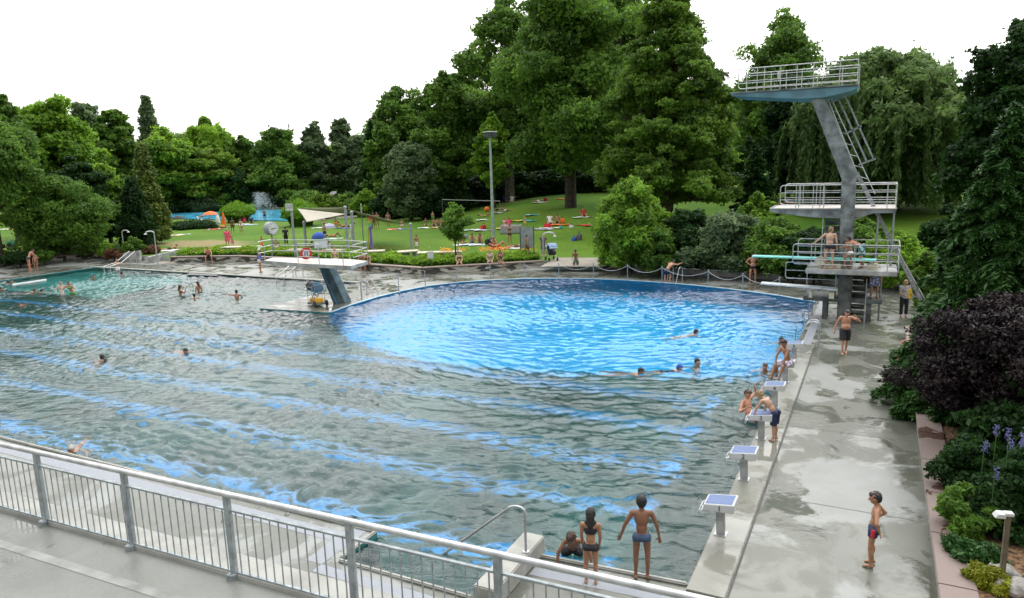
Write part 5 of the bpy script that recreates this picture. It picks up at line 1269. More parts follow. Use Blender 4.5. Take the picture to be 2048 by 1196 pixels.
# mulch ground and plants beside the granite ledge
struct(poly_sheet('mulch_bed', [(1.6, 5.8), (9, 5.8), (9, 30), (4.5, 35.8), (1.6, 31)], [], .38, M_SOIL))
def low_plant(name, P, h, rx, kind, label, n, leaf, seed, prof='dome', **k):
    return tree(name, label, P, h, rx, kind, prof, base=0, nl=k.pop('nl', 40), lr=k.pop('lr', rx * .3), n=n, leaf=leaf, seed=seed, cat='shrub', trunk=.025, nlimb=8, stem='stem', crown='foliage', low=.05, **k)
Z = .38
P = at(1945, 1110, Z); low_plant('dwarf_conifer', P, .32, .45, 'spruce', 'low green creeping conifer on the mulch beside the yellow one', 6000, .045, 290, aspect=1.8)
P = at(1978, 1168, Z); low_plant('dwarf_conifer', P, .26, .34, 'yellowc', 'bright yellow dwarf conifer at the lower right corner', 7000, .04, 291, aspect=1.8)
P = at(1935, 1060, Z); low_plant('shrub', P, .85, .58, 'mid', 'blue green feathery shrub beside the granite ledge', 12000, .05, 292, 'dome', aspect=1.6)
P = at(1935, 985, Z); low_plant('shrub', P, 1.1, .7, 'dark', 'green shrub with shade-darkened leaves behind the blue green feathery one', 12000, .06, 293)  # this and the next dark shrubs: deep shade put into the leaf colour
P = at(1998, 1060, Z); low_plant('shrub', P, 1.0, .7, 'dark', 'green perennial plant behind the garden lamp', 11000, .06, 294)
P = at(2040, 1060, Z); low_plant('shrub', P, 1.5, .8, 'dark', 'tall perennial at the right edge carrying lilac flower spikes', 13000, .07, 295)
r = np.random.default_rng(296); fl = thing('lilac_flowers', 'cluster of lilac flower spikes above the perennials at the right edge', 'flowers', P); pts = []; 
for k in range(16):
    x, y = r.uniform(-.7, .7), r.uniform(-.6, .7); z0 = r.uniform(1.0, 1.75)
    for j in range(60): pts.append((x + r.normal() * .025, y + r.normal() * .025, z0 + .22 * r.random()))
pts = np.array(pts); leaf_mesh('petals', pts, unit(r, len(pts)), np.full(len(pts), .017), r.random(len(pts)), G['lilac'], 1, None, fl, r)
b = MB()
for k in range(0, len(pts), 60): b.tube([(pts[k][0], pts[k][1], .2), (pts[k][0], pts[k][1], pts[k][2])], .006, 5)
b.build('stem', mat('green_stem', (.05, .12, .02)), fl)
P = at(1975, 940, Z); low_plant('shrub', P, 1.5, .8, 'dark', 'large leaved shrub with painted-in shade right of the granite ledge', 5000, .11, 297, shell=.5)  # dark leaf colour again paints the deep shade, on the next plant too
P = at(2030, 930, Z); low_plant('shrub', P, 2.2, 1.0, 'dark', 'tall broad leaved plant against the dark purple bush', 5000, .12, 298)
for px, py, s, lb in ((2005, 1150, .2, 'pale rock beside the yellow dwarf conifer'), (2030, 1185, .26, 'larger pale rock at the very lower right corner'), (1990, 1140, .12, 'small pale rock behind the yellow dwarf conifer')):
    P = at(px, py, Z); me = MB(); me.ball((0, 0, s * .3), s, 12, (1.2, .9, .5)); me.v = [(x * (1 + .18 * math.sin(9 * y / s + x)), y * (1 + .15 * math.cos(7 * x / s)), z * (1 + .2 * math.sin(5 * x / s))) for x, y, z in me.v]
    o = me.build('rock', mat('pale_rock', (.22, .21, .19), .8, var=.25, scale=8, bump=.5, bscale=20), sm=True); o.location = P; tag(o, lb, 'rock')
# the near spruce, the purple bush and what lies in their shade
P = Vector((2.95, 22.6, .36)); h = height_to(P, 200) - P.z
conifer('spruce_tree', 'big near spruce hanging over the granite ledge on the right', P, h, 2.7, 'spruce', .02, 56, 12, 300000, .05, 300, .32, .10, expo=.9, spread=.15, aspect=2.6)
P = Vector((2.75, 18.7, .36)); tree('purple_bush', 'large dark purple leaved bush in front of the near spruce', P, 3.45, 2.05, 'purple', 'round', base=.16, nl=150, lr=.42, n=90000, leaf=.05, seed=301, cat='shrub', trunk=.12, nlimb=30, aspect=1.2, stem='stem', crown='foliage', low=.05, ragged=.35)
P = Vector((3.5, 15.6, .36)); tree('shrub', 'deep green shrub in the shade below the dark purple bush', P, 1.9, 1.3, 'dark', 'dome', base=0, nl=60, lr=.4, n=20000, leaf=.07, seed=302, cat='shrub', trunk=.05, nlimb=10, stem='stem', crown='foliage', low=.05)
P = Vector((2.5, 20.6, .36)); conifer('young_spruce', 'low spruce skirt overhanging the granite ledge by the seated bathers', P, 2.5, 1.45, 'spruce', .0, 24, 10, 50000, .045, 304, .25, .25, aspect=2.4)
P = Vector((5.2, 19.5, .36)); tree('shrub', 'dark shrub filling the right edge beside the near spruce', P, 4.6, 1.9, 'dark', 'round', base=0, nl=80, lr=.5, n=40000, leaf=.08, seed=305, cat='shrub', trunk=.08, nlimb=14, stem='stem', crown='foliage', low=.05)
# ------------------------------------------------------------ people
SK = {k: mat('skin_' + k, c, .45, var=.07, scale=9, bump=.05) for k, c in dict(
    pale=(.54, .34, .245), light=(.47, .275, .18), tan=(.35, .175, .10), brown=(.21, .095, .05), red=(.49, .235, .15), dark=(.16, .07, .04)).items()}
HR = {k: mat('hair_' + k, c, .5, var=.25, scale=30, bump=.5, bscale=60) for k, c in dict(black=(.012, .010, .009), brown=(.045, .024, .012), blond=(.42, .29, .12), fair=(.26, .17, .08), grey=(.35, .34, .32), red=(.2, .06, .02)).items()}
CL = {}
def cloth(name, c):
    if name not in CL: CL[name] = mat('cloth_' + name, c, .75, var=.12, scale=12)
    return CL[name]
for k, c in dict(black=(.012, .012, .016), navy=(.012, .02, .07), blue=(.03, .09, .4), white=(.7, .7, .7), red=(.55, .02, .03), pink=(.75, .06, .18), orange=(.8, .16, .02), grey=(.3, .31, .33), turq=(.05, .4, .42), green=(.08, .3, .06), brown=(.12, .06, .03), yellow=(.7, .5, .03), dgrey=(.09, .09, .1), lilac=(.4, .38, .5), steel=(.03, .06, .12)).items(): cloth(k, c)
def pattern(name, a, b_, scale=9):
    m = bpy.data.materials.new('cloth_' + name); m.use_nodes = True; nt = m.node_tree; b = nt.nodes['Principled BSDF']; tc = nt.nodes.new('ShaderNodeTexCoord')
    v = nt.nodes.new('ShaderNodeTexNoise'); v.inputs['Scale'].default_value = scale; v.inputs['Detail'].default_value = 2; r = nt.nodes.new('ShaderNodeValToRGB'); r.color_ramp.interpolation = 'CONSTANT'
    e = r.color_ramp.elements; e[0].color = (*a, 1); e[1].position = .5; e[1].color = (*b_, 1); e2 = r.color_ramp.elements.new(.6); e2.color = (a[0] * .35, a[1] * .35, a[2] * .35, 1)
    nt.links.new(tc.outputs['Object'], v.inputs['Vector']); nt.links.new(v.outputs['Fac'], r.inputs[0]); nt.links.new(r.outputs[0], b.inputs['Base Color']); b.inputs['Roughness'].default_value = .8; CL[name] = m
pattern('floral', (.62, .60, .68), (.2, .15, .2)); pattern('surf', (.35, .62, .62), (.03, .06, .1), 6); pattern('camo', (.2, .25, .17), (.08, .12, .09), 8); pattern('bluefl', (.35, .4, .6), (.08, .1, .22), 9)

def V(*a): return Vector(a)
def cone_(b, p, q_, r0, r1, n=12, cap=True):
    p, q_ = Vector(p), Vector(q_)
    b.tube([p, q_], [r0, r1], n)
    if cap: b.ball(p, r0, n); b.ball(q_, r1, n)
DG = None
def fuse(b, name, vox, smooth_n, m, parent, fac=.5):
    """union of the shaped volumes as one continuous skin"""
    me = bpy.data.meshes.new(name + '_src'); me.from_pydata(b.v, [], b.f)
    bm = bmesh.new(); bm.from_mesh(me); bmesh.ops.recalc_face_normals(bm, faces=bm.faces); bm.to_mesh(me); bm.free()
    o = bpy.data.objects.new(name + '_src', me); COL.objects.link(o)
    rm = o.modifiers.new('r', 'REMESH'); rm.mode = 'VOXEL'; rm.voxel_size = vox
    sm = o.modifiers.new('s', 'SMOOTH'); sm.iterations = smooth_n; sm.factor = fac
    dg = bpy.context.evaluated_depsgraph_get(); m2 = bpy.data.meshes.new_from_object(o.evaluated_get(dg)); m2.name = name
    bpy.data.objects.remove(o); bpy.data.meshes.remove(me)
    m2.materials.clear(); m2.materials.append(m)
    for p in m2.polygons: p.use_smooth = True
    ob = bpy.data.objects.new(name, m2); COL.objects.link(ob); ob.parent = parent
    ob.material_slots[0].link = 'OBJECT'; ob.material_slots[0].material = m
    return ob

STAND = dict(sp=(0, .02, 1), nk=(0, .12, 1), fc=(0, 1, 0), ur=(.16, -.03, -1), lr=(.06, .12, -1), ul=(-.16, -.03, -1), ll=(-.06, .12, -1),
             tr=(.06, .03, -1), sr=(.0, -.03, -1), tl=(-.06, .03, -1), sl=(.0, -.03, -1))
def pose(**k): d = dict(STAND); d.update(k); return d
POSES = dict(
    stand=pose(), relaxed=pose(ur=(.22, .05, -1), lr=(.0, .35, -1), tl=(-.12, .12, -1), sl=(-.02, -.1, -1)),
    hips=pose(ur=(.62, -.25, -.75), lr=(-.72, .35, -.45), ul=(-.62, -.25, -.75), ll=(.72, .35, -.45), tr=(.13, 0, -1), tl=(-.13, 0, -1)),
    walk=pose(tr=(.02, .38, -1), sr=(0, -.05, -1), tl=(-.02, -.25, -1), sl=(0, -.5, -1), ur=(.2, -.3, -1), lr=(.05, .1, -1), ul=(-.2, .3, -1), ll=(-.05, .5, -1)),
    run=pose(sp=(0, .25, 1), tr=(.03, .75, -1), sr=(0, -.35, -1), tl=(-.03, -.35, -1), sl=(0, -1.2, -.75), ur=(.2, -.5, -.8), lr=(0, .7, -.5), ul=(-.2, .5, -.8), ll=(.1, .9, .1)),
    bend=pose(sp=(0, .95, .35), nk=(0, 1, -.3), fc=(0, .6, -.8), ur=(.1, .3, -1), lr=(0, .3, -1), ul=(-.1, .3, -1), ll=(0, .3, -1), tr=(.08, .15, -1), tl=(-.08, .1, -1), sr=(0, -.25, -1), sl=(0, -.22, -1)),
    bench=pose(sp=(0, .10, 1), nk=(0, .3, 1), tr=(.2, 1, -.05), tl=(-.2, 1, -.05), sr=(.02, .05, -1), sl=(-.02, .05, -1), ur=(.2, .25, -1), lr=(-.25, .9, -.25), ul=(-.2, .25, -1), ll=(.25, .9, -.25)),
    bench_lean=pose(sp=(0, .45, 1), nk=(0, .4, 1), tr=(.3, 1, -.05), tl=(-.3, 1, -.05), sr=(.05, .1, -1), sl=(-.05, .1, -1), ur=(.2, .7, -.8), lr=(-.45, .5, .5), ul=(-.2, .7, -.8), ll=(.1, .7, -.5)),
    bench_cross=pose(sp=(0, .0, 1), tr=(-.05, 1, .05), tl=(-.1, 1, -.05), sr=(-.55, .75, -.5), sl=(-.02, .05, -1), ur=(.15, .15, -1), lr=(-.5, .8, -.1), ul=(-.15, .15, -1), ll=(.5, .8, -.1)),
    sit=pose(sp=(0, -.2, 1), nk=(0, .2, 1), tr=(.35, 1, .25), tl=(-.35, 1, .25), sr=(-.1, .75, -.65), sl=(.1, .75, -.65), ur=(.3, -.55, -.8), lr=(.05, -.2, -1), ul=(-.3, -.55, -.8), ll=(-.05, -.2, -1)),
    sit_knees=pose(sp=(0, .25, 1), nk=(0, .5, 1), tr=(.12, .75, .8), tl=(-.12, .75, .8), sr=(.0, .2, -1), sl=(.0, .2, -1), ur=(.1, .8, -.5), lr=(-.3, .8, -.1), ul=(-.1, .8, -.5), ll=(.3, .8, -.1)),
    lie_back=pose(sp=(0, -1, .08), nk=(0, -1, .25), fc=(0, .15, 1), tr=(.1, .75, .75), tl=(-.1, .75, .75), sr=(0, .55, -.85), sl=(0, .55, -.85), ur=(.45, .6, -.05), lr=(.1, 1, 0), ul=(-.45, .6, -.05), ll=(-.1, 1, 0)),
    lie_front=pose(sp=(0, 1, .28), nk=(0, .7, .7), fc=(0, 1, 0), tr=(.1, -1, -.02), tl=(-.1, -1, -.02), sr=(0, -1, .02), sl=(0, -1, .02), ur=(.3, .5, -.8), lr=(-.4, 1, -.05), ul=(-.3, .5, -.8), ll=(.4, 1, -.05)),
    recline=pose(sp=(0, -.75, .7), nk=(0, -.2, 1), tr=(.12, .9, .5), tl=(-.12, 1, .1), sr=(0, .6, -.8), sl=(0, 1, -.06), ur=(.35, -.4, -.85), lr=(.1, -.3, -.9), ul=(-.35, -.4, -.85), ll=(-.1, -.3, -.9)),
    squat=pose(sp=(0, .5, .85), tr=(.4, .9, -.1), tl=(-.4, .9, -.1), sr=(0, -.35, -1), sl=(0, -.35, -1), ur=(.1, .9, -.5), lr=(-.2, .9, -.4), ul=(-.1, .9, -.5), ll=(.2, .9, -.4)),
    wade=pose(ur=(.7, .2, -.5), lr=(.4, .8, -.15), ul=(-.7, .2, -.5), ll=(-.4, .8, -.15)),
    wade_point=pose(ul=(-1, .2, .15), ll=(-1, .1, .1), ur=(.5, .2, -.7), lr=(.7, .1, -.4)),
    swim=pose(sp=(0, 1, .18), nk=(0, .5, 1), fc=(0, 1, .1), tr=(.15, -1, -.25), tl=(-.15, -1, -.25), sr=(.1, -1, -.1), sl=(-.1, -1, -.1), ur=(.6, .8, -.05), lr=(.1, 1, -.1), ul=(-.6, .8, -.05), ll=(-.1, 1, -.1)),
    arms_up=pose(ur=(.85, .1, .45), lr=(.95, .1, .2), ul=(-.85, .1, .45), ll=(-.95, .1, .2)),
    hold=pose(ur=(.15, .2, -1), lr=(-.2, .9, -.1), ul=(-.15, .2, -1), ll=(.2, .9, -.1)),
    rail=pose(nk=(.1, .1, 1), fc=(.7, .7, 0), ul=(-.8, .15, -.75), ll=(-.75, .35, -.65), ur=(.22, .05, -1), lr=(.08, .15, -1), tr=(.12, 0, -1), tl=(-.1, 0, -1)),
)
def skeleton(P, H, child=0.0):
    """joint positions for a pose; child 0..1 gives a larger head and shorter legs"""
    n = lambda k: Vector(P[k]).normalized()
    hs = 1 + .32 * child; ls = 1 - .07 * child
    J = {}; pel = V(0, 0, 0)
    sp, nk, fc = n('sp'), n('nk'), n('fc'); X = Vector(P.get('ax', (1, 0, 0))).normalized(); HX = Vector(P.get('hx', (1, 0, 0))).normalized()
    w = (.108 - .012 * child) * P.get('w', 1) ; hw = .052 * P.get('hipw', 1)
    J['pel'] = pel; J['waist'] = pel + sp * .10 * H; J['chest'] = pel + sp * .215 * H; J['neck'] = pel + sp * .305 * H
    J['headb'] = J['neck'] + nk * .035 * H; J['head'] = J['neck'] + nk * (.035 + .062 * hs) * H + fc * .008 * H
    for s, a, b_, c, d in ((1, 'ur', 'lr', 'tr', 'sr'), (-1, 'ul', 'll', 'tl', 'sl')):
        k = 'R' if s > 0 else 'L'
        sh = pel + sp * .285 * H + X * s * w * H; J['sh' + k] = sh; J['el' + k] = sh + n(a) * .172 * H; J['wr' + k] = J['el' + k] + n(b_) * .148 * H
        hp = pel + HX * s * hw * H - sp * .01 * H; J['hip' + k] = hp; J['kn' + k] = hp + n(c) * .242 * H * ls; J['an' + k] = J['kn' + k] + n(d) * .232 * H * ls
        J['hd' + k] = n(b_); f = P.get('f' + k.lower())
        if f is None:
            sd = n(d); fw = Vector((fc.x, fc.y, 0)); fw = fw if fw.length > .3 else V(0, 1, 0); f = fw - sd * fw.dot(sd)
            if P.get('toes'): f = sd
        J['ft' + k] = Vector(f).normalized()
    J['sp'], J['nkd'], J['fc'], J['X'], J['HX'], J['hs'] = sp, nk, fc, X, HX, hs
    return J
def person(P, H, J=None, child=0, fat=1.0, sex='m', skin='light', hair='brown', hairlen=0, wear=(), vox=.02, hands=True, label='', group=None, rz=0, loc=(0, 0, 0), seat=None, name='person', lift=None, face=True, cat='person'):
    J = skeleton(P, H, child); b = MB(); h = H; f = fat
    X, sp, fc = J['X'], J['sp'], J['fc']; bw = sp.cross(X) * -1  # chest forward
    fwd = X.cross(sp) * -1
    if fwd.dot(fc) < -.3 and False: fwd = -fwd
    def ell(c, rx, ry, rz_, up, ax, b=b, n=14):
        up = Vector(up).normalized(); ax = (Vector(ax) - up * Vector(ax).dot(up)).normalized(); yy = up.cross(ax); m = Matrix((ax, yy, up)).transposed(); o = len(b.v); t = MB(); t.ball((0, 0, 0), 1, n, (rx, ry, rz_))
        b.add([tuple(m @ Vector(v) + Vector(c)) for v in t.v], t.f)
    gw = 1.0 if sex == 'm' else .94; cw = P.get('w', 1)
    # torso
    ell(J['chest'], .088 * h * gw * f ** .5 * cw, .058 * h * f ** .5, .105 * h, sp, X)
    ell(J['chest'] + sp * .045 * h, .098 * h * gw * cw, .047 * h, .05 * h, sp, X)
    ell(J['waist'], (.070 if sex == 'm' else .062) * h * f, .052 * h * f, .09 * h, sp, X)
    if fat > 1.15: ell(J['waist'] - sp * .01 * h + fwd * .028 * h, .078 * h * f ** .5, .055 * h * f, .075 * h, sp, X)
    ell(J['pel'] + sp * .01 * h, (.078 if sex == 'm' else .086) * h * f ** .6, .056 * h * f ** .6, .06 * h, sp, J['HX'])
    if sex == 'f' and child < .5:
        for s in (-1, 1): ell(J['chest'] + X * s * .042 * h + fwd * .045 * h + sp * .005 * h, .034 * h, .03 * h, .034 * h, sp, X)
    cone_(b, J['neck'] - sp * .02 * h, J['headb'] + J['nkd'] * .02 * h, .033 * h, .029 * h)
    for k, s in (('R', 1), ('L', -1)):
        cone_(b, J['neck'] - sp * .018 * h, J['sh' + k] - sp * .004 * h, .028 * h, .031 * h)
        cone_(b, J['sh' + k], J['el' + k], .031 * h * f ** .4, .0225 * h); cone_(b, J['el' + k], J['wr' + k], .0235 * h, .0155 * h)
        mid = J['sh' + k].lerp(J['el' + k], .4); ell(mid, .028 * h * f ** .4, .028 * h, .06 * h, J['el' + k] - J['sh' + k], X)
        cone_(b, J['hip' + k], J['kn' + k], .052 * h * f ** .6, .031 * h); cone_(b, J['kn' + k], J['an' + k], .030 * h, .0195 * h)
        sd = (J['an' + k] - J['kn' + k]).normalized(); back = -J['ft' + k]; ell(J['kn' + k].lerp(J['an' + k], .3) + back * .010 * h, .030 * h, .032 * h, .075 * h, sd, J['HX'])
        ell(J['hip' + k] + J['HX'] * s * -.008 * h - fwd * .028 * h - sp * .005 * h, .044 * h, .043 * h, .046 * h, sp, J['HX'])
        ft = J['ft' + k]; a0 = J['an' + k]; dn = Vector((0, 0, -1)) if abs(sd.z) > .5 else sd
        heel = a0 + dn * .026 * h - ft * .022 * h; toe = a0 + dn * .032 * h + ft * .085 * h
        cone_(b, heel, a0 + dn * .024 * h + ft * .04 * h, .021 * h, .021 * h, 10); cone_(b, a0 + dn * .026 * h + ft * .03 * h, toe, .021 * h, .0125 * h, 10)
        cone_(b, a0, heel, .019 * h, .019 * h, 10)
        # hand
        hd = J['hd' + k]; wr = J['wr' + k]; sd_ = hd.cross(fwd if abs(hd.dot(fwd)) < .9 else sp)
        if sd_.length < .1: sd_ = X
        sd_.normalize(); palm = wr + hd * .032 * h
        nrm = hd.cross(sd_).normalized()
        ell(palm, .021 * h, .0115 * h, .030 * h, hd, sd_, n=10)
        if hands and vox <= .0125:
            for i, (o_, L_) in enumerate(((-.015, .042), (-.005, .048), (.005, .045), (.015, .036))):
                p0 = palm + hd * .018 * h + sd_ * o_ * h; p1 = p0 + (hd + nrm * .12 * s + sd_ * o_ * 6).normalized() * L_ * .55 * h; p2 = p1 + (hd + nrm * .5 * s).normalized() * L_ * .5 * h
                cone_(b, p0, p1, .0066 * h, .006 * h, 8); cone_(b, p1, p2, .006 * h, .0052 * h, 8)
            tb = palm - hd * .008 * h + sd_ * -.016 * h; t1 = tb + (hd * .6 - sd_ * .8).normalized() * .026 * h; cone_(b, tb, t1, .0078 * h, .0064 * h, 8); cone_(b, t1, t1 + (hd * .9 - sd_ * .35).normalized() * .02 * h, .0064 * h, .0056 * h, 8)
        else:
            cone_(b, palm, palm + hd * .05 * h + nrm * .008 * h * s, .016 * h, .010 * h, 8)
            cone_(b, palm - sd_ * .01 * h, palm + hd * .02 * h - sd_ * .03 * h, .009 * h, .006 * h, 8)
    # head
    hd_ = J['head']; hs = J['hs']; up = J['nkd']; fx = (fc - up * fc.dot(up)); fx = fx.normalized() if fx.length > .05 else fwd; sx = fx.cross(up).normalized(); r0 = .064 * h * hs
    ell(hd_ + up * .12 * r0 - fx * .08 * r0, r0 * .80, r0 * .97, r0 * 1.0, up, sx, n=16)
    ell(hd_ - up * .32 * r0 + fx * .22 * r0, r0 * .62, r0 * .66, r0 * .72, up, sx, n=14)
    ell(hd_ - up * .78 * r0 + fx * .48 * r0, r0 * .30, r0 * .28, r0 * .24, up, sx, n=10)        # chin
    cone_(b, hd_ + up * .05 * r0 + fx * .82 * r0, hd_ - up * .26 * r0 + fx * 1.02 * r0, .07 * r0, .15 * r0, 8)   # nose
    for s in (-1, 1): ell(hd_ - up * .08 * r0 + sx * s * .80 * r0 - fx * .05 * r0, .09 * r0, .18 * r0, .26 * r0, up, sx, n=8)  # ears
    root = thing(name, label, cat, loc, rz, group)
    body = fuse(b, 'body', vox, 3 if vox < .016 else 2, SK[skin], root, .45)
    # eyes and mouth on the close figures
    if face and vox <= .0125:
        for s in (-1, 1): e = MB(); e.ball(hd_ + up * .02 * r0 + fx * .80 * r0 + sx * s * .30 * r0, .052 * r0, 8); e.build('eye', mat('eye_dark', (.02, .014, .01), .2), root)
        e = MB(); t = MB(); t.ball((0, 0, 0), 1, 8, (.22 * r0, .05 * r0, .05 * r0)); m = Matrix((sx, fx, up)).transposed(); e.add([tuple(m @ Vector(v) + hd_ - up * .50 * r0 + fx * .80 * r0) for v in t.v], t.f); e.build('mouth', mat('lips', (.35, .12, .09), .5), root)
    # hair
    if hair:
        e = MB(); ell(hd_ + up * .20 * r0 - fx * .20 * r0, r0 * .845, r0 * .92, r0 * .96, up, sx, e, 16)
        ell(hd_ + up * .62 * r0 + fx * .30 * r0, r0 * .66, r0 * .56, r0 * .42, up, sx, e, 12)
        ell(hd_ - up * .28 * r0 - fx * .46 * r0, r0 * .70, r0 * .50, r0 * .62, up, sx, e, 12)
        if hairlen:
            dnv = -(up * .4 + Vector((0, 0, .9)).normalized() * .6).normalized(); p0 = hd_ - fx * .55 * r0 - up * .3 * r0; p1 = hd_ - fx * .85 * r0 + dnv * r0 * 1.9; p2 = p1 + dnv * hairlen * r0
            cone_(e, p0, p1, .62 * r0, .50 * r0); cone_(e, p1, p2, .5 * r0, .22 * r0)
            for s in (-1, 1): cone_(e, p0 + sx * s * .4 * r0, p1 + sx * s * .35 * r0, .35 * r0, .26 * r0)
        if hair == 'cap': hm = CL['blue']
        elif hair == 'whitecap': hm = CL['white']
        else: hm = HR[hair]
        ho = fuse(e, 'swim_cap' if hair == 'cap' else 'hair', max(vox * .7, .008), 1, hm, root)
        if vox <= .0125 and hair not in ('cap', 'whitecap'):
            from mathutils import noise
            for v in ho.data.vertices: v.co += v.normal * (noise.noise(Vector((v.co.x * 90, v.co.y * 90, v.co.z * 28))) * .009 + noise.noise(v.co * 25) * .006)
    # clothes
    g = .008 + .002 * h
    wear = [w_ for kc in wear for w_ in ([('briefs', kc[1]), ('top', kc[1])] if kc[0] == 'bikini' else [kc])]
    for kind, colr in wear:
        e = MB(); m = CL[colr]
        def pelv(gr=g, up_=.035): ell(J['pel'] + sp * .012 * h, (.078 if sex == 'm' else .086) * h * f ** .6 + gr, .056 * h * f ** .6 + gr, .06 * h * .9, sp, J['HX'], e); e.tube([J['pel'] - sp * .03 * h, J['pel'] + sp * up_ * h], [.06 * h, .06 * h], 12)
        if kind in ('briefs', 'bikini'):
            ew = 1.0; c0 = J['pel'] + sp * .005 * h; ell(c0, (.080 if sex == 'm' else .088) * h * f ** .6 + g, .066 * h * f ** .6 + g, .05 * h, sp, J['HX'], e); ell(c0 - fwd * .03 * h - sp * .012 * h, .06 * h, .05 * h, .045 * h, sp, J['HX'], e)
            for k, s in (('R', 1), ('L', -1)):
                ell(J['hip' + k] + J['HX'] * s * -.008 * h - fwd * .028 * h - sp * .0 * h, .044 * h + g, .043 * h + g, .038 * h + g, sp, J['HX'], e)
                t0 = J['hip' + k]; t1 = t0.lerp(J['kn' + k], .10); cone_(e, t0, t1, .052 * h * f ** .6 + g * .8, .049 * h * f ** .6 + g * .6)
        if kind in ('shorts', 'trunks', 'trousers', 'boxers'):
            ell(J['pel'] + sp * .01 * h, (.080 if sex == 'm' else .088) * h * f ** .6 + g, .058 * h * f ** .6 + g, .058 * h, sp, J['HX'], e)
            fr = dict(shorts=.86, trunks=.55, boxers=.34, trousers=1.0)[kind]
            for k, s in (('R', 1), ('L', -1)):
                ell(J['hip' + k] - fwd * .028 * h, .044 * h + g, .043 * h + g, .046 * h + g, sp, J['HX'], e)
                t0 = J['hip' + k]; t1 = t0.lerp(J['kn' + k], fr); fl = .020 * h if kind in ('shorts', 'trunks') else .006 * h
                e.ball(t0, .052 * h * f ** .6 + g, 12); r1 = (.052 + (.031 - .052) * fr) * h * f ** .5 + g + fl; e.tube([t0, t1], [.054 * h * f ** .6 + g, r1], 14)
                if kind == 'trousers': e.ball(J['kn' + k], .037 * h + g, 10); e.tube([J['kn' + k], J['kn' + k].lerp(J['an' + k], .8)], [.037 * h + g, .034 * h + g], 12)
        if kind in ('top', 'bikini', 'swimsuit', 'racer'):
            c = J['chest']; 
            if kind == 'bikini' or kind == 'top':
                ell(c + fwd * .004 * h, .088 * h * gw + g, .058 * h + g, .028 * h, sp, X, e)
                if sex == 'f' and child < .5:
                    for s in (-1, 1): ell(c + X * s * .042 * h + fwd * .045 * h + sp * .005 * h, .034 * h + g, .03 * h + g, .034 * h + g, sp, X, e)
            else:
                ell(c - sp * .0 * h, .088 * h * gw * f ** .5 + g, .058 * h * f ** .5 + g, .075 * h, sp, X, e)
                for s in (-1, 1): cone_(e, c + sp * .05 * h + X * s * .035 * h, J['neck'] + X * s * .045 * h - sp * .0 * h, .030 * h, .034 * h)
                if kind == 'swimsuit':
                    ell(J['waist'], .066 * h * f + g, .052 * h * f + g, .1 * h, sp, X, e); ell(J['pel'], .084 * h * f ** .6 + g, .056 * h * f ** .6 + g, .05 * h, sp, J['HX'], e)
                    for k in 'RL': ell(J['hip' + k] - fwd * .028 * h, .044 * h + g, .043 * h + g, .036 * h + g, sp, J['HX'], e)
        if kind in ('shirt', 'dress', 'vest'):
            ell(J['chest'], .092 * h * gw * f ** .5 + g * 1.5, .062 * h * f ** .5 + g * 1.5, .11 * h, sp, X, e); ell(J['chest'] + sp * .045 * h, .100 * h * gw + g, .05 * h + g, .052 * h, sp, X, e)
            e.tube([J['chest'], J['pel'] - sp * .01 * h], [.072 * h * f + g, .078 * h * f ** .6 + g * 2], 14)
            ell(J['waist'], .076 * h * f + g, .06 * h * f + g, .09 * h, sp, X, e)
            if kind != 'vest':
                for k in 'RL': e.ball(J['sh' + k], .034 * h + g, 12); e.tube([J['sh' + k], J['sh' + k].lerp(J['el' + k], .6)], [.034 * h + g, .033 * h + g], 12)
            if kind == 'dress':
                kk = (J['knR'] + J['knL']) / 2; e.tube([J['pel'], J['pel'].lerp(kk, .8)], [.085 * h + g, .13 * h], 16)
        if kind == 'panel':
            t0 = J['hipL'] - J['HX'] * .044 * h + fwd * .004 * h; t1 = t0.lerp(J['knL'] - J['HX'] * .03 * h, .30); e.tube([t0 + sp * .035 * h, t0, t1], [.022 * h, .022 * h + g * .6, .020 * h + g * .6], 12)
        if kind == 'towel':
            kk = (J['knR'] + J['knL']) / 2; e.tube([J['pel'] + sp * .02 * h, J['pel'].lerp(kk, .9)], [.085 * h + g, .085 * h + g], 16)
        nm = dict(briefs='swim_briefs', bikini='bikini', shorts='swim_shorts', trunks='swim_shorts', boxers='swim_trunks', trousers='trousers', top='bikini_top', racer='sports_top', swimsuit='swimsuit', shirt='shirt', dress='dress', vest='vest', towel='towel_wrap', panel='side_panel')[kind]
        fuse(e, nm, max(vox * .8, .009), 1, m, root, .3)
    # stand on / sit on the surface
    zs = [v.co.z for v in body.data.vertices]; mn = min(zs)
    root['base_shift'] = 0.0
    if seat is None: dz = -mn
    else: dz = seat          # pelvis height above loc
    if lift is not None: dz = lift
    for c in KIDS(root): c.data.transform(Matrix.Translation((0, 0, dz)))
    del root['base_shift']
    return root

def faced(P, deg):
    """rotation: 0 = back to the camera, 90 = facing right in the picture, 180 = facing the camera"""
    return bearing(P) - R(deg)
VOX = dict(near=.0105, mid=.016, far=.026)
def put(px, py, z, H, po, deg, label, q_='mid', zoff=0, **k):
    P = at(px, py, z) if z is not None else at(px, py); P = P + Vector((0, 0, zoff))
    pp = dict(POSES[po]) if isinstance(po, str) else po
    return person(pp, H, loc=P, rz=faced(P, deg), vox=VOX[q_], label=label, **k)

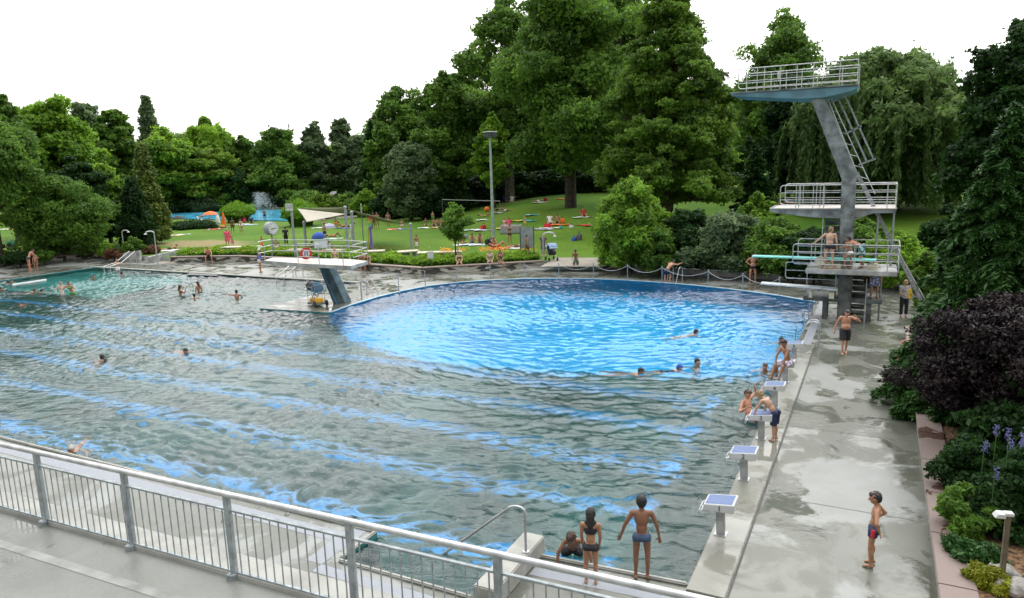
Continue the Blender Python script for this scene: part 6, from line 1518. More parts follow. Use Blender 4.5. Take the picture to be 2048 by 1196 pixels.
# --- the closest bathers
put(1742, 1131, 0, 1.36, pose(sp=(0, -.08, 1), nk=(0, .2, 1), ur=(.35, -.62, -.75), lr=(-.25, .7, -.5), ul=(-.35, .0, -.35), ll=(.35, -.25, -.8) , tr=(.05, .04, -1), tl=(-.05, .10, -1), sr=(0, -.1, -1), sl=(0, -.06, -1)), -92, 'boy with dark hair standing alone at lower right, hand on hip, navy and red trunks', 'near', child=.55, skin='tan', hair='black', wear=[('boxers', 'navy'), ('panel', 'red')], fat=.95)
put(1283, 1156, .004, 1.5, pose(nk=(-.02, .12, 1), ur=(.42, .02, -1), lr=(.18, .25, -1), ul=(-.55, .0, -1), ll=(-.30, .2, -1), tr=(.07, .02, -1), tl=(-.05, .02, -1)), -4, 'tall tanned boy in blue swim briefs standing at the pool edge seen from behind', 'near', child=.4, skin='brown', hair='black', wear=[('briefs', 'steel')], fat=.92)
put(1182, 1166, .004, 1.34, pose(ur=(.10, .12, -1), lr=(-.12, .4, -1), ul=(-.10, .12, -1), ll=(.12, .4, -1), tr=(.035, .02, -1), tl=(-.035, .02, -1), nk=(0, .25, 1)), 6, 'girl with wet dark hair in black two piece swimsuit standing on the grating', 'near', child=.5, sex='f', skin='tan', hair='black', hairlen=.9, wear=[('racer', 'black'), ('briefs', 'black')], fat=.95)
put(1122, 1128, 0, 1.42, pose(sp=(.05, -.62, .75), nk=(-.25, -.55, .6), fc=(-.3, -.6, -.6), ur=(.55, -.25, -.8), lr=(.12, -.35, -1), ul=(-.55, -.25, -.8), ll=(-.1, -.35, -1), tr=(.25, .55, -.6), tl=(-.25, .55, -.6), sr=(0, .5, -.8), sl=(0, .5, -.8)), 0, 'boy in black shorts pushing himself out of the water on both arms', 'near', child=.45, skin='brown', hair='brown', wear=[('trunks', 'black')], fat=.95, lift=.02, zoff=0).location += Vector((.05, .42, .06))
# --- by the starting blocks
put(1548, 881, .04, 1.4, pose(sp=(-.25, .55, .8), nk=(0, .9, .5), fc=(0, 1, -.1), ur=(.1, .35, -1), lr=(0, .15, -1), ul=(-.25, .5, -.9), ll=(-.05, .35, -1), tr=(.05, .12, -1), tl=(-.05, -.02, -1), sr=(0, -.12, -1), sl=(0, -.05, -1)), -62, 'blond boy in long navy shorts leaning on starting block 3', 'near', child=.45, skin='light', hair='fair', wear=[('shorts', 'navy')], fat=.95)
P = Vector((-2.2, 22.75, .70)); person(pose(sp=(0, .34, 1), nk=(-.1, .35, 1), fc=(-.4, 1, 0), tr=(.22, .95, -.2), tl=(-.28, .9, -.1), sr=(.05, .25, -1), sl=(0, .35, -1), ur=(.1, .5, -.9), lr=(-.1, .25, -1), ul=(-.15, .6, -.9), ll=(.1, .15, -1)), 1.62, loc=P, rz=faced(P, -128), vox=.0125, label='boy in white patterned shorts sitting hunched on a starting block', child=.25, skin='tan', hair='black', wear=[('shorts', 'floral')], seat=.10)
P = at(1518, 834, .0); person(pose(sp=(-.28, -.42, .9), nk=(0, .25, 1), fc=(.3, 1, 0), tr=(.1, 1, .25), tl=(-.1, 1, .1), sr=(0, .6, -.7), sl=(0, .7, -.6), ur=(.7, .15, -.7), lr=(.1, .9, .65), ul=(-.75, .1, .35), ll=(.65, .15, .85)), 1.75, loc=P + Vector((-.25, .1, -.12)), rz=faced(P, 118), vox=.0125, label='man sitting in the water by starting block 3 with one hand on his head', child=0, fat=1.12, skin='red', hair='brown', wear=[('trunks', 'grey')], seat=.02)
put(1688, 709, 0, 1.66, pose(sp=(0, .06, 1), nk=(0, .4, 1), tr=(.03, .32, -1), sr=(.02, .05, -1), tl=(-.02, -.16, -1), sl=(0, -.35, -1), ul=(-.75, .35, -.35), ll=(.75, .35, .85), ur=(.45, -.35, -1), lr=(.25, .15, -1)), 165, 'stout man in black knee length shorts walking with a hand at his face', 'mid', fat=1.32, skin='red', hair='black', wear=[('shorts', 'black')])
put(1505, 566, 0, 1.74, 'hips', 178, 'man in black swim briefs with hands on hips below the turquoise springboard tip', 'mid', fat=1.12, skin='red', hair='brown', wear=[('briefs', 'black')])
put(1806, 635, 0, 1.66, 'hold', 150, 'woman in grey shirt and black trousers holding a yellow towel by the tower ladder', 'mid', sex='f', skin='light', hair='blond', hairlen=1.2, wear=[('shirt', 'grey'), ('trousers', 'black')], fat=1.1)
put(1152, 541, 0, 1.5, 'run', 195, 'boy in camouflage shorts running past the foot bath', 'mid', child=.3, skin='brown', hair='black', wear=[('shorts', 'camo')])
# on the tower
P = q(1657, 533, 32.75); P.z = z3; person(POSES['rail'], 1.78, loc=P, rz=faced(P, 5), vox=.013, label='man in black briefs on the low platform with his left hand on the rail', skin='pale', hair='fair', fat=1.15, wear=[('briefs', 'black')])
P = q(1699, 534, 32.8); P.z = z3; person(pose(sp=(0, .1, 1), nk=(0, .3, 1), tr=(.03, .0, -1), tl=(-.05, .55, -.7), sl=(0, -.15, -1), ul=(-.1, .7, -.6), ll=(.0, 1, -.3), ur=(.1, .5, -.7), lr=(0, 1, -.1)), 1.38, loc=P, rz=faced(P, -70), vox=.013, label='girl in white bikini stepping up onto the turquoise springboard', sex='f', child=.5, skin='tan', hair='black', wear=[('bikini', 'white')])
P = q(1722, 533, 33.3); P.z = z3; person(POSES['bend'], 1.72, loc=P, rz=faced(P, -72), vox=.013, label='man in turquoise surf shorts bending forward on the low platform', skin='red', hair='brown', fat=1.1, wear=[('shorts', 'surf')])
P = q(1747, 590, 33.6); P.z = z1; person(POSES['relaxed'], 1.66, loc=P, rz=faced(P, 150), vox=.015, label='person in blue patterned shorts standing on the low slab under the tower', skin='tan', hair='black', wear=[('shorts', 'bluefl')])
P = q(1736, 590, 33.9); P.z = z1; person(POSES['stand'], 1.5, loc=P, rz=faced(P, 170), vox=.018, label='half hidden child beside the person in blue patterned shorts', skin='brown', child=.4, hair='black', wear=[('trunks', 'black')])
# swimmers: water level
ZW = -.07
def wade(px, py, H, depth, po, deg, label, q_='mid', **k):
    P = at(px, py, ZW); pp = dict(POSES[po]) if isinstance(po, str) else po
    return person(pp, H, loc=P, rz=faced(P, deg), vox=VOX[q_], label=label, lift=H * .47 - depth, **k)
def swimmer(px, py, deg, label, skin='tan', hair='black', q_='mid', po='swim', H=1.7, dz=-.20, **k):
    P = at(px, py, ZW); pp = dict(POSES[po]) if isinstance(po, str) else po; J = skeleton(pp, H, k.get('child', 0)); hd = J['head']
    rz = faced(P, deg); off = Matrix.Rotation(rz, 3, 'Z') @ Vector((hd.x, hd.y, 0))
    return person(pp, H, loc=P - off, rz=rz, vox=VOX[q_], label=label, lift=.085 + .0 - hd.z, skin=skin, hair=hair, **k)
swimmer(205, 718, 20, 'swimmer with dark hair alone in the left half of the lanes', 'dark')
swimmer(372, 706, 150, 'swimmer with spread arms right of the lone dark haired head', 'red', hair='black')
swimmer(143, 905, 190, 'bald man swimming close to the near edge behind the railing', 'red', hair='grey', fat=1.15)
swimmer(1392, 668, 60, 'swimmer in the blue pool farthest out to the middle', 'pale', hair='black')
swimmer(1395, 728, 110, 'dark haired man treading water in the blue pool, shoulders showing', 'pale', hair='black', po='wade')
swimmer(1359, 740, 75, 'swimmer wearing a blue bathing cap', 'pale', hair='cap', wear=[('swimsuit', 'navy')])
swimmer(1282, 747, 100, 'head of a swimmer on the border between blue and dark water', 'tan', hair='black')
swimmer(1562, 684, 190, 'swimmer behind the hunched boy, arm out of the water', 'tan', hair='black', po='wade')
swimmer(1530, 738, 175, 'swimmer with wet hair facing the camera near block 5', 'red', hair='brown', po='wade')
swimmer(1551, 740, 120, 'dark haired swimmer holding the pool edge below the hunched boy', 'tan', hair='black', po='wade')
swimmer(40, 612, 200, 'head of a swimmer at the far left over the second lane line', 'red', hair='brown', q_='far')
swimmer(70, 583, 120, 'left one of two swimmers side by side near the white float line', 'red', hair='brown', q_='far')
swimmer(85, 584, 100, 'right one of two swimmers side by side near the white float line', 'red', hair='black', q_='far')
swimmer(25, 568, 170, 'head of a swimmer by the left pool rim', 'red', hair='red', q_='far')
swimmer(2, 580, 80, 'swimmer cut by the left picture edge', 'tan', hair='brown', q_='far')
swimmer(188, 556, 170, 'lone bather in the green shallow part', 'red', hair='black', q_='far', po='wade')
wade(124, 588, 1.62, .75, 'wade', 160, 'fair haired child in a white swimsuit standing in the shallow water', sex='f', child=.2, skin='light', hair='fair', wear=[('swimsuit', 'white')])
wade(146, 588, 1.66, .72, pose(sp=(.3, .1, 1), ur=(.5, .4, -.6), lr=(.2, .8, -.4), ul=(-.5, .5, -.6), ll=(-.3, .9, -.2)), 200, 'woman in bikini bending beside the child in the white swimsuit', sex='f', skin='tan', hair='brown', hairlen=.8, wear=[('bikini', 'green')])
wade(361, 592, 1.6, .85, pose(ur=(.3, .5, -.5), lr=(-.1, .4, 1), ul=(-.2, .1, -1), ll=(0, .4, -.8)), 80, 'girl standing in the water, left of a group of three, hand at her mouth', sex='f', skin='tan', hair='black', hairlen=.4, wear=[('bikini', 'black')])
wade(398, 584, 1.6, .85, 'relaxed', -40, 'girl standing in the water, right of a group of three', sex='f', skin='tan', hair='brown', hairlen=1.1, wear=[('bikini', 'dgrey')])
wade(389, 597, 1.6, 1.2, 'wade', 5, 'bather with dark hair seen from behind between the two standing girls', skin='tan', hair='black')
wade(474, 596, 1.5, .95, 'wade_point', 0, 'boy in the shallow water pointing to the left', child=.3, skin='tan', hair='black')
wade(236, 543, 1.35, .35, 'wade', 150, 'small child going down the left steps into the water', child=.6, skin='light', hair='fair', wear=[('trunks', 'white')])
swimmer(244, 549, 60, 'dark haired bather crouching at the foot of the left steps', 'red', hair='black', po='wade', q_='far')
wade(1332, 568, 1.7, .0, pose(sp=(.2, .75, .75), nk=(.1, .9, .5), tr=(.1, .7, -.8), tl=(-.1, .2, -1), sr=(0, -.3, -1), ur=(.3, .9, -.1), lr=(.1, .8, .2), ul=(-.3, .9, 0), ll=(0, .9, .3)), 40, 'man in dark shorts climbing out on the far pool ladder', skin='red', hair='black', wear=[('trunks', 'navy')])
# --- on the far deck and the benches
put(60, 540, 0, 1.75, pose(sp=(0, .5, .9), nk=(0, .8, .5), ur=(.1, .6, -.8), lr=(0, .7, -.7), ul=(-.1, .6, -.8), ll=(0, .7, -.7)), 70, 'adult in dark briefs bending over a child on the left deck', skin='red', hair='black', wear=[('briefs', 'navy')])
put(73, 541, 0, 1.25, 'stand', 200, 'child standing beside the bending adult on the left deck', child=.7, skin='tan', hair='brown', wear=[('briefs', 'brown')])
put(521, 545, 0, 1.72, 'relaxed', 95, 'woman in blue top and white skirt standing left of the low diving platform', sex='f', skin='tan', hair='whitecap', wear=[('vest', 'blue'), ('boxers', 'white')])
put(672, 543, 0, 1.66, 'stand', 175, 'blond woman in a white bikini bottom standing behind the low diving platform', sex='f', skin='pale', hair='blond', hairlen=.5, wear=[('briefs', 'white')])
def bencher(px, py, deg, po, H, label, **k):
    P = at(px, py, 0); d = Vector((P.x, P.y, 0)).normalized(); P = P + d * .10; pp = POSES[po]
    return person(pp, H, loc=P, rz=faced(P, deg), vox=VOX['mid'], label=label, seat=.52, **k)
bencher(418, 524, 180, 'bench_lean', 1.75, 'man sitting on the bench wall beside a red ball, elbows on knees', skin='red', hair='fair', wear=[('trunks', 'black')])
bencher(724, 541, 165, 'bench', 1.65, 'left one of two tanned women sitting behind the right end of the low diving platform', sex='f', skin='tan', hair='brown', wear=[('bikini', 'brown')])
bencher(738, 540, 195, 'bench_lean', 1.65, 'right one of two tanned women sitting behind the right end of the low diving platform', sex='f', skin='tan', hair='black', wear=[('bikini', 'black')])
bencher(919, 540, 178, 'bench', 1.6, 'pale bather in dark bikini sitting alone on the bench wall', sex='f', skin='pale', hair='brown', wear=[('bikini', 'black')])
bencher(981, 537, 182, 'bench', 1.66, 'fair haired woman in patterned bikini on the bench wall', sex='f', skin='pale', hair='fair', wear=[('bikini', 'lilac')])
bencher(1001, 538, 165, 'bench_cross', 1.7, 'dark haired woman in black swimsuit with crossed legs on the bench wall', sex='f', skin='tan', hair='black', hairlen=.8, wear=[('swimsuit', 'black')], fat=1.1)
P = Vector((1.38, 27.2, .0)); person(POSES['bench'], 1.7, loc=P, rz=faced(P, -88), vox=.016, label='bather in blue shorts sitting on the granite ledge, mostly hidden by the spruce', skin='red', hair='brown', wear=[('trunks', 'steel')], seat=.52)
P = Vector((1.36, 23.4, .0)); person(POSES['bench'], 1.62, loc=P, rz=faced(P, -84), vox=.016, label='second bather on the granite ledge nearer the camera, only feet showing', skin='tan', hair='brown', wear=[('trunks', 'black')], seat=.52)

# --- far bathers on the lawns: copies of a few built figures, each in its own colours
def proto(po, child=0, sex='m', hairlen=0, wear='trunks', seat=None, H=1.7, fat=1.0, two=None):
    w = [(wear, 'black')] + ([(two, 'black')] if two else [])
    return person(dict(POSES[po]), H, child=child, sex=sex, hairlen=hairlen, wear=w, vox=.026, hands=False, label='x', loc=(0, -200, 0), fat=fat, lift=seat)
PR = {}
def far_person(px, py, deg, kind, skin, hair, col, label, H=1.0, group=None, z=None, col2=None):
    key = kind
    if key not in PR:
        spec = dict(stand=('stand',), stand_f=('relaxed', 0, 'f', .5, 'bikini'), child=('relaxed', .7, 'm', 0, 'trunks', None, 1.2), sit=('sit', 0, 'm', 0, 'trunks', .10), sit_f=('sit', 0, 'f', .5, 'bikini', .10), knees=('sit_knees', 0, 'm', 0, 'trunks', .11), knees_f=('sit_knees', 0, 'f', .6, 'swimsuit', .11),
                    lie=('lie_back', 0, 'f', 0, 'bikini', .14), front=('lie_front', 0, 'm', 0, 'trunks', .12), recline=('recline', 0, 'm', 0, 'trunks', .12), walk=('walk', 0, 'm', 0, 'trunks'), walk_f=('walk', 0, 'f', .5, 'bikini'), arms=('arms_up', 0, 'f', 0, 'bikini'), bend=('bend', 0, 'm', 0, 'shorts'),
                    shirt=('walk', 0, 'm', 0, 'shirt', None, 1.72, 1.05, 'trousers'), dress=('stand', 0, 'f', .4, 'dress', None, 1.66, 1.1), childwalk=('walk', .7, 'm', 0, 'trunks', None, 1.2), sitshirt=('sit', 0, 'm', 0, 'shirt', .10, 1.7, 1.1, 'trunks'), towel=('stand', .5, 'm', 0, 'towel', None, 1.35))[kind]
        PR[key] = proto(*spec); o = PR[key]; fresh = True
    else: o = dup(PR[key]); fresh = False
    P = at(px, py, z) if z is not None else at(px, py); o.location = P; o.rotation_euler = (0, 0, faced(P, deg)); o.scale = (H,) * 3; o['label'] = label
    if group: o['group'] = group
    for c in KIDS(o):
        nm = c.name.split('.')[0]
        m = SK[skin] if nm == 'body' else HR.get(hair, HR['brown']) if nm == 'hair' else CL[col2] if (nm in ('trousers', 'swim_shorts') and col2) else CL[col]
        c.material_slots[0].link = 'OBJECT'; c.material_slots[0].material = m
    return o
FP = [
 (456, 494, 185, 'dress', 'light', 'blond', 'pink', 'woman in a long pink dress walking on the worn lawn patch', 1.0),
 (461, 484, 200, 'child', 'light', 'red', 'red', 'child in red top and blue shorts behind the woman in the pink dress', 1.0),
 (466, 494, 170, 'child', 'light', 'brown', 'pink', 'small child in pink right of the woman in the pink dress', .8),
 (466, 466, 10, 'walk', 'dark', 'black', 'brown', 'dark tanned person with turquoise bag walking away on the lawn', 1.0),
 (483, 466, 185, 'walk_f', 'tan', 'brown', 'white', 'woman in white bikini bottom walking right of the person with turquoise bag', .95),
 (450, 456, 90, 'lie', 'tan', 'brown', 'pink', 'sunbather in pink top lying near the closed orange parasol', 1.0),
 (300, 456, 90, 'recline', 'tan', 'brown', 'orange', 'sunbather under the light blue parasol, left of two', 1.0),
 (314, 456, 100, 'lie', 'tan', 'brown', 'brown', 'sunbather under the light blue parasol, right of two', 1.0),
 (273, 471, 80, 'sit_f', 'tan', 'brown', 'brown', 'bather sitting on the left end of the long row of towels', 1.0),
 (397, 449, 90, 'bend', 'tan', 'grey', 'white', 'person in a white shirt bending over beside the open orange parasol', 1.05),
 (391, 455, 5, 'knees', 'brown', 'brown', 'orange', 'tanned back of a person sitting left of the open orange parasol', 1.0),
 (419, 449, 200, 'sit', 'tan', 'brown', 'brown', 'person sitting in the shade below the open orange parasol', 1.0),
 (363, 424, 185, 'stand_f', 'light', 'grey', 'navy', 'person in a dark swimsuit standing on the far rim of the second pool', 1.0),
 (545, 413, 185, 'shirt', 'light', 'fair', 'white', 'person dressed in white standing right of the fountain spray', 1.15),
 (350, 427, 180, 'knees', 'red', 'brown', 'red', 'child in red at the left end of the second pool', .8),
 (489, 445, 180, 'sitshirt', 'tan', 'brown', 'pink', 'person in a pink top sitting below the left grass clump', 1.0),
 (503, 446, 180, 'sitshirt', 'tan', 'black', 'black', 'person in black sitting right of the person in pink', 1.0),
 (530, 441, 180, 'stand', 'brown', 'black', 'navy', 'dark figure standing at the rim of the second pool between the grass clumps', .9),
 (591, 442, 180, 'shirt', 'light', 'grey', 'white', 'person in a pale shirt left of the person in dark red, by the sail poles', 1.0),
 (598, 443, 170, 'stand_f', 'light', 'brown', 'red', 'person in dark red swimsuit standing left of the shade sails', 1.0),
 (573, 491, 0, 'shirt', 'light', 'black', 'black', 'person in black shirt behind the clock', 1.0),
 (525, 500, 190, 'child', 'tan', 'brown', 'orange', 'child in orange shorts left of the clock pole', 1.0),
 (580, 502, 90, 'front', 'tan', 'brown', 'brown', 'sunbather lying on the slab bench behind the round sign', 1.0),
 (553, 497, 180, 'sit', 'tan', 'black', 'white', 'bather with blue and white ball sitting right of the clock pole', 1.0),
 (625, 503, 180, 'sit', 'dark', 'black', 'brown', 'dark tanned person sitting behind the left railing of the low diving platform', 1.0),
 (643, 515, 180, 'sit', 'red', 'brown', 'red', 'child with red shorts behind the notice board', .9),
 (658, 502, 190, 'sitshirt', 'light', 'brown', 'white', 'person in white top sitting between notice board and blond woman', 1.0),
 (648, 447, 180, 'sit_f', 'light', 'brown', 'white', 'person sitting behind the white and grey parasol lying on the lawn', 1.0),
 (672, 457, 190, 'child', 'tan', 'brown', 'orange', 'child with orange towel standing beside the white and grey parasol', 1.1),
 (684, 455, 80, 'recline', 'tan', 'brown', 'orange', 'sunbather on the lawn between the orange towel child and the sail pole', 1.0),
 (698, 454, 80, 'front', 'tan', 'brown', 'brown', 'sunbather lying under the sails right beside the tallest pole', 1.0),
 (650, 478, 170, 'child', 'tan', 'black', 'navy', 'boy in dark shorts beside the small blue tent', 1.2),
 (669, 475, 90, 'lie', 'brown', 'brown', 'orange', 'tanned woman lying with bent knees on a pale towel on the lawn', 1.1),
 (705, 480, 60, 'shirt', 'tan', 'brown', 'white', 'person in white shirt and dark trousers walking past the sail poles', 1.0),
 (748, 457, 180, 'walk', 'brown', 'black', 'brown', 'left one of two tanned people walking behind the rainbow windsock', 1.05),
 (755, 456, 190, 'walk_f', 'tan', 'brown', 'red', 'right one of two tanned people walking behind the rainbow windsock', 1.05),
 (777, 456, 180, 'stand', 'tan', 'brown', 'grey', 'person in grey shorts standing left of the orange and blue towel group', 1.05),
 (804, 453, 180, 'sit', 'tan', 'brown', 'white', 'person sitting behind the blue towel right of the shade sails', 1.0),
 (834, 502, 185, 'towel', 'tan', 'black', 'white', 'child wrapped in a white towel standing on the lawn right of the short pole', 1.0),
 (852, 452, 170, 'sit_f', 'tan', 'brown', 'navy', 'left one of the lawn group of four, reaching out an arm', 1.0),
 (866, 444, 180, 'child', 'light', 'fair', 'green', 'small child standing behind the lawn group of four', 1.05),
 (868, 452, 180, 'sit', 'tan', 'black', 'navy', 'person in navy sitting in the middle of the lawn group', 1.0),
 (878, 452, 200, 'knees_f', 'tan', 'brown', 'grey', 'woman in grey swimsuit sitting in the lawn group', 1.0),
 (884, 452, 160, 'sit', 'tan', 'brown', 'lilac', 'person in lilac shirt right end of the lawn group', 1.0),
 (925, 488, 150, 'sit_f', 'tan', 'black', 'black', 'left one of three bathers sitting in a row on pale towels', 1.0),
 (944, 486, 170, 'knees', 'tan', 'black', 'grey', 'middle one of three bathers sitting in a row on pale towels', 1.0),
 (961, 487, 190, 'knees_f', 'tan', 'brown', 'brown', 'right one of three bathers sitting in a row on pale towels', 1.1),
 (985, 494, 150, 'knees', 'tan', 'fair', 'dgrey', 'bather hunched beside the black bag by the lamp mast', 1.0),
 (998, 495, 90, 'lie', 'tan', 'brown', 'red', 'sunbather with raised knees on a red towel beside the lamp mast', 1.1),
 (1034, 495, 80, 'front', 'tan', 'brown', 'brown', 'sunbather on a white towel left of the grey board', 1.0),
 (1020, 489, 178, 'arms', 'tan', 'black', 'black', 'woman holding a big pale towel stretched out behind her', 1.0),
 (1054, 515, 60, 'walk', 'tan', 'brown', 'brown', 'person walking hidden behind the grey board, legs showing', 1.0),
 (1087, 512, 170, 'dress', 'light', 'brown', 'dgrey', 'woman in a grey dress standing behind the arched shower beside the pushchair', 1.0),
 (1009, 453, 170, 'sit_f', 'light', 'fair', 'white', 'pale person sitting left of the red shirt in the group below the plane tree', 1.0),
 (1018, 453, 180, 'sitshirt', 'tan', 'black', 'pink', 'person in red shirt sitting in the group below the plane tree', 1.0),
 (1050, 455, 185, 'child', 'light', 'fair', 'yellow', 'small fair child standing behind the grey board', .9),
 (1100, 447, 175, 'sitshirt', 'light', 'black', 'white', 'person in white shirt sitting in the tree shade', 1.1),
 (1115, 446, 185, 'sit', 'tan', 'brown', 'brown', 'tanned person sitting beside the orange bag in the tree shade', 1.0),
 (1167, 432, 170, 'sitshirt', 'light', 'brown', 'red', 'person in red sitting on a white towel at the bush edge', 1.0),
 (970, 434, 90, 'lie', 'tan', 'brown', 'yellow', 'sunbather on a towel far up the lawn left of the lamp mast', 1.0),
 (995, 421, 80, 'front', 'brown', 'brown', 'black', 'dark sunbather on a striped towel behind the lamp mast', 1.0),
 (1010, 423, 100, 'recline', 'tan', 'black', 'white', 'sunbather reclining right of the dark sunbather behind the lamp mast', 1.0),
 (1078, 404, 90, 'front', 'tan', 'brown', 'white', 'sunbather left of the great plane trunk', 1.0),
 (1000, 404, 180, 'sit', 'tan', 'brown', 'grey', 'leftmost person of the seated row at the top of the lawn', 1.2),
 (1008, 404, 175, 'sitshirt', 'tan', 'black', 'blue', 'person in blue in the seated row at the top of the lawn', 1.2),
 (1017, 404, 185, 'sitshirt', 'tan', 'brown', 'lilac', 'person in lilac in the seated row at the top of the lawn', 1.2),
 (1024, 404, 190, 'sitshirt', 'tan', 'black', 'white', 'rightmost person in white in the seated row at the top of the lawn', 1.2),
 (23, 456, 180, 'sitshirt', 'red', 'brown', 'red', 'person in red sitting on a towel at the far left', 1.1),
 (231, 453, 180, 'sit', 'tan', 'brown', 'red', 'person in red beside the blue chair at the left tree line', 1.1),
 (213, 453, 175, 'sit_f', 'light', 'grey', 'yellow', 'person left of the blue chair at the left tree line', 1.1),
 (340, 500, 70, 'front', 'tan', 'fair', 'black', 'person lying on a white towel behind the left ramp', 1.0),
 (770, 512, 80, 'front', 'tan', 'black', 'black', 'sunbather lying on the slab bench right of the windsock', 1.0),
 (1565, 412, 80, 'lie', 'tan', 'brown', 'orange', 'sunbather on the rear lawn seen over the middle platform', 1.0),
 (1583, 412, 100, 'recline', 'tan', 'brown', 'red', 'second sunbather on the rear lawn seen over the middle platform', 1.0),
 (706, 425, 180, 'knees', 'red', 'brown', 'red', 'person in dark red sitting behind the shade sails', 1.2),
]
for a in FP: far_person(*a[:8], H=a[8])
# ------------------------------------------------------------ things lying about on the lawns
def towel(px, py, w, l_, deg, c, label, cat='towel', name='towel', c2=None, z=None):
    P = at(px, py, z) if z is not None else at(px, py); o = thing(name, label, cat, P, faced(P, deg)); b = MB(); n = 6
    for i in range(n + 1):
        for j in range(n + 1):
            x, y = (i / n - .5) * w, (j / n - .5) * l_; b.v.append((x, y, .02 + .018 * math.sin(x * 9 + y * 5) + .012 * math.sin(y * 13) + (.02 if i in (0, n) else 0)))
    for i in range(n):
        for j in range(n): k = i * (n + 1) + j; b.f.append([k, k + 1, k + n + 2, k + n + 1])
    s = b.build('cloth', cloth(c, CL and (.5, .5, .5)) if c in CL else cloth(c, c), o, sm=True); md = s.modifiers.new('t', 'SOLIDIFY'); md.thickness = .012
    if c2:
        b = MB(); b.box((0, l_ * .3, .05), (w * .9, l_ * .12, .012)); b.box((0, -l_ * .3, .05), (w * .9, l_ * .12, .012)); b.build('stripe', CL[c2], o)
    return o
cloth('palegreen', (.45, .6, .5)); cloth('cream', (.62, .56, .42)); cloth('lightblue', (.35, .5, .7)); cloth('limeg', (.5, .65, .1))
TW = [(285, 476, 'white', 'white towel at the left end of the long towel row'), (308, 475, 'white', 'second white towel in the long towel row'), (330, 473, 'lightblue', 'pale blue towel in the long towel row'), (343, 472, 'orange', 'orange towel in the long towel row'), (362, 470, 'palegreen', 'pale green towel at the right end of the long towel row'),
      (352, 455, 'cream', 'cream mat left of the open orange parasol'), (365, 456, 'white', 'white towel in front of the hedge'), (380, 454, 'lightblue', 'grey blue towel beside the bending person'), (412, 456, 'yellow', 'yellow and red towel in front of the open orange parasol'), (428, 459, 'red', 'red towel under the sunbather in pink'),
      (405, 451, 'white', 'white towel at the foot of the open orange parasol'), (482, 449, 'white', 'white towel below the person in pink'), (500, 450, 'lightblue', 'pale blue towel below the person in black'), (598, 446, 'white', 'white towel left of the shade sails'), (608, 446, 'orange', 'orange towel left of the shade sails'),
      (640, 456, 'white', 'white towel under the white and grey parasol'), (690, 457, 'blue', 'blue towel beside the tallest pole'), (666, 478, 'palegreen', 'pale towel under the tanned woman with bent knees'), (790, 459, 'orange', 'orange towel right of the shade sails'), (806, 459, 'blue', 'blue towel right of the shade sails'),
      (853, 456, 'white', 'white towel of the lawn group of four'), (880, 456, 'orange', 'orange towel of the lawn group of four'), (912, 446, 'cream', 'cream towel seen through the young tree'), (940, 461, 'palegreen', 'pale green towel right of the young tree'), (955, 460, 'white', 'long white towel right of the young tree'), (968, 461, 'lilac', 'lilac white towel beside the red bucket'),
      (930, 490, 'white', 'white towel under the left one of three seated bathers'), (946, 490, 'lightblue', 'pale blue towel under the middle one of three seated bathers'), (960, 490, 'white', 'white towel under the right one of three seated bathers'), (995, 497, 'red', 'red towel by the lamp mast'), (1030, 497, 'white', 'white towel left of the grey board'),
      (970, 440, 'white', 'white towel far up the lawn left of the lamp mast'), (1000, 426, 'lilac', 'striped lilac towel behind the lamp mast'), (1012, 457, 'yellow', 'yellow towel in the group below the plane tree'), (1040, 442, 'yellow', 'yellow towel in the middle of the shaded lawn'), (1058, 442, 'turq', 'turquoise towel in the middle of the shaded lawn'),
      (1068, 430, 'turq', 'turquoise mat left below the great plane trunk'), (1085, 459, 'lilac', 'lilac striped blanket right of the grey board'), (1098, 457, 'white', 'white end of the blanket by the red bag'), (1165, 435, 'white', 'white towel at the edge of the light green bush'), (1082, 405, 'white', 'white towel left of the great plane trunk'),
      (1125, 398, 'orange', 'orange cloth behind the great plane trunk'), (8, 459, 'white', 'white towel at the far left edge'), (28, 459, 'yellow', 'yellow towel under the person in red at the far left'), (335, 502, 'white', 'white towel behind the left ramp'), (1460, 393, 'pink', 'pink towel beside the green tent'), (1120, 450, 'orange', 'orange towel in the tree shade'),
      (1170, 451, 'red', 'small red towel in front of the light green bush'), (1020, 388, 'white', 'pale cloth at the very top of the lawn')]
for i, (px, py, c, lb) in enumerate(TW): towel(px, py, 1.0, 1.9, 70 + (i * 37) % 60, c, lb, c2=('white' if c not in ('white', 'cream') and i % 3 == 0 else None))
def bag(px, py, s, c, label, name='bag', cat='bag'):
    P = at(px, py); o = thing(name, label, cat, P, RNG.uniform(0, 6)); b = MB(); b.prism([(-s * .5, -s * .22, 0), (s * .5, -s * .22, 0), (s * .42, -s * .22, s * .5), (-s * .42, -s * .22, s * .55)], (0, 0, 0), (0, s * .45, 0)); b.build('body', CL[c], o, bevel=s * .08)
    b = MB(); b.bend([(-s * .25, 0, s * .5), (-s * .2, 0, s * .8), (s * .2, 0, s * .8), (s * .25, 0, s * .5)], .015, .08); b.build('handle', M_BLACK, o); return o
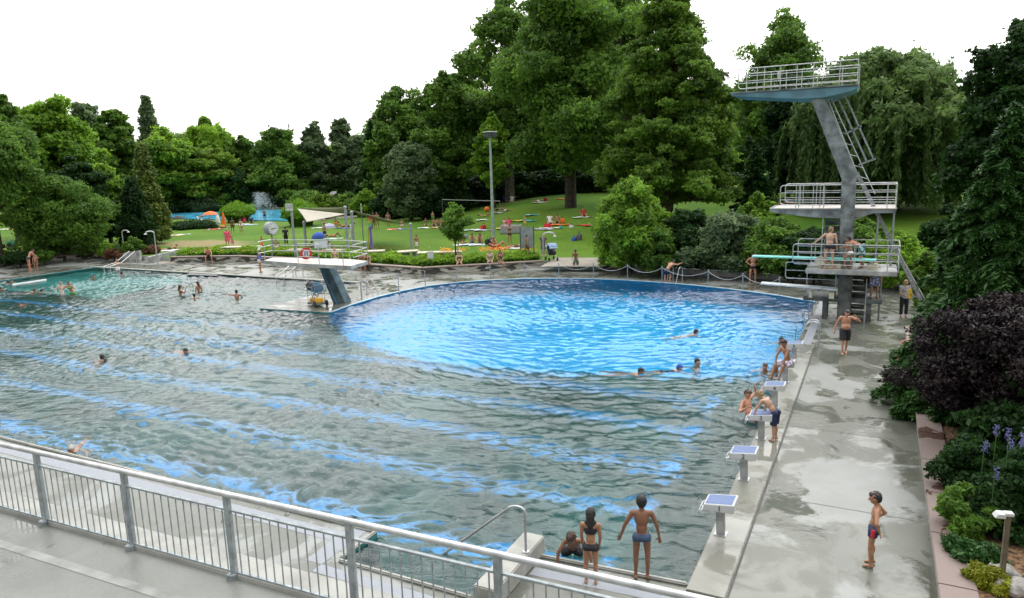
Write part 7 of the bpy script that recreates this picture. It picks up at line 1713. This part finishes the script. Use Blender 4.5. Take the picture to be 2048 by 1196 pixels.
for px, py, s, c, lb in [(287, 470, .6, 'navy', 'navy bag on the long towel row'), (294, 470, .55, 'red', 'red and black bag on the long towel row'), (978, 489, .9, 'black', 'big black bag beside the seated bathers'), (967, 458, .7, 'red', 'red beach bag right of the young tree'), (889, 452, .7, 'orange', 'orange bag at the right end of the lawn group'),
                         (1125, 446, .8, 'orange', 'red and yellow bag beside the tanned person in the shade'), (1095, 455, .7, 'red', 'red bag on the lilac blanket'), (1158, 480, .9, 'dgrey', 'dark rucksack lying alone in front of the light bush'), (1148, 482, .6, 'blue', 'blue bag beside the dark rucksack'), (1143, 456, .5, 'white', 'white bag on the shaded lawn'), (1122, 457, .5, 'turq', 'turquoise bag on the shaded lawn'),
                         (904, 415, .9, 'yellow', 'yellow bag high up behind the young tree'), (446, 456, .7, 'yellow', 'yellow bag by the closed orange parasol'), (1091, 402, .7, 'red', 'red bag beside the great plane trunk'), (930, 477, .7, 'lilac', 'grey bag behind the three seated bathers'), (245, 454, .8, 'blue', 'blue bag under the dark yew'), (1038, 455, .6, 'green', 'green and white bag in the group below the plane tree')]:
    bag(px, py, s, c, lb)
def ball_(px, py, r_, c, label, z=None, dz=0):
    P = at(px, py, z) if z is not None else at(px, py); b = MB(); b.ball((0, 0, r_), r_, 14); o = b.build('beach_ball', CL[c], sm=True); o.location = P + Vector((0, 0, dz)); return tag(o, label, 'ball')
ball_(974, 424, .32, 'orange', 'orange beach ball on the lawn left of the lamp mast')
ball_(390, 519, .13, 'red', 'small red ball lying on the bench wall beside the seated man', 0, .47); 
def parasol(px, base, top, w, c, label, open_=True, tilt=0, c2=None):
    P = at(px, base); o = thing('parasol', label, 'parasol', P, 0); k = mpp(P); h = height_to(P, top) - P.z; rr = w / 2 * k
    b = MB(); b.tube([(0, 0, 0), (0, 0, h)], .022, 8); b.build('pole', M_WHITE, o)
    b = MB()
    if open_:
        n = 8; M_ = Matrix.Rotation(R(tilt), 3, 'X'); prof = [(.02, 0), (rr * .4, -.10 * rr), (rr * .75, -.26 * rr), (rr, -.46 * rr)]
        b.lathe(prof[::-1], (0, 0, h), 16, M_); b.f = b.f[:-2]
    else: b.lathe([(.30, h * .30), (.22, h * .6), (.10, h * .9), (.02, h)], (0, 0, 0), 10)
    s = b.build('canopy', CL[c], o)
    if open_: md = s.modifiers.new('t', 'SOLIDIFY'); md.thickness = .015
    return o
parasol(423, 450, 422, 30, 'orange', 'open orange parasol in front of the left grass clump')
parasol(449, 459, 424, 20, 'orange', 'closed orange parasol standing on the lawn', False)
parasol(312, 456, 437, 32, 'navy', 'open blue parasol beside the golden cypress')
parasol(357, 448, 431, 30, 'black', 'open dark navy parasol in front of the low hedge')
parasol(666, 404, 383, 19, 'white', 'white parasol above the shrubs behind the sails', tilt=20)
parasol(437, 405, 393, 16, 'orange', 'small orange parasol behind the left grass clump', tilt=15)
parasol(1012, 398, 386, 22, 'palegreen', 'left pale green parasol in the shade at the top of the lawn')
parasol(1032, 400, 391, 16, 'palegreen', 'right pale green parasol in the shade at the top of the lawn')
P = at(658, 456); o = thing('parasol', 'white and grey striped parasol lying on its side on the lawn', 'parasol', P, faced(P, 60)); b = MB(); b.lathe([(.85, 0), (.7, .28), (.4, .46), (.05, .54)], n=16); b.build('canopy', CL['lilac'], o); b = MB(); b.tube([(0, 0, .1), (-1.2, 0, .3)], .02, 6); b.build('pole', M_WHITE, o)
# tents
def tent(px, py, r_, c, label):
    P = at(px, py); o = thing('beach_tent', label, 'tent', P, faced(P, 30)); b = MB(); b.lathe([(r_, 0), (r_ * .93, r_ * .35), (r_ * .68, r_ * .68), (r_ * .3, r_ * .86), (.02, r_ * .9)], n=14); b.build('shell', CL[c], o, sm=True)
    b = MB(); b.bend([(-r_, 0, 0), (-r_ * .6, 0, r_ * .78), (r_ * .6, 0, r_ * .78), (r_, 0, 0)], .02, .6); b.build('pole', M_GALV, o); return o
tent(638, 477, .72, 'blue', 'small blue beach tent beside the boy in dark shorts')
tent(1482, 392, 1.7, 'limeg', 'yellow green pop up tent on the rear lawn beside the swamp cypress')
# inflatable boats
P = at(316, 470); o = thing('inflatable_boat', 'yellow and green inflatable boat propped on its side', 'inflatable boat', P, faced(P, 80))
for c, dz, s in (('green', .25, 1.25), ('yellow', .62, 1.1)):
    b = MB(); b.tube([(s * math.cos(a), .25 * math.sin(a), dz + .35 * abs(math.cos(a)) ** 3) for a in [2 * PI * k / 20 for k in range(20)]], .24, 8); b.build('tube', CL[c], o, sm=True)
b = MB(); b.lathe([(.5, 0), (.55, .1), (.4, .3)], (-1.25, 0, .5), 14); b.build('ring', CL['orange'], o, sm=True)
# stroller
def pram(px, py, c, label, deg, z=None):
    P = at(px, py, z) if z is not None else at(px, py); o = thing('pushchair', label, 'pushchair', P, faced(P, deg))
    b = MB(); b.prism([(-.25, -.3, .45), (-.25, .3, .4), (-.25, .35, .6), (-.25, -.1, 1.0), (-.25, -.3, .95)], (0, 0, 0), (.5, 0, 0)); b.build('seat', M_BLACK, o, bevel=.04)
    b = MB()
    for k in range(7): a = R(20 + k * 20); b.tube([(-.28, .1 + .36 * math.cos(a), .8 + .36 * math.sin(a)), (.28, .1 + .36 * math.cos(a), .8 + .36 * math.sin(a))], .07, 6)
    b.build('hood', CL[c], o, sm=True)
    b = MB(); [b.tube([(s * .25, -.45, 1.05), (s * .27, .35, .15)], .018, 6) for s in (-1, 1)]; [b.tube([(s * .27, -.35, .15), (s * .25, .1, .55)], .018, 6) for s in (-1, 1)]; b.tube([(-.25, -.45, 1.05), (.25, -.45, 1.05)], .02, 6); b.build('frame', M_STEEL, o)
    for sx in (-1, 1):
        for yy in (-.35, .38): b = MB(); b.lathe([(.04, -.03), (.13, -.03), (.13, .03), (.04, .03)], (sx * .3, yy, .13), 12, Matrix.Rotation(R(90), 3, 'Y')); b.build('wheel', M_BLACK, o)
    return o
pram(1103, 521, 'lightblue', 'black pushchair with blue striped hood beside the arched shower', 160, .37)
pram(25, 509, 'turq', 'turquoise and navy pushchair behind the left wall', 120)
# garden chairs
def chair_(px, py, c, label, deg):
    P = at(px, py); o = thing('deck_chair', label, 'chair', P, faced(P, deg)); M_ = CL[c]
    b = MB(); b.box((0, 0, .35), (.6, .6, .05)); b.build('seat', M_, o); b = MB(); b.bar((0, -.3, .35), (0, -.62, .95), .58, .04); b.build('backrest', M_, o)
    for sx in (-1, 1):
        for yy in (-.28, .28): b = MB(); b.tube([(sx * .27, yy, 0), (sx * .27, yy, .35)], .02, 6); b.build('leg', M_WHITE if c != 'black' else M_BLACK, o)
    return o
chair_(1822, 492, 'black', 'dark folding chair on the rear lawn right of the tower ladder', -60)
chair_(222, 454, 'lightblue', 'pale blue deck chair at the left tree line', 120); chair_(293, 458, 'cream', 'yellow cream lounger under the light blue parasol', 100); chair_(412, 453, 'white', 'white deck chair beside the open orange parasol', 140)
# robe hung, big towel, slack line, float line, yellow towel
P = at(437, 455); o = thing('bath_robe', 'white robe hanging beside the closed orange parasol', 'robe', P); b = MB(); b.lathe([(.28, .35), (.26, .9), (.2, 1.35), (.08, 1.55)], n=10); b.build('cloth', CL['white'], o, sm=True); b = MB(); b.tube([(0, 0, 0), (0, 0, 1.6)], .02, 6); b.build('stand', M_GALV, o)
P = at(1020, 488); o = thing('beach_towel', 'big pale grey towel held up behind the woman in a black bikini', 'towel', P + Vector((0, .25, 0)), faced(P, 0)); b = MB(); n = 10
for i in range(n + 1):
    for j in range(5): x = (i / n - .5) * 1.8; b.v.append((x, .3 + .05 * math.sin(i * 1.3), 1.55 - j * .2 - .12 * math.sin(PI * i / n) * 0))
for i in range(n):
    for j in range(4): k = i * 5 + j; b.f.append([k, k + 1, k + 6, k + 5])
s = b.build('cloth', CL['grey'], o, sm=True); md = s.modifiers.new('t', 'SOLIDIFY'); md.thickness = .012
A, B = ptD(884, 399, 88), ptD(1000, 402, 84); o = thing('volleyball_net_tape', 'white tape line stretched across the top of the lawn', 'net line', A); b = MB(); b.bar((0, 0, 0), B - A, .02, .06); b.build('tape', M_WHITE, o)
b = MB(); [b.tube([p, Vector((p.x, p.y, ground_z(A.x + p.x, A.y + p.y) - A.z))], .015, 6) for p in (Vector(), B - A)]; b.build('post', M_GALV, o)
A, B = at(25, 571, ZW), at(92, 561, ZW); b = MB(); b.tube([(0, 0, .02), B - A + Vector((0, 0, .02))], .09, 8); o = b.build('float_line', M_WHITE, sm=True); o.location = A; tag(o, 'white float bar lying on the water at the far left', 'float')
P = q(1816, 592, 33.0) ; o = thing('yellow_towel', 'yellow towel carried by the woman in the grey shirt', 'towel', at(1812, 633, 0) + Vector((0, -.25, 0))); b = MB(); b.box((0, 0, 1.05), (.3, .18, .5)); b.build('cloth', CL['yellow'], o, bevel=.07)
# path edge kerb curving up behind the lawn, small rocks at the bed
b = MB(); pts = [at(x, y) for x, y in ((775, 428), (800, 424), (835, 421), (870, 413), (905, 408))]
for a, c in zip(pts[:-1], pts[1:]): b.bar(a + Vector((0, 0, .08)), c + Vector((0, 0, .08)), .5, .2)
struct(b.build('path_edge', M_KERB))
for px, py, lb in ((447 , 507, 'small stone cone by the left flower bed'), (495, 507, 'second small dark cone in the flower bed'), (785, 518, 'small dark cone right of the windsock')):
    pass
